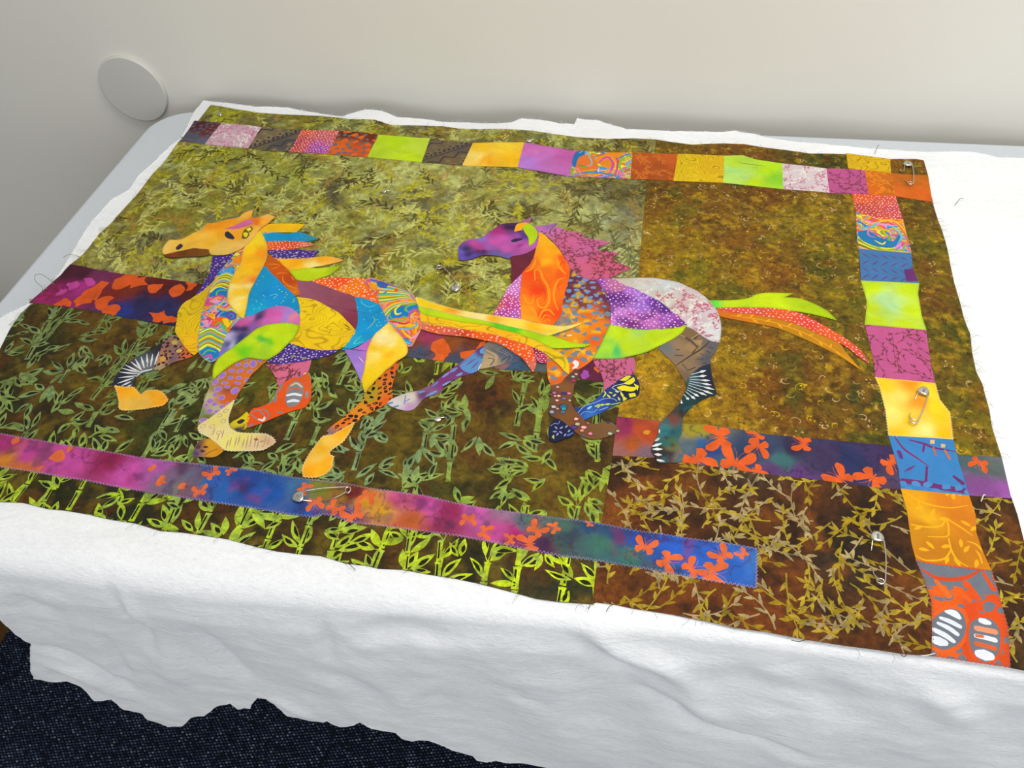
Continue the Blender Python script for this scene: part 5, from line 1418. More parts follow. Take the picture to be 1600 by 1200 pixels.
for x, y, a in ((869, 670, 2.3), (877, 670, .8), (867, 676, 3.3), (876, 677, -.6), (871, 680, -1.9), (883, 681, -2), (889, 675, 1), (885, 668, 1), (864, 684, 1.5)):
    p = plane_mm([(x, y)])[0]; b.append((leaf(p[0] - 2 * math.cos(a), p[1] - 2 * math.sin(a), 4.4, 1.7, a, 0, 4), (150, 160, 205)))
A('hoof', [(858, 671), (863, 661), (872, 656), (880, 661), (890, 669), (897, 675), (895, 681), (887, 685), (876, 689), (866, 692), (859, 687)], 5, (22, 28, 66), b + [S([(860, 667), (867, 663), (872, 664), (875, 659)], .8, .8, (150, 160, 200)), S([(887, 682), (895, 678)], 3, 2, (90, 110, 180)), G([(862, 684), (866, 681), (866, 688)], (190, 200, 70))], label='navy floral hoof')
# mane, neck and head
A('mane_lock', [(830, 354), (838, 355), (855, 353), (871, 350), (862, 357), (852, 364), (842, 368)], 4, [(840, 358, (190, 110, 180)), (862, 354, (160, 100, 170))], (), F_HAND, label='mauve mane lock')
A('mane_lock', [(845, 362), (857, 360), (870, 356), (880, 360), (890, 363), (911, 366), (906, 371), (925, 375), (954, 380), (942, 384), (933, 386), (934, 393), (950, 394), (967, 397), (956, 403), (962, 410), (986, 420), (965, 429), (950, 436), (936, 438), (925, 438), (910, 434), (895, 424), (888, 414), (880, 398), (866, 380), (855, 370)], 4, [(860, 362, (196, 110, 170)), (880, 375, (204, 96, 140)), (920, 390, (198, 96, 150)), (910, 420, (206, 96, 130)), (940, 415, (206, 90, 120))],
  pinkvine([(845, 355), (986, 360), (986, 440), (870, 435)], 41, 6.4, (12, 26)), label='pink vine-print mane')
SWO = (252, 150, 16); SWR = (240, 66, 4)
b = [S([(836, 440), (836, 424), (844, 424), (848, 436), (856, 450), (858, 470), (852, 482), (842, 480), (840, 470), (846, 466)], 1.5, 1.5, SWO, 4.5), S([(836, 445), (840, 438), (846, 446), (852, 462), (850, 472)], 1, 1, (226, 70, 6), 2), S([(883, 435), (872, 440), (866, 454), (866, 470), (872, 486)], 2, 2, SWO, 3.5), S([(818, 462), (824, 474), (832, 474), (834, 462)], 2, 1, SWO, 3), S([(822, 426), (830, 422), (836, 412), (837, 406)], 3, 2, SWO, 4), S([(868, 398), (874, 418), (884, 430)], 3, 2, SWO, 5),
     S([(826, 482), (832, 484), (838, 496), (836, 506)], 2, 3, SWO, 5), S([(842, 500), (848, 488), (858, 486), (866, 494)], 2, 2, SWO, 4), S([(846, 502), (852, 494), (860, 496)], 1, 1, SWO, 2.5), S([(850, 504), (856, 500), (860, 504)], 1, 1, SWO, 2), S([(874, 418), (880, 410), (882, 420)], 1, 1, SWR, 3), S([(880, 442), (872, 448), (874, 456)], 1, 1, (240, 80, 6), 3)]
A('neck_patch', [(842, 365), (850, 368), (860, 378), (866, 383), (875, 394), (883, 407), (889, 419), (889, 434), (884, 453), (879, 471), (877, 490), (870, 502), (862, 512), (850, 509), (836, 505), (815, 502), (814, 480), (813, 465), (815, 440), (817, 427), (826, 417), (834, 404), (838, 389)], 5,
  [(850, 380, (252, 180, 10)), (862, 395, (252, 170, 10)), (852, 410, (252, 180, 10)), (840, 410, (246, 110, 8)), (878, 405, (246, 90, 6)), (830, 430, (242, 70, 4)), (860, 425, (250, 120, 8)), (880, 430, (244, 90, 6)), (840, 455, (240, 60, 4)), (870, 455, (250, 110, 8)), (855, 470, (248, 110, 8)), (820, 470, (250, 130, 10)), (825, 500, (252, 170, 20)), (845, 490, (240, 70, 6)), (870, 490, (240, 74, 6)), (822, 485, (252, 150, 14))], b, F_HAND, label='orange swirl neck')
A('neck_patch', [(797, 402), (812, 400), (825, 396), (837, 387), (834, 404), (826, 417), (816, 427), (807, 436), (800, 443), (799, 430), (800, 418)], 5, (108, 34, 52), (), F_HAND, label='maroon throat')
A('head_patch', [(717, 392), (720, 384), (732, 377), (750, 374), (765, 365), (776, 357), (785, 352), (807, 350), (820, 350), (831, 354), (840, 364), (841, 376), (837, 388), (825, 396), (812, 400), (800, 402), (795, 406), (785, 403), (775, 401), (756, 400), (740, 405), (728, 408), (719, 408), (717, 405)], 6,
  [(719, 395, (110, 90, 196)), (727, 392, (50, 44, 90)), (731, 399, (44, 40, 84)), (722, 405, (100, 80, 180)), (740, 385, (196, 70, 150)), (748, 392, (190, 56, 140)), (744, 396, (60, 40, 90)), (752, 396, (40, 36, 84)), (737, 402, (90, 70, 170)), (760, 390, (150, 90, 170)), (770, 400, (104, 90, 160)), (790, 403, (110, 96, 170)), (770, 380, (196, 80, 164)), (785, 375, (200, 84, 170)), (780, 362, (176, 40, 120)), (795, 356, (40, 28, 64)), (803, 357, (30, 26, 60)), (790, 390, (206, 90, 176)), (810, 368, (170, 80, 170)), (812, 366, (70, 50, 120)), (817, 368, (80, 50, 130)), (820, 388, (196, 96, 176)), (814, 385, (170, 50, 130)), (835, 385, (196, 100, 176)), (808, 380, (180, 90, 180)), (752, 376, (130, 110, 196))], (), F_HAND, label='purple and pink hand-dyed head')
A('eye', [(798.5, 378), (805, 375), (817, 374.5), (815, 377), (805, 380), (800, 380)], 7, (40, 40, 66), (), F_HAND, grow=0, sp=2)
A('ear', [(816, 357), (825, 351), (835, 358), (840, 368), (835, 380), (827, 386), (826, 374), (821, 366)], 7, (178, 212, 6), (), F_HAND, label='lime ear')
A('ear', [(804, 364), (808, 353), (820, 350), (826, 351.5), (816, 356.5), (816, 361)], 7, (252, 172, 18), (), F_HAND, label='small yellow ear')
A('mane_lock', [(816, 347.5), (831, 341), (826, 351), (820, 350)], 6, (170, 100, 140), (), F_HAND, label='mauve forelock')

# ------------------------------------------------------------------ the near horse (left)
h1 = horse_root('horse_applique', 'running horse with golden head and psychedelic neck, appliqued at the left')
A = hz(h1)
LAV = (162, 116, 204); TC = (150, 130, 70)
# far legs
ZW = (222, 224, 224)
b = []
for (x0, y0, x1, y1, w) in ((242, 571, 249, 550, 3.4), (236, 573, 239, 554, 3.4), (231, 574, 230, 554, 3.4), (226, 576, 221, 558, 3.6), (221, 578, 212, 562, 3.2), (222, 580, 205, 566, 3.4), (219, 582, 196, 571, 3.2), (219, 583, 190, 576, 3.2), (216, 585, 187, 582, 3.4), (214, 588, 186, 591, 3.4), (210, 591, 184, 600, 4), (205, 597, 190, 604, 4), (206, 602, 198, 606, 3)):
    b.append(S([(x0, y0), (x1, y1)], 1.4, .8, ZW, w))
b.append(S([(214, 590), (222, 582), (238, 578)], 1.5, 2.5, ZW, 3))
b += [S([(221, 580), (212, 573)], 1, 1, (150, 110, 60)), S([(232, 573), (229, 566)], 1, 1, (150, 110, 60)), S([(220, 584), (213, 580)], 1, 1, (160, 120, 70))]
A('leg_patch', [(255, 534), (246, 541), (235, 549), (220, 556), (205, 565), (192, 576), (182, 588), (178, 598), (180, 606), (207, 607), (210, 594), (220, 585), (238, 579), (243, 570), (250, 553)], 3, [(250, 545, (40, 36, 46)), (200, 580, (34, 34, 48)), (185, 595, (30, 34, 54)), (225, 575, (110, 116, 124)), (210, 600, (60, 66, 80))], b, label='black and white zebra-print lower leg')
LD = (40, 30, 40)
A('leg_patch', [(258, 531), (270, 527), (278, 526), (286, 538), (295, 548), (304, 556), (290, 561), (270, 567), (260, 573), (249, 579), (240, 577), (243, 569), (250, 553), (254, 540)], 3, [(272, 535, (150, 120, 100)), (262, 540, (140, 96, 80)), (275, 548, (130, 100, 100)), (255, 562, (200, 130, 80)), (290, 552, (206, 96, 40)), (296, 556, (214, 100, 40)), (252, 575, (170, 150, 110)), (270, 560, (120, 90, 100))],
  leopard(poly_mm([(240, 526), (304, 526), (304, 580), (240, 580)]), random.Random(12), LD, (90, 66, 70), 4.6) + [G([(268, 534), (273, 532), (278, 535), (276, 539), (270, 539)], (196, 170, 76)), G([(276, 548), (282, 546), (286, 549), (281, 552), (276, 551)], (200, 176, 80)), G([(250, 560), (256, 557), (260, 561), (257, 566), (251, 565)], (206, 150, 70))], label='leopard-print upper leg')
A('hoof', [(180, 604), (195, 606), (208, 606), (214, 611), (219, 617), (223, 617.5), (227, 613), (235, 611), (246, 611), (256, 616), (263, 626), (255, 634), (240, 637), (222, 640), (190, 641), (187, 628), (184, 614)], 4, [(190, 612, (246, 166, 14)), (210, 615, (248, 176, 20)), (240, 618, (248, 170, 14)), (205, 632, (238, 186, 70)), (230, 625, (240, 190, 76)), (255, 628, (250, 164, 10))], (), F_HAND, label='golden heart-shaped hoof', stitch=(250, 226, 150))
A('leg_patch', [(415, 571), (440, 569), (460, 568), (487, 562), (484, 574), (480, 583), (470, 590), (455, 594), (437, 606), (432, 592), (424, 578)], 3, (212, 104, 136), pinkvine([(415, 565), (487, 562), (480, 590), (437, 606)], 51, 6, (8, 16)), label='pink vine-print upper leg')
b = [G([(448, 615), (452, 603), (462, 596), (472, 600), (475, 612), (470, 628), (460, 636), (450, 636), (446, 626)], (132, 132, 138)), S([(455, 604), (464, 600), (472, 606)], 3, 3, (222, 190, 160), 4), S([(450, 611), (460, 608), (472, 611)], 2, 2, (220, 100, 30), 3), S([(449, 619), (460, 617), (471, 619)], 4, 4, (236, 236, 240), 5), S([(450, 629), (458, 627), (467, 628)], 4, 4, (236, 236, 240), 6), S([(432, 612), (430, 628)], 4, 5, (130, 132, 140)), S([(441, 603), (436, 612)], 4, 3, (130, 132, 140)), S([(464, 590), (472, 588)], 5, 5, (130, 134, 142)), S([(480, 614), (480, 622)], 5, 5, (140, 138, 140)), S([(434, 645), (442, 646)], 3, 3, (130, 130, 138), 4),
     S([(394, 645), (408, 641), (418, 644), (420, 652), (412, 658), (402, 656), (392, 648)], 2, 2, (130, 134, 142)), S([(406, 643), (414, 650)], 2, 2, (130, 134, 142)), S([(404, 656), (412, 658), (414, 653)], 2, 3, (236, 230, 226), 4), S([(388, 668), (396, 664)], 3, 3, (140, 130, 140)), S([(471, 587), (478, 584)], 3, 2, (236, 230, 226)), S([(432, 613), (428, 624), (420, 632)], 3, 3, (140, 140, 146))]
A('leg_patch', [(437, 605), (455, 593), (470, 590), (479, 582), (484, 590), (486, 602), (486, 620), (483, 630), (475, 638), (460, 642), (445, 647), (430, 653), (412, 661), (400, 665), (388, 669), (386, 664), (389, 650), (396, 640), (405, 638), (415, 634), (428, 626), (433, 614)], 4, [(440, 612, (232, 86, 20)), (475, 600, (226, 92, 30)), (480, 625, (226, 84, 20)), (440, 640, (236, 84, 10)), (400, 650, (236, 80, 14)), (395, 665, (226, 84, 30))], b, label='orange and grey lower leg with a striped oval')
A('hoof', [(360, 664), (366, 659), (374, 655), (386, 645), (390, 651), (388, 660), (385, 670), (379, 674), (374, 678), (366, 675)], 4, [(380, 655, (222, 200, 10)), (370, 664, (220, 196, 14)), (384, 668, (206, 186, 14)), (372, 674, (80, 66, 60))], [G([(371, 660), (378, 656), (384, 658), (378, 663), (372, 663)], (60, 40, 40)), G([(367, 671), (374, 670), (380, 674), (372, 677)], (76, 60, 64)), S([(380, 670), (383, 664)], 2, 1, (96, 70, 20))], label='yellow and black hoof')
# hind leg
A('leg_patch', [(625, 565), (619, 581), (612, 607), (613, 621), (604, 631), (585, 642), (570, 650), (554, 662), (535, 673), (520, 681), (509, 682), (514, 671), (535, 655), (550, 641), (560, 633), (568, 622), (570, 616), (577, 607), (589, 594), (604, 579), (615, 570)], 3, [(615, 580, (220, 96, 30)), (600, 590, (214, 110, 30)), (605, 610, (226, 120, 30)), (580, 612, (180, 150, 20)), (575, 625, (176, 150, 24)), (600, 625, (230, 90, 20)), (585, 632, (236, 110, 20)), (560, 640, (230, 140, 30)), (540, 658, (236, 120, 20)), (515, 678, (150, 110, 110))],
  leopard(poly_mm([(505, 560), (628, 560), (628, 685), (505, 685)]), random.Random(13), (34, 22, 20), (180, 90, 30), 5.4), label='orange leopard-print hind leg')
A('hoof', [(554, 661), (550, 670), (546, 677), (540, 686), (535, 692), (525, 699), (517, 705), (515, 710), (518, 713), (522, 714), (520, 722), (519, 730), (511, 740), (500, 745), (489, 747), (475, 746), (473, 736), (475, 727), (479, 719), (487, 706), (495, 696), (504, 684), (509, 682), (521, 680), (537, 671)], 4, [(540, 670, (250, 176, 10)), (530, 680, (250, 180, 20)), (515, 692, (250, 200, 80)), (505, 700, (248, 180, 20)), (495, 718, (250, 200, 80)), (485, 735, (250, 170, 6)), (510, 725, (250, 176, 10)), (500, 740, (250, 180, 14))], (), F_HAND, label='golden hind hoof', stitch=(252, 232, 170))
# foreleg
b = []
for x, y, rx, ry in ((373, 571, 4.5, 3), (385, 572, 3.6, 4.4), (396, 570, 5, 6.6), (406, 565, 3.5, 2.5), (385, 563, 4, 2.2), (363, 581, 4.6, 3.2), (376, 581, 5.2, 3.2), (391, 582, 4.4, 3), (348, 588, 4.6, 6), (361, 592, 4.6, 3), (374, 592, 5, 2.6), (386, 595, 3, 4), (337, 598, 4, 6), (352, 600, 5, 2.6), (372, 600, 6, 2.2), (342, 609, 6, 4.5), (356, 606, 4.6, 2.6), (337, 618, 3.6, 3.6), (368, 612, 6, 6), (347, 623, 4.6, 4.4), (329, 628, 5, 4.2), (336, 633, 4, 3.6), (323, 635, 3.6, 3), (348, 637, 4.6, 3.4), (328, 644, 4.4, 4.2), (340, 645, 5, 3.2), (319, 658, 6, 3.6), (357, 632, 3, 2)):
    p = plane_mm([(x, y)])[0]; a = RNG.uniform(-.3, .5)
    b += [(blob(p[0], p[1], rx * .76, ry * .86, a, 10, .08, RNG), (196, 160, 160)), (blob(p[0], p[1], rx * .64, ry * .74, a, 10, .08, RNG), LAV)]
A('leg_patch', [(334, 594), (342, 589), (350, 580), (362, 573), (380, 564), (390, 561), (405, 563), (420, 563), (410, 571), (403, 578), (394, 586), (387, 596), (380, 606), (373, 616), (368, 625), (355, 637), (335, 652), (312, 667), (310, 664), (312, 654), (315, 645), (319, 632), (323, 620), (327, 610)], 5, [(390, 568, (196, 120, 50)), (365, 578, (200, 110, 50)), (385, 590, (224, 110, 24)), (360, 600, (214, 104, 30)), (345, 595, (170, 120, 70)), (335, 610, (150, 130, 80)), (360, 617, (214, 90, 20)), (352, 625, (220, 96, 20)), (330, 622, (190, 180, 130)), (318, 645, (120, 136, 96)), (335, 640, (190, 180, 150)), (312, 660, (130, 130, 100)), (325, 652, (110, 110, 30)), (358, 612, (140, 80, 50))], b, label='orange foreleg with lavender spots')
b = []
for x, y in ((354, 644), (344, 651), (350, 660), (332, 668), (318, 668), (343, 678), (355, 630)):
    p = plane_mm([(x, y)])[0]; b += [(blob(p[0], p[1], 2.6, 2.9, -.4, 10, .1, RNG), (190, 160, 140)), (blob(p[0], p[1], 1.8, 2.1, -.4, 10, .1, RNG), (230, 210, 120))]
for x, y, L in ((335, 676, 12), (342, 684, 12), (349, 680, 14), (356, 696, 14), (361, 692, 15), (369, 692, 18), (374, 690, 16), (381, 694, 14), (387, 692, 20), (393, 690, 20), (400, 692, 18), (404, 695, 16), (415, 690, 16), (420, 690, 12)):
    b.append(S([(x + 2, y - L / 2), (x - 2, y + L / 2)], .8, .8, (186, 150, 120), 2.2))
b += [S([(399, 688), (403, 689)], 3, 3, (150, 96, 30), 5), S([(408, 692), (412, 691)], 3, 3, (190, 150, 110), 5), S([(410, 700), (412, 699)], 2, 2, (190, 160, 110), 4)]
A('hoof', [(367, 627), (364, 635), (361, 643), (358, 652), (357, 660), (359, 667), (362, 672), (368, 676), (375, 678), (388, 679), (400, 679), (415, 680), (422, 683), (427, 686), (431, 692), (427, 696), (422, 699), (415, 703), (408, 705), (392, 706), (375, 706), (362, 706), (352, 704), (346, 699), (340, 694), (328, 685), (320, 681), (313, 677), (311, 668), (320, 661), (330, 655), (350, 640)], 6, [(350, 645, (232, 216, 120)), (325, 670, (226, 206, 150)), (345, 675, (234, 216, 140)), (365, 690, (230, 220, 110)), (385, 685, (232, 216, 110)), (400, 700, (226, 200, 150)), (425, 692, (214, 176, 130)), (335, 660, (228, 212, 110))], b, label='cream spotted hoof', stitch=(246, 240, 210))
A('hoof', [(309, 695), (317, 688), (330, 688), (340, 694), (351, 703), (346, 709), (335, 715), (318, 715), (302, 714), (304, 705)], 5, [(330, 695, (216, 156, 10)), (312, 695, (110, 70, 60)), (306, 710, (110, 84, 110)), (335, 708, (220, 150, 14)), (345, 703, (206, 140, 20))], [G([(317, 700), (322, 698), (327, 700), (322, 702)], (70, 44, 50)), G([(313, 705), (318, 704), (322, 707), (316, 709)], (76, 50, 56)), G([(306, 702), (310, 696), (315, 698), (312, 703)], (84, 50, 60)), S([(320, 713), (330, 707), (341, 703)], 1, 1, (90, 60, 20)), G([(303, 713), (305, 706), (311, 709), (310, 714)], (86, 66, 110))], label='gold and brown hoof under the cream one')
# tail over the far horse
TD = [(660, 512, (226, 120, 90)), (680, 512, (232, 96, 30)), (710, 520, (220, 96, 80)), (725, 524, (206, 60, 20)), (750, 526, (240, 92, 10)), (790, 538, (240, 84, 8)), (820, 548, (242, 100, 14)), (825, 560, (244, 84, 6)), (832, 575, (224, 110, 90))]
A('tail_lock', [(828, 543), (836, 545), (843, 548), (850, 553), (854, 560), (855, 567), (850, 569), (842, 567), (836, 563), (833, 554)], 6, [(835, 550, (150, 30, 40)), (850, 562, (176, 44, 84))], dots(poly_mm([(825, 540), (858, 540), (858, 570), (825, 570)]), RNG, 3.6, .95, (240, 160, 190)), label='dark red dotted tail lock')
A('tail_lock', [(661, 504), (680, 509), (710, 514), (750, 520), (780, 527), (800, 533), (812, 537), (828, 543), (833, 554), (837, 566), (837, 573), (833, 583), (828, 576), (822, 568), (815, 560), (805, 554), (795, 547), (780, 539), (760, 534), (735, 529), (710, 526), (690, 524), (675, 521), (659, 516)], 7, TD, dots(poly_mm([(655, 500), (840, 500), (840, 585), (655, 585)]), RNG, 5.8, 1.1, (250, 200, 180), .4), label='orange dotted tail lock', stitch=(214, 110, 70))
b = ()
A('tail_lock', [(657, 489), (680, 495), (720, 503), (760, 509), (790, 516), (825, 529), (850, 541), (863, 547), (872, 552), (880, 558), (885, 563), (888, 571), (889, 578), (888, 586), (881, 580), (875, 573), (860, 560), (846, 550), (830, 543), (810, 537), (780, 527), (750, 521), (710, 515), (680, 510), (660, 505)], 7, grain(field([(680, 503, (246, 196, 10)), (720, 510, (250, 200, 8)), (780, 522, (250, 180, 14)), (830, 538, (248, 196, 20)), (870, 560, (236, 196, 6)), (885, 578, (236, 204, 4))]), (160, 124, 6), 22, 9, .2, .75, 15), b, label='yellow woodgrain tail lock', sp=.9, stitch=(240, 200, 90))
A('tail_lock', [(654, 480), (670, 484), (710, 493), (760, 503), (800, 512), (830, 520), (848, 525), (860, 527), (875, 532), (890, 537), (908, 540), (922, 541), (912, 544), (900, 545), (882, 546), (865, 546), (856, 543), (848, 539), (836, 533), (825, 529), (805, 522), (780, 516), (760, 510), (720, 505), (680, 497), (658, 490)], 8, [(670, 488, (186, 220, 20)), (700, 497, (196, 222, 6)), (740, 503, (190, 216, 6)), (785, 512, (100, 204, 20)), (798, 515, (80, 200, 30)), (825, 524, (176, 216, 6)), (880, 540, (190, 222, 6))], (), F_HAND, label='lime green tail lock', stitch=(160, 186, 20))
A('tail_lock', [(650, 468), (660, 470), (670, 474), (700, 483), (730, 490), (770, 496), (800, 500), (814, 502), (832, 507), (850, 510), (865, 512), (880, 513), (895, 511), (908, 508), (900, 512), (890, 516), (875, 521), (860, 526), (850, 526), (838, 522), (820, 517), (800, 513), (780, 508), (760, 504), (710, 494), (670, 484), (655, 480)], 9, [(660, 474, (250, 214, 10)), (690, 484, (250, 200, 20)), (705, 488, (250, 170, 20)), (735, 493, (250, 226, 130)), (750, 496, (250, 230, 150)), (765, 499, (250, 180, 20)), (800, 505, (250, 214, 80)), (830, 512, (250, 190, 14)), (865, 518, (250, 220, 60)), (880, 515, (248, 230, 110))], (), F_HAND, label='pale yellow tail lock', stitch=(250, 230, 150))
# mane
A('mane_lock', [(404, 361), (410, 357), (417, 352), (435, 351), (455, 351), (476, 352), (470, 358), (463, 364), (446, 364), (430, 364), (409, 366)], 4, [(420, 357, (250, 190, 6)), (460, 356, (250, 196, 4))], (), F_HAND, label='yellow mane lock at the top')
TUR = (6, 150, 200)
A('mane_lock', [(407, 365), (420, 364), (436, 365), (452, 366), (466, 364), (481, 368), (490, 372), (497, 375), (480, 378), (465, 378), (450, 378), (432, 378), (415, 377)], 4, [(420, 370, (10, 150, 200)), (460, 372, (6, 146, 200)), (488, 374, (40, 140, 170))], [(blob(*plane_mm([(x, y)])[0], .9, .9), (70, 190, 160)) for x, y in ((472, 372), (479, 374), (485, 374), (464, 373), (470, 368), (414, 372), (416, 369))], label='blue mane lock')
A('mane_lock', [(415, 378), (432, 378), (450, 378), (475, 379), (483, 381), (491, 384), (480, 386), (470, 388), (459, 390), (448, 392), (420, 392), (418, 386)], 4, [(420, 385, (236, 96, 10)), (450, 384, (222, 80, 14)), (480, 384, (226, 110, 80))], dots(poly_mm([(414, 376), (492, 376), (492, 394), (414, 394)]), RNG, 4.6, .95, (250, 210, 200)), label='red dotted mane lock')
PB = (74, 44, 136)
A('mane_lock', [(419, 392), (434, 392), (448, 392), (465, 391), (480, 393), (500, 393), (492, 399), (486, 404), (458, 405), (430, 405), (424, 399)], 4, PB, cells(poly_mm([(419, 390), (500, 390), (500, 406), (419, 406)]), random.Random(17), 3.6, (176, 160, 200), (.2, .32), .4) + [(blob(*plane_mm([(x, y)])[0], 1.8, 1.2, .4), c) for x, y, c in ((454, 396, (130, 170, 170)), (464, 396, (220, 200, 160)), (460, 401, (150, 180, 180)))], label='purple print mane lock')
A('mane_lock', [(430, 405), (458, 405), (485, 404), (498, 403), (510, 402), (524, 404), (537, 408), (522, 412), (505, 416), (492, 418), (480, 421), (466, 423), (452, 424), (446, 419), (440, 413)], 4, [(445, 412, (250, 184, 20)), (465, 412, (248, 170, 6)), (488, 417, (250, 226, 130)), (500, 408, (248, 170, 14)), (530, 408, (240, 170, 70)), (470, 419, (250, 190, 20))], (), F_HAND, label='golden mane lock')
A('mane_lock', [(452, 424), (466, 423), (480, 421), (506, 420), (533, 417), (525, 424), (515, 431), (500, 436), (486, 440), (474, 440), (464, 438), (458, 431)], 5, [(470, 428, (190, 212, 4)), (500, 428, (200, 220, 4)), (525, 420, (176, 200, 10))], (), F_HAND, label='lime mane lock', stitch=(150, 170, 20))
A('mane_lock', [(417, 400), (424, 400), (430, 404), (437, 409), (444, 416), (454, 424), (464, 436), (465, 448), (469, 461), (462, 463), (456, 460), (450, 454), (440, 444), (428, 432), (420, 424), (411, 417), (416, 408)], 4, [(425, 410, (196, 90, 10)), (440, 425, (206, 84, 8)), (455, 440, (190, 70, 6)), (460, 455, (210, 110, 10))], [S(p, .6, .6, (246, 134, 14), 2.2) for p in ([(418, 414), (430, 414), (438, 416)], [(424, 422), (436, 418)], [(432, 430), (436, 428), (450, 428)], [(442, 432), (444, 442), (458, 450)], [(444, 447), (464, 452)], [(456, 460), (466, 455)], [(455, 432), (460, 440)])], label='burnt orange mane base')
# body
A('body_patch', [(464, 438), (476, 440), (489, 441), (505, 447), (530, 456), (556, 466), (558, 484), (559, 500), (556, 518), (547, 507), (537, 497), (518, 484), (502, 475), (486, 469), (468, 467), (466, 455)], 4, [(475, 450, (150, 84, 104)), (500, 460, (150, 80, 100)), (540, 470, (144, 70, 90)), (545, 500, (130, 50, 70)), (520, 475, (148, 76, 94))], (), F_HAND, label='dusty plum flank')
A('body_patch', [(487, 441), (496, 438), (506, 436), (525, 435), (550, 436), (571, 437), (576, 445), (585, 456), (592, 462), (594, 479), (580, 471), (566, 468), (555, 466), (530, 456), (505, 447)], 4, [(500, 440, (246, 100, 10)), (530, 440, (244, 74, 8)), (560, 445, (248, 120, 4)), (580, 465, (246, 100, 8)), (545, 458, (250, 130, 4))], dots(poly_mm([(485, 433), (598, 433), (598, 482), (485, 482)]), RNG, 5.4, 1.05, (250, 206, 190), .35), label='orange dotted back')
TQ = [(46, 190, 220), (150, 214, 150)]
b = [S([(564, 470), (568, 477), (578, 481), (588, 478)], .6, .6, (110, 200, 200), 1.5), S([(574, 516), (586, 503), (583, 496)], .6, .6, (150, 200, 60), 1.4), S([(588, 508), (591, 513)], .8, .8, (120, 190, 150), 1.6), S([(566, 526), (556, 534), (554, 539), (568, 535)], .6, .6, (120, 220, 170), 1.5)] + [(blob(*plane_mm([(x, y)])[0], 1.2, .9, .5), (90, 190, 190)) for x, y in ((579, 487), (588, 494), (590, 501), (593, 505), (595, 510), (602, 503), (559, 482), (569, 501), (541, 543), (597, 490))]
A('body_patch', [(555, 466), (564, 467), (575, 470), (585, 474), (594, 479), (598, 487), (603, 496), (607, 507), (598, 518), (585, 526), (570, 536), (556, 543), (545, 547), (535, 548), (540, 542), (548, 530), (554, 520), (559, 510), (560, 495), (558, 480)], 5, [(570, 480, (6, 150, 206)), (580, 500, (4, 144, 206)), (570, 520, (4, 150, 210)), (555, 538, (20, 170, 214))], b, F_HAND, label='bright blue hip')
A('body_patch', [(465, 466), (486, 469), (502, 475), (518, 484), (530, 491), (540, 501), (555, 518), (550, 528), (545, 536), (540, 541), (530, 547), (515, 548), (500, 548), (480, 545), (466, 541), (452, 537), (460, 528), (467, 519), (469, 500), (469, 480)], 5, grain(field([(480, 480, (246, 206, 14)), (510, 500, (248, 212, 6)), (530, 520, (240, 200, 8)), (480, 530, (240, 196, 6)), (545, 525, (236, 190, 14))]), (184, 144, 4), 24, 12, .26, .8, 18),
  [S([(506, 513), (520, 512)], .6, .6, (130, 100, 10), 1.2), S([(505, 517), (516, 522)], .6, .6, (130, 100, 10), 1), S([(514, 524), (519, 514)], .6, .6, (130, 100, 10), 1), S([(538, 508), (548, 515)], 1, 1, (96, 66, 14), 2), S([(540, 514), (550, 518)], .8, .8, (96, 66, 14), 1.6)], label='yellow woodgrain belly', sp=.8)
A('body_patch', [(452, 537), (466, 541), (480, 545), (498, 548), (520, 548), (531, 547), (522, 552), (514, 556), (502, 559), (490, 562), (472, 566), (455, 568), (436, 570), (418, 566), (428, 560), (437, 552), (446, 544)], 4, PB, [(q[0], (206, 190, 214)) for q in cells(poly_mm([(418, 537), (531, 537), (531, 572), (418, 572)]), random.Random(19), 3.3, 0, (.2, .3), .45)] + [(blob(*plane_mm([(x, y)])[0], 2.6, 1.8, .4), c) for x, y, c in ((460, 543, (120, 150, 150)), (458, 558, (150, 140, 90)), (476, 561, (140, 150, 100)), (440, 562, (170, 150, 170)))], label='purple flower-print belly')
A('body_patch', [(582, 528), (579, 536), (576, 545), (573, 554), (571, 575), (567, 592), (565, 600), (559, 584), (550, 567), (545, 558), (539, 549), (557, 545), (570, 537)], 4, [(575, 538, (206, 110, 196)), (570, 548, (190, 110, 204)), (555, 555, (150, 116, 200)), (565, 580, (164, 130, 220))], [S([(561, 559), (569, 568)], .8, .8, (226, 190, 206), 2)], F_HAND, label='lavender groin')
SWB = (20, 124, 190)
b = bands([(578, 437), (600, 443), (625, 451), (645, 461)], [(594, 478), (606, 476), (630, 470), (651, 471)], [(70, 100, 170), (150, 120, 190), (244, 200, 10), (110, 170, 30), (96, 180, 200), (244, 190, 20), (150, 140, 130), (240, 226, 110), (110, 180, 40), (90, 180, 200), (246, 196, 20), (100, 160, 30), (236, 222, 60), (120, 160, 150), (244, 170, 20)], 18)
b += bands([(598, 487), (612, 476), (632, 472), (650, 472)], [(604, 498), (614, 486), (630, 479), (653, 475)], [(246, 170, 30), (240, 200, 20), (120, 160, 160), (230, 226, 80), (100, 150, 30)], 16)
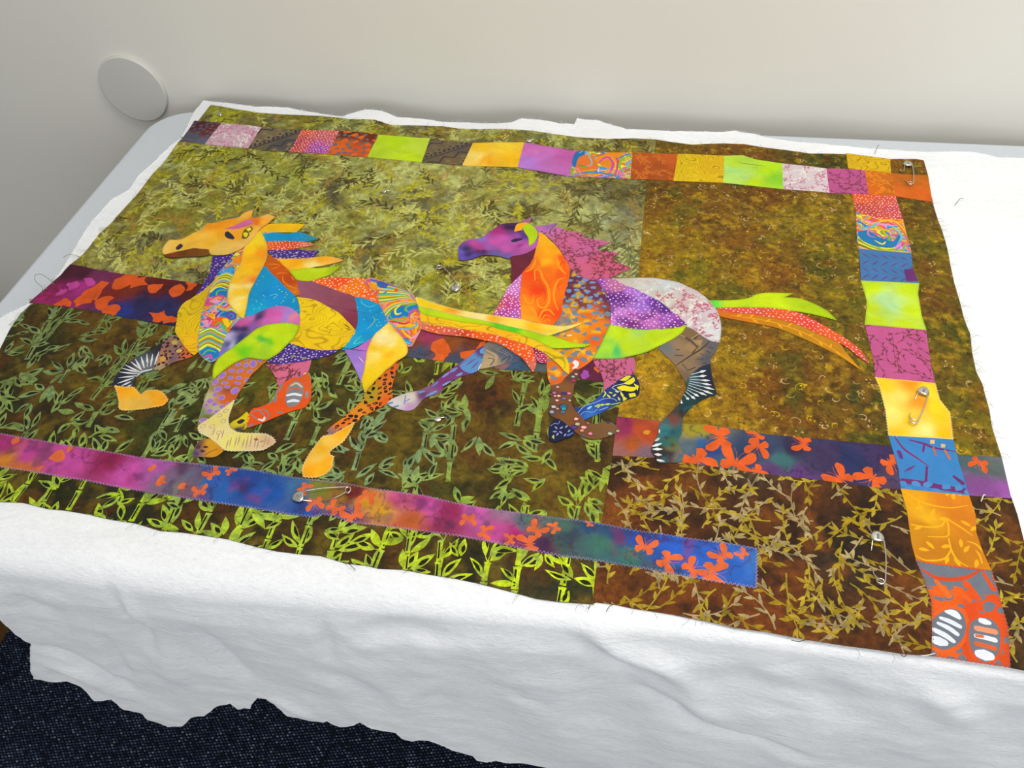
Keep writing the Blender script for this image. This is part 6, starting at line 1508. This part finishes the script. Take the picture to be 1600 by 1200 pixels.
b += [G([(574, 442), (586, 446), (590, 452), (586, 458), (580, 452)], (246, 150, 10)), G([(587, 456), (592, 454), (593, 461), (588, 461)], (236, 100, 20)), G([(588, 444), (596, 440), (608, 446), (604, 452), (594, 451)], (60, 90, 170)), G([(616, 454), (621, 452), (623, 457), (618, 458)], (230, 90, 20)), S([(600, 460), (604, 458)], 3, 3, SWB), G([(640, 461), (645, 464), (650, 472), (644, 468)], (200, 110, 140)),
      G([(607, 500), (612, 488), (628, 480), (653, 476), (657, 486), (650, 487), (640, 496), (626, 498), (614, 502)], SWB), S([(626, 478), (618, 486), (620, 493), (627, 491)], 2, 2.5, (238, 230, 60), 4), S([(654, 476), (638, 480), (634, 486), (640, 490)], 2, 2, (110, 190, 50), 4), S([(610, 488), (611, 498), (620, 503), (631, 502), (634, 497), (628, 496)], 1, 1, (100, 190, 60), 3), S([(606, 494), (608, 504), (618, 513), (634, 516), (648, 513), (652, 508), (647, 506)], 1.5, 2.5, (90, 180, 214), 4),
      S([(641, 500), (642, 490), (650, 486), (656, 492)], 3, 3, (206, 80, 150), 6), S([(642, 500), (644, 494), (650, 490)], 1, 1, (244, 190, 60), 4), S([(648, 506), (652, 498), (657, 495)], 2, 1.5, (244, 150, 20), 4), S([(610, 504), (618, 505), (632, 508), (640, 505)], 3, 3, (206, 40, 90), 4), S([(617, 508), (621, 508)], 5, 5, (240, 150, 190)), S([(616, 500), (624, 500)], 3, 3, (226, 130, 50), 4), S([(620, 514), (628, 524), (640, 532)], 2, 2, (206, 100, 120), 3), S([(628, 516), (636, 526), (644, 530)], 2, 2, (248, 196, 20), 4), S([(642, 516), (644, 528)], 1.5, 1.5, (226, 90, 20), 3), S([(650, 512), (650, 524)], 1, 1, (246, 180, 20), 4), S([(657, 508), (652, 522)], 1, 1, (206, 90, 70), 3),
      S([(642, 530), (650, 528), (653, 522)], 3, 3, (240, 150, 200), 5), G([(626, 530), (636, 532), (645, 538), (644, 541), (634, 539)], (40, 150, 206)), S([(632, 536), (644, 540)], 1, 1, (96, 200, 236), 3), S([(630, 530), (642, 533)], .8, .8, (30, 80, 130), 2)]
A('body_patch', [(570, 441), (576, 436), (590, 439), (610, 446), (625, 452), (642, 460), (650, 471), (654, 483), (658, 500), (659, 512), (655, 522), (650, 531), (646, 539), (643, 543), (636, 542), (629, 532), (618, 519), (608, 508), (605, 499), (599, 487), (593, 474), (591, 463), (584, 456), (576, 448)], 6, marble([(246, 150, 10), (240, 110, 20), (246, 190, 20), (226, 80, 40), (206, 80, 150), (246, 170, 30), (240, 130, 180), (236, 110, 20)], 15, 22, 23), b, label='psychedelic swirl rump', sp=.8, stitch=(190, 150, 170))
A('leg_patch', [(608, 506), (613, 512), (618, 519), (629, 531), (635, 540), (637, 550), (634, 557), (627, 562), (619, 567), (610, 575), (603, 580), (596, 588), (588, 595), (582, 602), (576, 608), (571, 615), (568, 606), (566, 596), (569, 584), (571, 575), (573, 560), (575, 550), (580, 536), (587, 524), (594, 518), (600, 513)], 7, [(602, 520, (250, 226, 130)), (595, 530, (250, 232, 160)), (612, 535, (250, 228, 140)), (585, 545, (250, 196, 14)), (600, 545, (250, 206, 6)), (588, 552, (250, 226, 110)), (620, 550, (250, 210, 30)), (600, 565, (250, 204, 4)), (580, 585, (250, 210, 6)), (575, 600, (244, 204, 4)), (610, 515, (250, 196, 14)), (605, 555, (250, 184, 10)), (625, 535, (250, 216, 60))], (), F_HAND, label='yellow thigh', stitch=(206, 170, 60))
A('body_patch', [(413, 417), (418, 421), (423, 428), (428, 432), (440, 444), (450, 454), (458, 461), (464, 469), (468, 479), (470, 490), (469, 498), (465, 494), (459, 486), (451, 482), (443, 480), (434, 481), (425, 482), (410, 487), (398, 493), (384, 499), (385, 488), (387, 475), (389, 463), (393, 452), (403, 434), (409, 423)], 5, [(410, 440, (10, 150, 204)), (430, 460, (4, 140, 206)), (400, 470, (6, 150, 206)), (455, 470, (6, 140, 196)), (395, 490, (6, 164, 210))],
  [S(p, .5, .5, (120, 216, 180), 1.4) for p in ([(422, 464), (430, 461), (435, 462)], [(435, 462), (430, 466), (428, 469)], [(411, 462), (415, 466)], [(459, 468), (460, 472), (456, 475)], [(433, 478), (432, 482)], [(400, 471), (403, 474)], [(407, 476), (411, 478)], [(396, 486), (399, 483)], [(404, 484), (407, 482)])] + [(blob(*plane_mm([(x, y)])[0], 1.0, .8), c) for x, y, c in ((412, 434, (120, 210, 120)), (437, 454, (110, 220, 220)), (441, 457, (150, 220, 110)), (447, 459, (140, 210, 110)), (449, 462, (160, 200, 80)), (446, 466, (110, 210, 120)), (443, 472, (100, 200, 160)), (440, 475, (100, 200, 160)), (434, 449, (100, 170, 190)), (404, 440, (120, 160, 180)), (402, 446, (120, 160, 180)), (395, 470, (80, 180, 190)), (396, 478, (80, 180, 190)), (413, 470, (90, 160, 150)), (465, 487, (90, 200, 200)))], F_HAND, label='bright blue shoulder')
b = ()
A('body_patch', [(335, 442), (329, 455), (325, 465), (320, 480), (316, 495), (313, 517), (311, 530), (311, 549), (304, 556), (295, 549), (286, 538), (280, 528), (275, 520), (276, 510), (278, 500), (279, 490), (284, 480), (291, 473), (300, 468), (310, 461), (320, 454)], 5, grain(field([(300, 485, (226, 190, 10)), (290, 510, (236, 196, 8)), (300, 540, (242, 186, 8)), (320, 465, (216, 180, 14))]), (176, 140, 6), 21, 12, .28, .8, 22), b, label='yellow woodgrain chest', sp=.8)
A('neck_patch', [(333, 403), (345, 401), (358, 399), (371, 395), (366, 401), (360, 408), (350, 419), (340, 431), (330, 442), (320, 454), (306, 463), (312, 455), (318, 447), (324, 436), (329, 426), (331, 414)], 5, PB, [(q[0], (176, 160, 204)) for q in cells(poly_mm([(300, 395), (371, 395), (371, 465), (300, 465)]), random.Random(22), 4.2, 0, (.14, .22), .5)] + [(blob(*plane_mm([(x, y)])[0], 2.4, 1.8, .3), (150, 140, 150)) for x, y in ((339, 416), (350, 411))], label='purple print throat strip')
b = bands([(333, 446), (345, 431), (356, 427), (367, 432)], [(325, 468), (334, 456), (346, 452), (359, 456)], [(140, 180, 190), (236, 226, 60), (110, 170, 30), (240, 190, 40), (120, 160, 30), (236, 232, 70), (110, 170, 200), (230, 150, 50), (90, 150, 30), (236, 226, 60), (226, 150, 60), (100, 150, 30), (240, 236, 60)], 16)
b += bands([(311, 520), (330, 512), (343, 518), (357, 524)], [(311, 549), (325, 541), (338, 546), (348, 552)], [(110, 150, 190), (240, 236, 80), (100, 180, 40), (226, 150, 60), (96, 170, 200), (110, 170, 30), (240, 226, 50), (230, 150, 50), (90, 160, 40), (120, 170, 200), (236, 170, 50), (100, 160, 30), (240, 240, 70)], 16)
b += [G([(327, 463), (335, 452), (350, 450), (358, 455), (357, 468), (345, 464), (330, 466)], (16, 120, 190)), S([(330, 458), (337, 452), (346, 450), (357, 454)], 4, 1, (240, 232, 60), 3), S([(339, 463), (341, 457), (350, 455), (356, 457)], 3, 1, (110, 190, 60), 3), S([(323, 476), (332, 468), (343, 464), (350, 466), (346, 472)], 2, 3, (206, 70, 130), 4), S([(328, 474), (340, 467), (345, 469)], 2, 2, (246, 160, 30), 4), S([(324, 496), (332, 482), (345, 474), (357, 467)], 1.5, 1.5, (90, 180, 200), 4), S([(328, 496), (338, 484), (350, 474), (358, 471)], 1, 1, (240, 200, 20), 3), S([(321, 485), (330, 478)], 3, 2, (230, 110, 40)), S([(320, 490), (330, 482)], 1.5, 1.5, (206, 60, 90)), S([(338, 496), (346, 488)], 4, 4, (60, 70, 160)), S([(336, 494), (344, 487)], 1.2, 1.2, (90, 180, 200)),
      G([(354, 490), (362, 487), (370, 492), (370, 500), (362, 503), (355, 498)], (90, 80, 170)), S([(357, 496), (362, 492), (366, 497), (361, 500)], 1.5, 1.5, (40, 150, 220), 2), S([(374, 492), (376, 499), (366, 511), (360, 514)], 2, 3, (70, 190, 236), 5), S([(355, 486), (364, 484)], 2, 2, (200, 190, 220), 3), S([(316, 502), (326, 500), (334, 502)], 3, 3, (206, 60, 110), 5), S([(314, 512), (326, 510), (332, 502)], 2, 2, (240, 140, 180), 4), S([(318, 504), (324, 499)], 1, 1, (240, 150, 40), 2.5), G([(334, 504), (344, 497), (354, 498), (360, 506), (362, 516), (357, 518), (352, 508), (342, 505)], (238, 104, 14)), G([(348, 500), (356, 500), (360, 510), (356, 514), (350, 506)], (250, 206, 10)), S([(336, 510), (344, 506), (352, 514), (356, 522)], 2, 2, (120, 180, 30), 4), S([(342, 511), (347, 512), (352, 520)], 1, 1, (70, 180, 200), 3),
      G([(311, 551), (325, 543), (340, 548), (346, 556), (342, 560), (330, 566), (318, 560)], (10, 130, 200)), S([(312, 550), (326, 541), (340, 546), (346, 552)], 2, 1, (238, 236, 80), 3), S([(318, 556), (326, 549), (338, 552)], 3, 1.5, (110, 200, 50), 3.5), S([(320, 560), (328, 557), (332, 562)], 3, 3, (230, 80, 150), 5), S([(332, 568), (344, 562)], 1, 1, (60, 190, 236), 3), S([(322, 564), (327, 561)], 2, 2, (240, 220, 170)),
      G([(366, 406), (374, 400), (380, 404), (374, 414), (366, 412)], (246, 140, 14)), S([(357, 414), (362, 409)], 3, 4, (60, 120, 200)), S([(374, 396), (384, 389)], 2, 2, (130, 180, 196)), S([(350, 424), (360, 417), (372, 417)], 1.5, 1.5, (230, 100, 30), 3), S([(345, 428), (358, 424), (370, 424)], 3, 2, (80, 170, 210)), S([(372, 402), (380, 400)], 1, 1, (90, 160, 210), 4), S([(372, 395), (380, 393)], 1, 1, (240, 200, 60), 3)]
A('neck_patch', [(384, 387), (380, 399), (378, 413), (369, 427), (365, 435), (360, 446), (358, 456), (357, 468), (360, 476), (368, 487), (378, 498), (375, 504), (365, 514), (356, 525), (352, 533), (349, 545), (345, 557), (338, 564), (330, 568), (324, 565), (318, 560), (311, 550), (311, 530), (313, 517), (316, 495), (320, 480), (325, 465), (328, 454), (335, 442), (340, 431), (350, 419), (360, 408), (371, 395)], 6, marble(PSY, 17, 24, 33), b, label='psychedelic swirl neck', sp=.8, stitch=(170, 150, 150))
A('body_patch', [(382, 498), (390, 496), (398, 494), (406, 490), (420, 484), (432, 481), (444, 481), (453, 483), (460, 487), (465, 491), (469, 498), (468, 512), (458, 510), (445, 508), (435, 508), (425, 510), (415, 512), (405, 516), (397, 521), (390, 527), (380, 534), (372, 541), (363, 548), (354, 554), (344, 562), (344, 555), (350, 540), (353, 529), (362, 516), (370, 507), (376, 501)], 7,
  [(390, 500, (190, 110, 180)), (405, 496, (80, 60, 110)), (404, 500, (40, 36, 80)), (382, 508, (206, 84, 150)), (375, 512, (196, 80, 150)), (380, 520, (30, 36, 80)), (370, 520, (34, 40, 90)), (362, 520, (40, 44, 100)), (378, 532, (40, 50, 110)), (395, 514, (140, 90, 170)), (360, 530, (196, 180, 220)), (352, 530, (190, 186, 220)), (366, 540, (180, 180, 220)), (356, 540, (70, 80, 130)), (350, 552, (130, 110, 200)), (420, 495, (216, 90, 170)), (435, 492, (210, 90, 170)), (430, 503, (220, 100, 180)), (415, 505, (206, 100, 180)), (450, 490, (160, 130, 210)), (452, 500, (160, 130, 210)), (462, 495, (230, 130, 150)), (464, 505, (220, 110, 180))], (), F_HAND, label='pink and navy hand-dyed upper foreleg')
A('leg_patch', [(344, 561), (354, 553), (363, 547), (372, 540), (381, 533), (390, 526), (397, 520), (405, 515), (415, 511), (425, 509), (435, 508), (445, 507), (457, 508), (468, 511), (467, 517), (464, 523), (459, 531), (452, 538), (445, 545), (437, 553), (428, 559), (418, 564), (404, 563), (390, 561), (379, 564), (370, 568), (361, 573), (351, 580), (342, 588), (334, 595), (334, 586), (335, 577), (339, 568)], 8, [(360, 560, (198, 222, 2)), (380, 551, (110, 200, 10)), (384, 550, (120, 206, 10)), (410, 530, (70, 186, 40)), (410, 536, (60, 180, 60)), (420, 537, (96, 196, 10)), (408, 541, (160, 214, 60)), (400, 545, (196, 222, 2)), (440, 525, (198, 224, 2)), (430, 545, (196, 220, 2)), (430, 518, (198, 224, 2)), (395, 535, (196, 222, 4)), (345, 575, (196, 220, 2)), (365, 555, (196, 220, 2)), (420, 525, (196, 222, 2)), (405, 523, (194, 220, 2)), (430, 535, (196, 222, 2))], (), F_HAND, label='lime green upper foreleg', stitch=(110, 120, 40))
A('neck_patch', [(400, 369), (406, 364), (409, 366), (412, 371), (414, 376), (418, 387), (418, 398), (417, 406), (415, 412), (410, 422), (403, 434), (397, 446), (393, 453), (389, 463), (387, 475), (384, 490), (382, 499), (378, 498), (368, 487), (358, 475), (357, 465), (358, 456), (360, 446), (365, 435), (369, 427), (378, 413), (380, 400), (384, 388), (392, 378)], 8, [(400, 375, (250, 206, 10)), (410, 380, (250, 214, 20)), (395, 395, (248, 204, 6)), (408, 398, (248, 150, 10)), (410, 378, (250, 220, 60)), (390, 410, (248, 180, 8)), (400, 420, (248, 170, 8)), (388, 425, (250, 200, 10)), (395, 440, (248, 130, 10)), (375, 440, (250, 186, 10)), (368, 450, (250, 228, 130)), (375, 460, (250, 200, 14)), (365, 465, (250, 226, 110)), (390, 450, (250, 226, 130)), (380, 475, (250, 204, 10)), (370, 480, (250, 226, 110)), (364, 466, (248, 180, 14)), (383, 460, (250, 196, 14)), (376, 470, (250, 230, 140)), (380, 490, (246, 210, 40))], (), F_HAND, label='yellow neck band', stitch=(214, 190, 110))
A('head_patch', [(256, 393), (259, 386), (263, 381), (267, 378), (280, 378), (290, 375), (304, 367), (314, 363), (320, 357), (325, 352), (340, 351), (355, 346), (373, 343), (381, 337), (389, 333), (396, 331), (394, 338), (393, 343), (400, 344), (410, 341), (420, 338), (430, 342), (424, 347), (420, 351), (412, 356), (406, 361), (402, 367), (397, 374), (390, 381), (382, 388), (376, 392), (370, 395), (363, 398), (355, 400), (340, 401), (332, 400), (329, 397), (327, 392), (315, 391), (304, 390), (290, 393), (275, 396), (258, 400), (256, 397)], 9,
  [(262, 388, (240, 196, 90)), (285, 383, (240, 190, 70)), (300, 378, (244, 186, 50)), (320, 370, (244, 190, 70)), (330, 360, (248, 150, 10)), (345, 356, (250, 150, 6)), (365, 350, (250, 160, 10)), (385, 340, (246, 186, 60)), (350, 368, (244, 170, 20)), (330, 380, (246, 184, 40)), (350, 385, (240, 196, 90)), (345, 395, (238, 196, 90)), (370, 370, (246, 166, 20)), (375, 382, (240, 190, 90)), (400, 345, (230, 110, 14)), (404, 350, (226, 110, 10)), (420, 342, (246, 184, 80)), (415, 350, (246, 170, 40)), (400, 360, (246, 186, 70)), (392, 374, (240, 190, 90)), (325, 366, (248, 184, 40))], (), F_HAND, label='golden hand-dyed head', stitch=(226, 190, 110))
A('mouth', [(257, 399), (275, 395.5), (290, 392.5), (304, 389.5), (316, 391), (327, 392), (329, 400), (318, 402.5), (304, 403), (290, 403.5), (270, 404.5), (258, 402.5)], 8, [(262, 401, (110, 56, 14)), (275, 400, (140, 56, 10)), (290, 397, (100, 56, 10)), (305, 396, (120, 66, 10)), (322, 397, (130, 76, 14))], (), F_HAND, label='brown batik mouth', grow=0)
A('eye', [(352.5, 370), (353.5, 366), (357, 364.5), (361, 367), (365, 371), (367.5, 375), (365, 377), (358, 375.5), (354, 373)], 10, (44, 42, 56), (), F_HAND, sp=2, grow=0)
A('nostril', [(276, 391), (279, 387), (283, 384), (287, 386), (285, 390), (279, 393.5)], 10, (46, 44, 58), (), F_HAND, sp=2, grow=0)
A('mane_lock', [(352, 360), (363, 357), (375, 352), (388, 346.5), (396, 348.5), (394, 353), (380, 358), (367, 361)], 10, (214, 104, 160), (), F_HAND, label='pink forelock', sp=2, grow=0)
A('ear', [(379, 375), (380.5, 367), (384, 361), (393, 356.5), (396, 360), (393, 365), (388, 367), (391, 369), (387, 375), (382, 376)], 10, (110, 96, 14), [G([(382, 372), (381.5, 367), (386, 366), (389, 369), (386, 374)], (236, 220, 30)), G([(383, 362), (392, 358), (394, 362), (389, 365), (386, 361)], (240, 226, 60))], label='yellow and brown ear', sp=2, grow=0)

# ------------------------------------------------------------------ safety pins
def surf(pts, lift=0.0):
    """photo points on the quilt -> 3D points lying on it"""
    mm = plane_mm(pts) / 1000
    return np.column_stack([mm, QUILT_Z + ripple(mm[:, 0], mm[:, 1]) + lift])


def pin_frame(head, coil):
    h, c = surf([head])[0], surf([coil])[0]
    d = c - h; L = np.linalg.norm(d); d /= L
    s = np.cross([0, 0, 1.0], d); s /= np.linalg.norm(s)
    return h, d, s, np.cross(d, s), L


def safety_pin(head, coil, label, flip=1, gap=(0.28, 0.72)):
    """closed pin: domed cap at the head, spring coil at the tail, the point side running through the cloth"""
    h, d, s, up, L = pin_frame(head, coil)
    s = s * flip
    root = tag(empty('safety_pin', h), label, 'safety pin', 'safety pins holding the quilt layers')
    w = L * 0.10; r = 0.00055; hi = 0.0042
    def at(a, b, c): return np.array([d[i] * a + s[i] * b + up[i] * c for i in range(3)])
    # back wire, coil and the two visible stubs of the pointed wire
    path = [at(L * .06, w, hi), at(L * .5, w * 1.05, hi * 1.15), at(L * .93, w * .75, hi)]
    cen = at(L * .955, 0, hi)
    for k in range(31):
        a = math.pi / 2 * .8 - k / 30 * (2 * math.pi * 1.62)
        rr = w * .62
        path.append(cen + d * math.cos(a) * rr * .8 + s * math.sin(a) * rr + up * (0.0006 - 0.0012 * k / 30))
    path += [at(L * (gap[1] + .1), -w * .85, hi * .5), at(L * gap[1], -w * .92, 0.0006), at(L * (gap[1] - .04), -w * .95, -0.0006)]
    v, f = tube(smooth_open(path, 3), r, 8)
    wire = mesh_obj('wire', v, f, M_METAL, root)
    v, f = tube(smooth_open([at(L * (gap[0] + .03), -w * .95, -0.0006), at(L * gap[0], -w * .93, .0008), at(L * .12, -w * .8, hi * .75), at(L * .04, -w * .72, hi * .9)], 4), r, 8)
    mesh_obj('point', v, f, M_METAL, root)
    # cap: a folded shield open towards the coil
    V = []; F = []; n = 20; m_ = 10
    for i in range(m_ + 1):
        t = i / m_
        a = L * (-.05 + .2 * t)
        hw = w * (1.05 * math.sin(math.pi * min(.5, .12 + t * .6)) + .12) * (1 if t < .75 else 1 - (t - .75) * .9)
        th = 0.0017 * (1 if t > .1 else .6)
        for k in range(n):
            q = 2 * math.pi * k / n
            V.append(at(a, hw * math.cos(q), hi * .9 + th * math.sin(q)))
    for i in range(m_):
        for k in range(n):
            x, y = i * n + k, i * n + (k + 1) % n
            F.append((x, y, y + n, x + n))
    F.append(tuple(reversed(range(n)))); F.append(tuple(range(m_ * n, (m_ + 1) * n)))
    cap = mesh_obj('cap', V, F, M_METAL, root)
    # pressed slot in the cap
    v, f = tube([at(L * .03, 0, hi * .9 + .0014), at(L * .12, 0, hi * .9 + .0015)], w * .22, 10)
    mesh_obj('cap_slot', v, f, M_LEG, cap)
    return root


safety_pin((463, 780), (549, 769), 'silver safety pin lying across the pink and blue strip', 1, (.27, .66))
safety_pin((1442, 612), (1424, 665), 'silver safety pin on the yellow square of the side column', 1)
safety_pin((1369, 838), (1374, 916), 'silver safety pin on the rust brown branch-print panel', 1)
safety_pin((1417, 258), (1421, 292), 'silver safety pin across the orange corner square', 1)
safety_pin((714, 456), (686, 420), 'silver safety pin in the olive panel left of the purple horse head', -1, (.1, .9))


def half_pin(head, ang, label):
    """a pin of which only the cap shows between folds of cloth"""
    h = surf([head])[0]
    d = np.array([math.cos(ang), math.sin(ang), 0]); s = np.array([-d[1], d[0], 0]); up = np.array([0, 0, 1.0])
    root = tag(empty('safety_pin', h), label, 'safety pin', 'safety pins holding the quilt layers')
    def at(a, b, c): return d * a + s * b + up * c
    V = []; F = []; n = 14; m_ = 7
    for i in range(m_ + 1):
        t = i / m_; hw = 0.0026 * (.35 + math.sin(math.pi * (.1 + .62 * t)) * .75)
        for k in range(n):
            q = 2 * math.pi * k / n
            V.append(at(.0065 * t, hw * math.cos(q), .0016 + .0014 * math.sin(q)))
    for i in range(m_):
        for k in range(n):
            x, y = i * n + k, i * n + (k + 1) % n
            F.append((x, y, y + n, x + n))
    F.append(tuple(reversed(range(n)))); F.append(tuple(range(m_ * n, (m_ + 1) * n)))
    mesh_obj('cap', V, F, M_METAL, root)
    v, f = tube(smooth_open([at(.006, .001, .0016), at(.010, .0012, .0012), at(.013, .0012, -.0006)], 4), .00055, 8)
    mesh_obj('wire', v, f, M_METAL, root)


half_pin((679, 658), .4, 'cap of a safety pin glinting in the bamboo-print panel below the blue and purple leg')
half_pin((596, 301), .2, 'cap of a safety pin half sunk in the olive panel under the lime square')
half_pin((823, 222), .3, 'cap of a safety pin beside the mauve square at the top edge')
half_pin((346, 182), 2.4, 'cap of a safety pin at the top left corner of the quilt')

# ------------------------------------------------------------------ loose threads
TN = [0]


def thread(pts, label, mat=None, r=0.00022, lift=0.0012):
    p = surf(pts, lift)
    k = np.linspace(0, 1, len(p)); p[:, 2] += 0.003 * np.sin(np.pi * k)
    c = p.mean(0)
    v, f = tube(smooth_open(p - c, 5), r, 5)
    o = mesh_obj('loose_thread', v, f, mat or M_THREAD_D, None, loc=tuple(c))
    tag(o, label, 'thread', 'loose threads on the quilt and batting')


thread([(86, 446), (76, 437), (66, 432), (58, 434), (57, 441), (62, 447), (68, 452), (66, 458)], 'olive thread curling out beside the left end of the purple strip', M_THREAD_O, .0003)
thread([(128, 404), (118, 402), (108, 402), (100, 404)], 'short dark thread sticking out of the left quilt edge', M_THREAD_O, .0003)
thread([(1366, 242), (1368, 237), (1371, 231), (1373, 228)], 'dark thread standing on the batting above the yellow edge square', M_THREAD_D, .0003)
thread([(1491, 322), (1497, 316), (1500, 314), (1505, 312)], 'small dark thread on the white batting right of the quilt corner', M_THREAD_D, .0003)
thread([(1236, 1001), (1246, 1006), (1252, 1004), (1264, 999)], 'dark thread curled on the batting under the rust brown panel', M_THREAD_D, .0003)
thread([(1406, 1023), (1410, 1029), (1414, 1026), (1412, 1022)], 'little looped thread at the front quilt edge beside the striped square', M_THREAD_D, .0003)
thread([(1436, 1026), (1446, 1027), (1455, 1025), (1460, 1022)], 'white thread at the corner of the striped orange square', M_THREAD_W, .0004)
thread([(1532, 785), (1534, 778), (1539, 775)], 'white thread on the mauve strip end', M_THREAD_W, .0005)
thread([(922, 946), (921, 951), (919, 953)], 'dark thread hanging at the front edge between bamboo and brown panels', M_THREAD_D, .0003)
thread([(947, 957), (952, 951), (958, 946)], 'thin dark thread by the front edge of the rust brown panel', M_THREAD_D, .0003)
thread([(540, 880), (548, 886), (556, 892)], 'thin dark thread under the bamboo panel edge', M_THREAD_D, .0003)


def frayed_edge():
    """the frayed thread ends standing out along the cut edges of the quilt top"""
    rng = random.Random(77); parts = []
    edges = [(LEFT[:14], 60), (EDGE_R, 90), (BOT_L[2:], 40), (BOT_R, 30), (TOP_L, 30), (TOP_R, 20)]
    for line, n in edges:
        p = surf(line, 0.0004)
        for _ in range(n):
            i = rng.randrange(len(p) - 1); t = rng.random(); a = p[i] + (p[i + 1] - p[i]) * t
            L = rng.uniform(.003, .011)
            dirn = rng.uniform(0, 6.28)
            e = a + np.array([math.cos(dirn) * L, math.sin(dirn) * L, rng.uniform(0, .002)])
            mid = (a + e) / 2 + np.array([rng.uniform(-1, 1), rng.uniform(-1, 1), .6]) * L * .2
            parts.append(tube(np.array([a, mid, e]), .00013, 3, False))
    v, f = join(parts)
    o = mesh_obj('frayed_threads', v, f, M_THREAD_O, quilt)
    o.location = (-WLOC[0], -WLOC[1], -WLOC[2])
    o['kind'] = 'stuff'; o['label'] = 'frayed olive threads along the cut edges'


frayed_edge()


def batting_fibres():
    """fine fibres standing out of the torn edges of the batting"""
    rng = random.Random(78); parts = []
    for line, n in ((back, 260), (left[:14], 160)):
        p = surf(line, -0.001)
        for _ in range(n):
            i = rng.randrange(len(p) - 1); t = rng.random(); a = p[i] + (p[i + 1] - p[i]) * t
            L = rng.uniform(.002, .006); dirn = rng.uniform(0, 6.28)
            e = a + np.array([math.cos(dirn) * L, math.sin(dirn) * L, rng.uniform(-.002, .003)])
            parts.append(tube(np.array([a, (a + e) / 2 + np.array([0, 0, L * .2]), e]), .00016, 3, False))
    v, f = join(parts)
    o = mesh_obj('edge_fibres', v, f, M_BATTING, batting)
    o['kind'] = 'stuff'


batting_fibres()
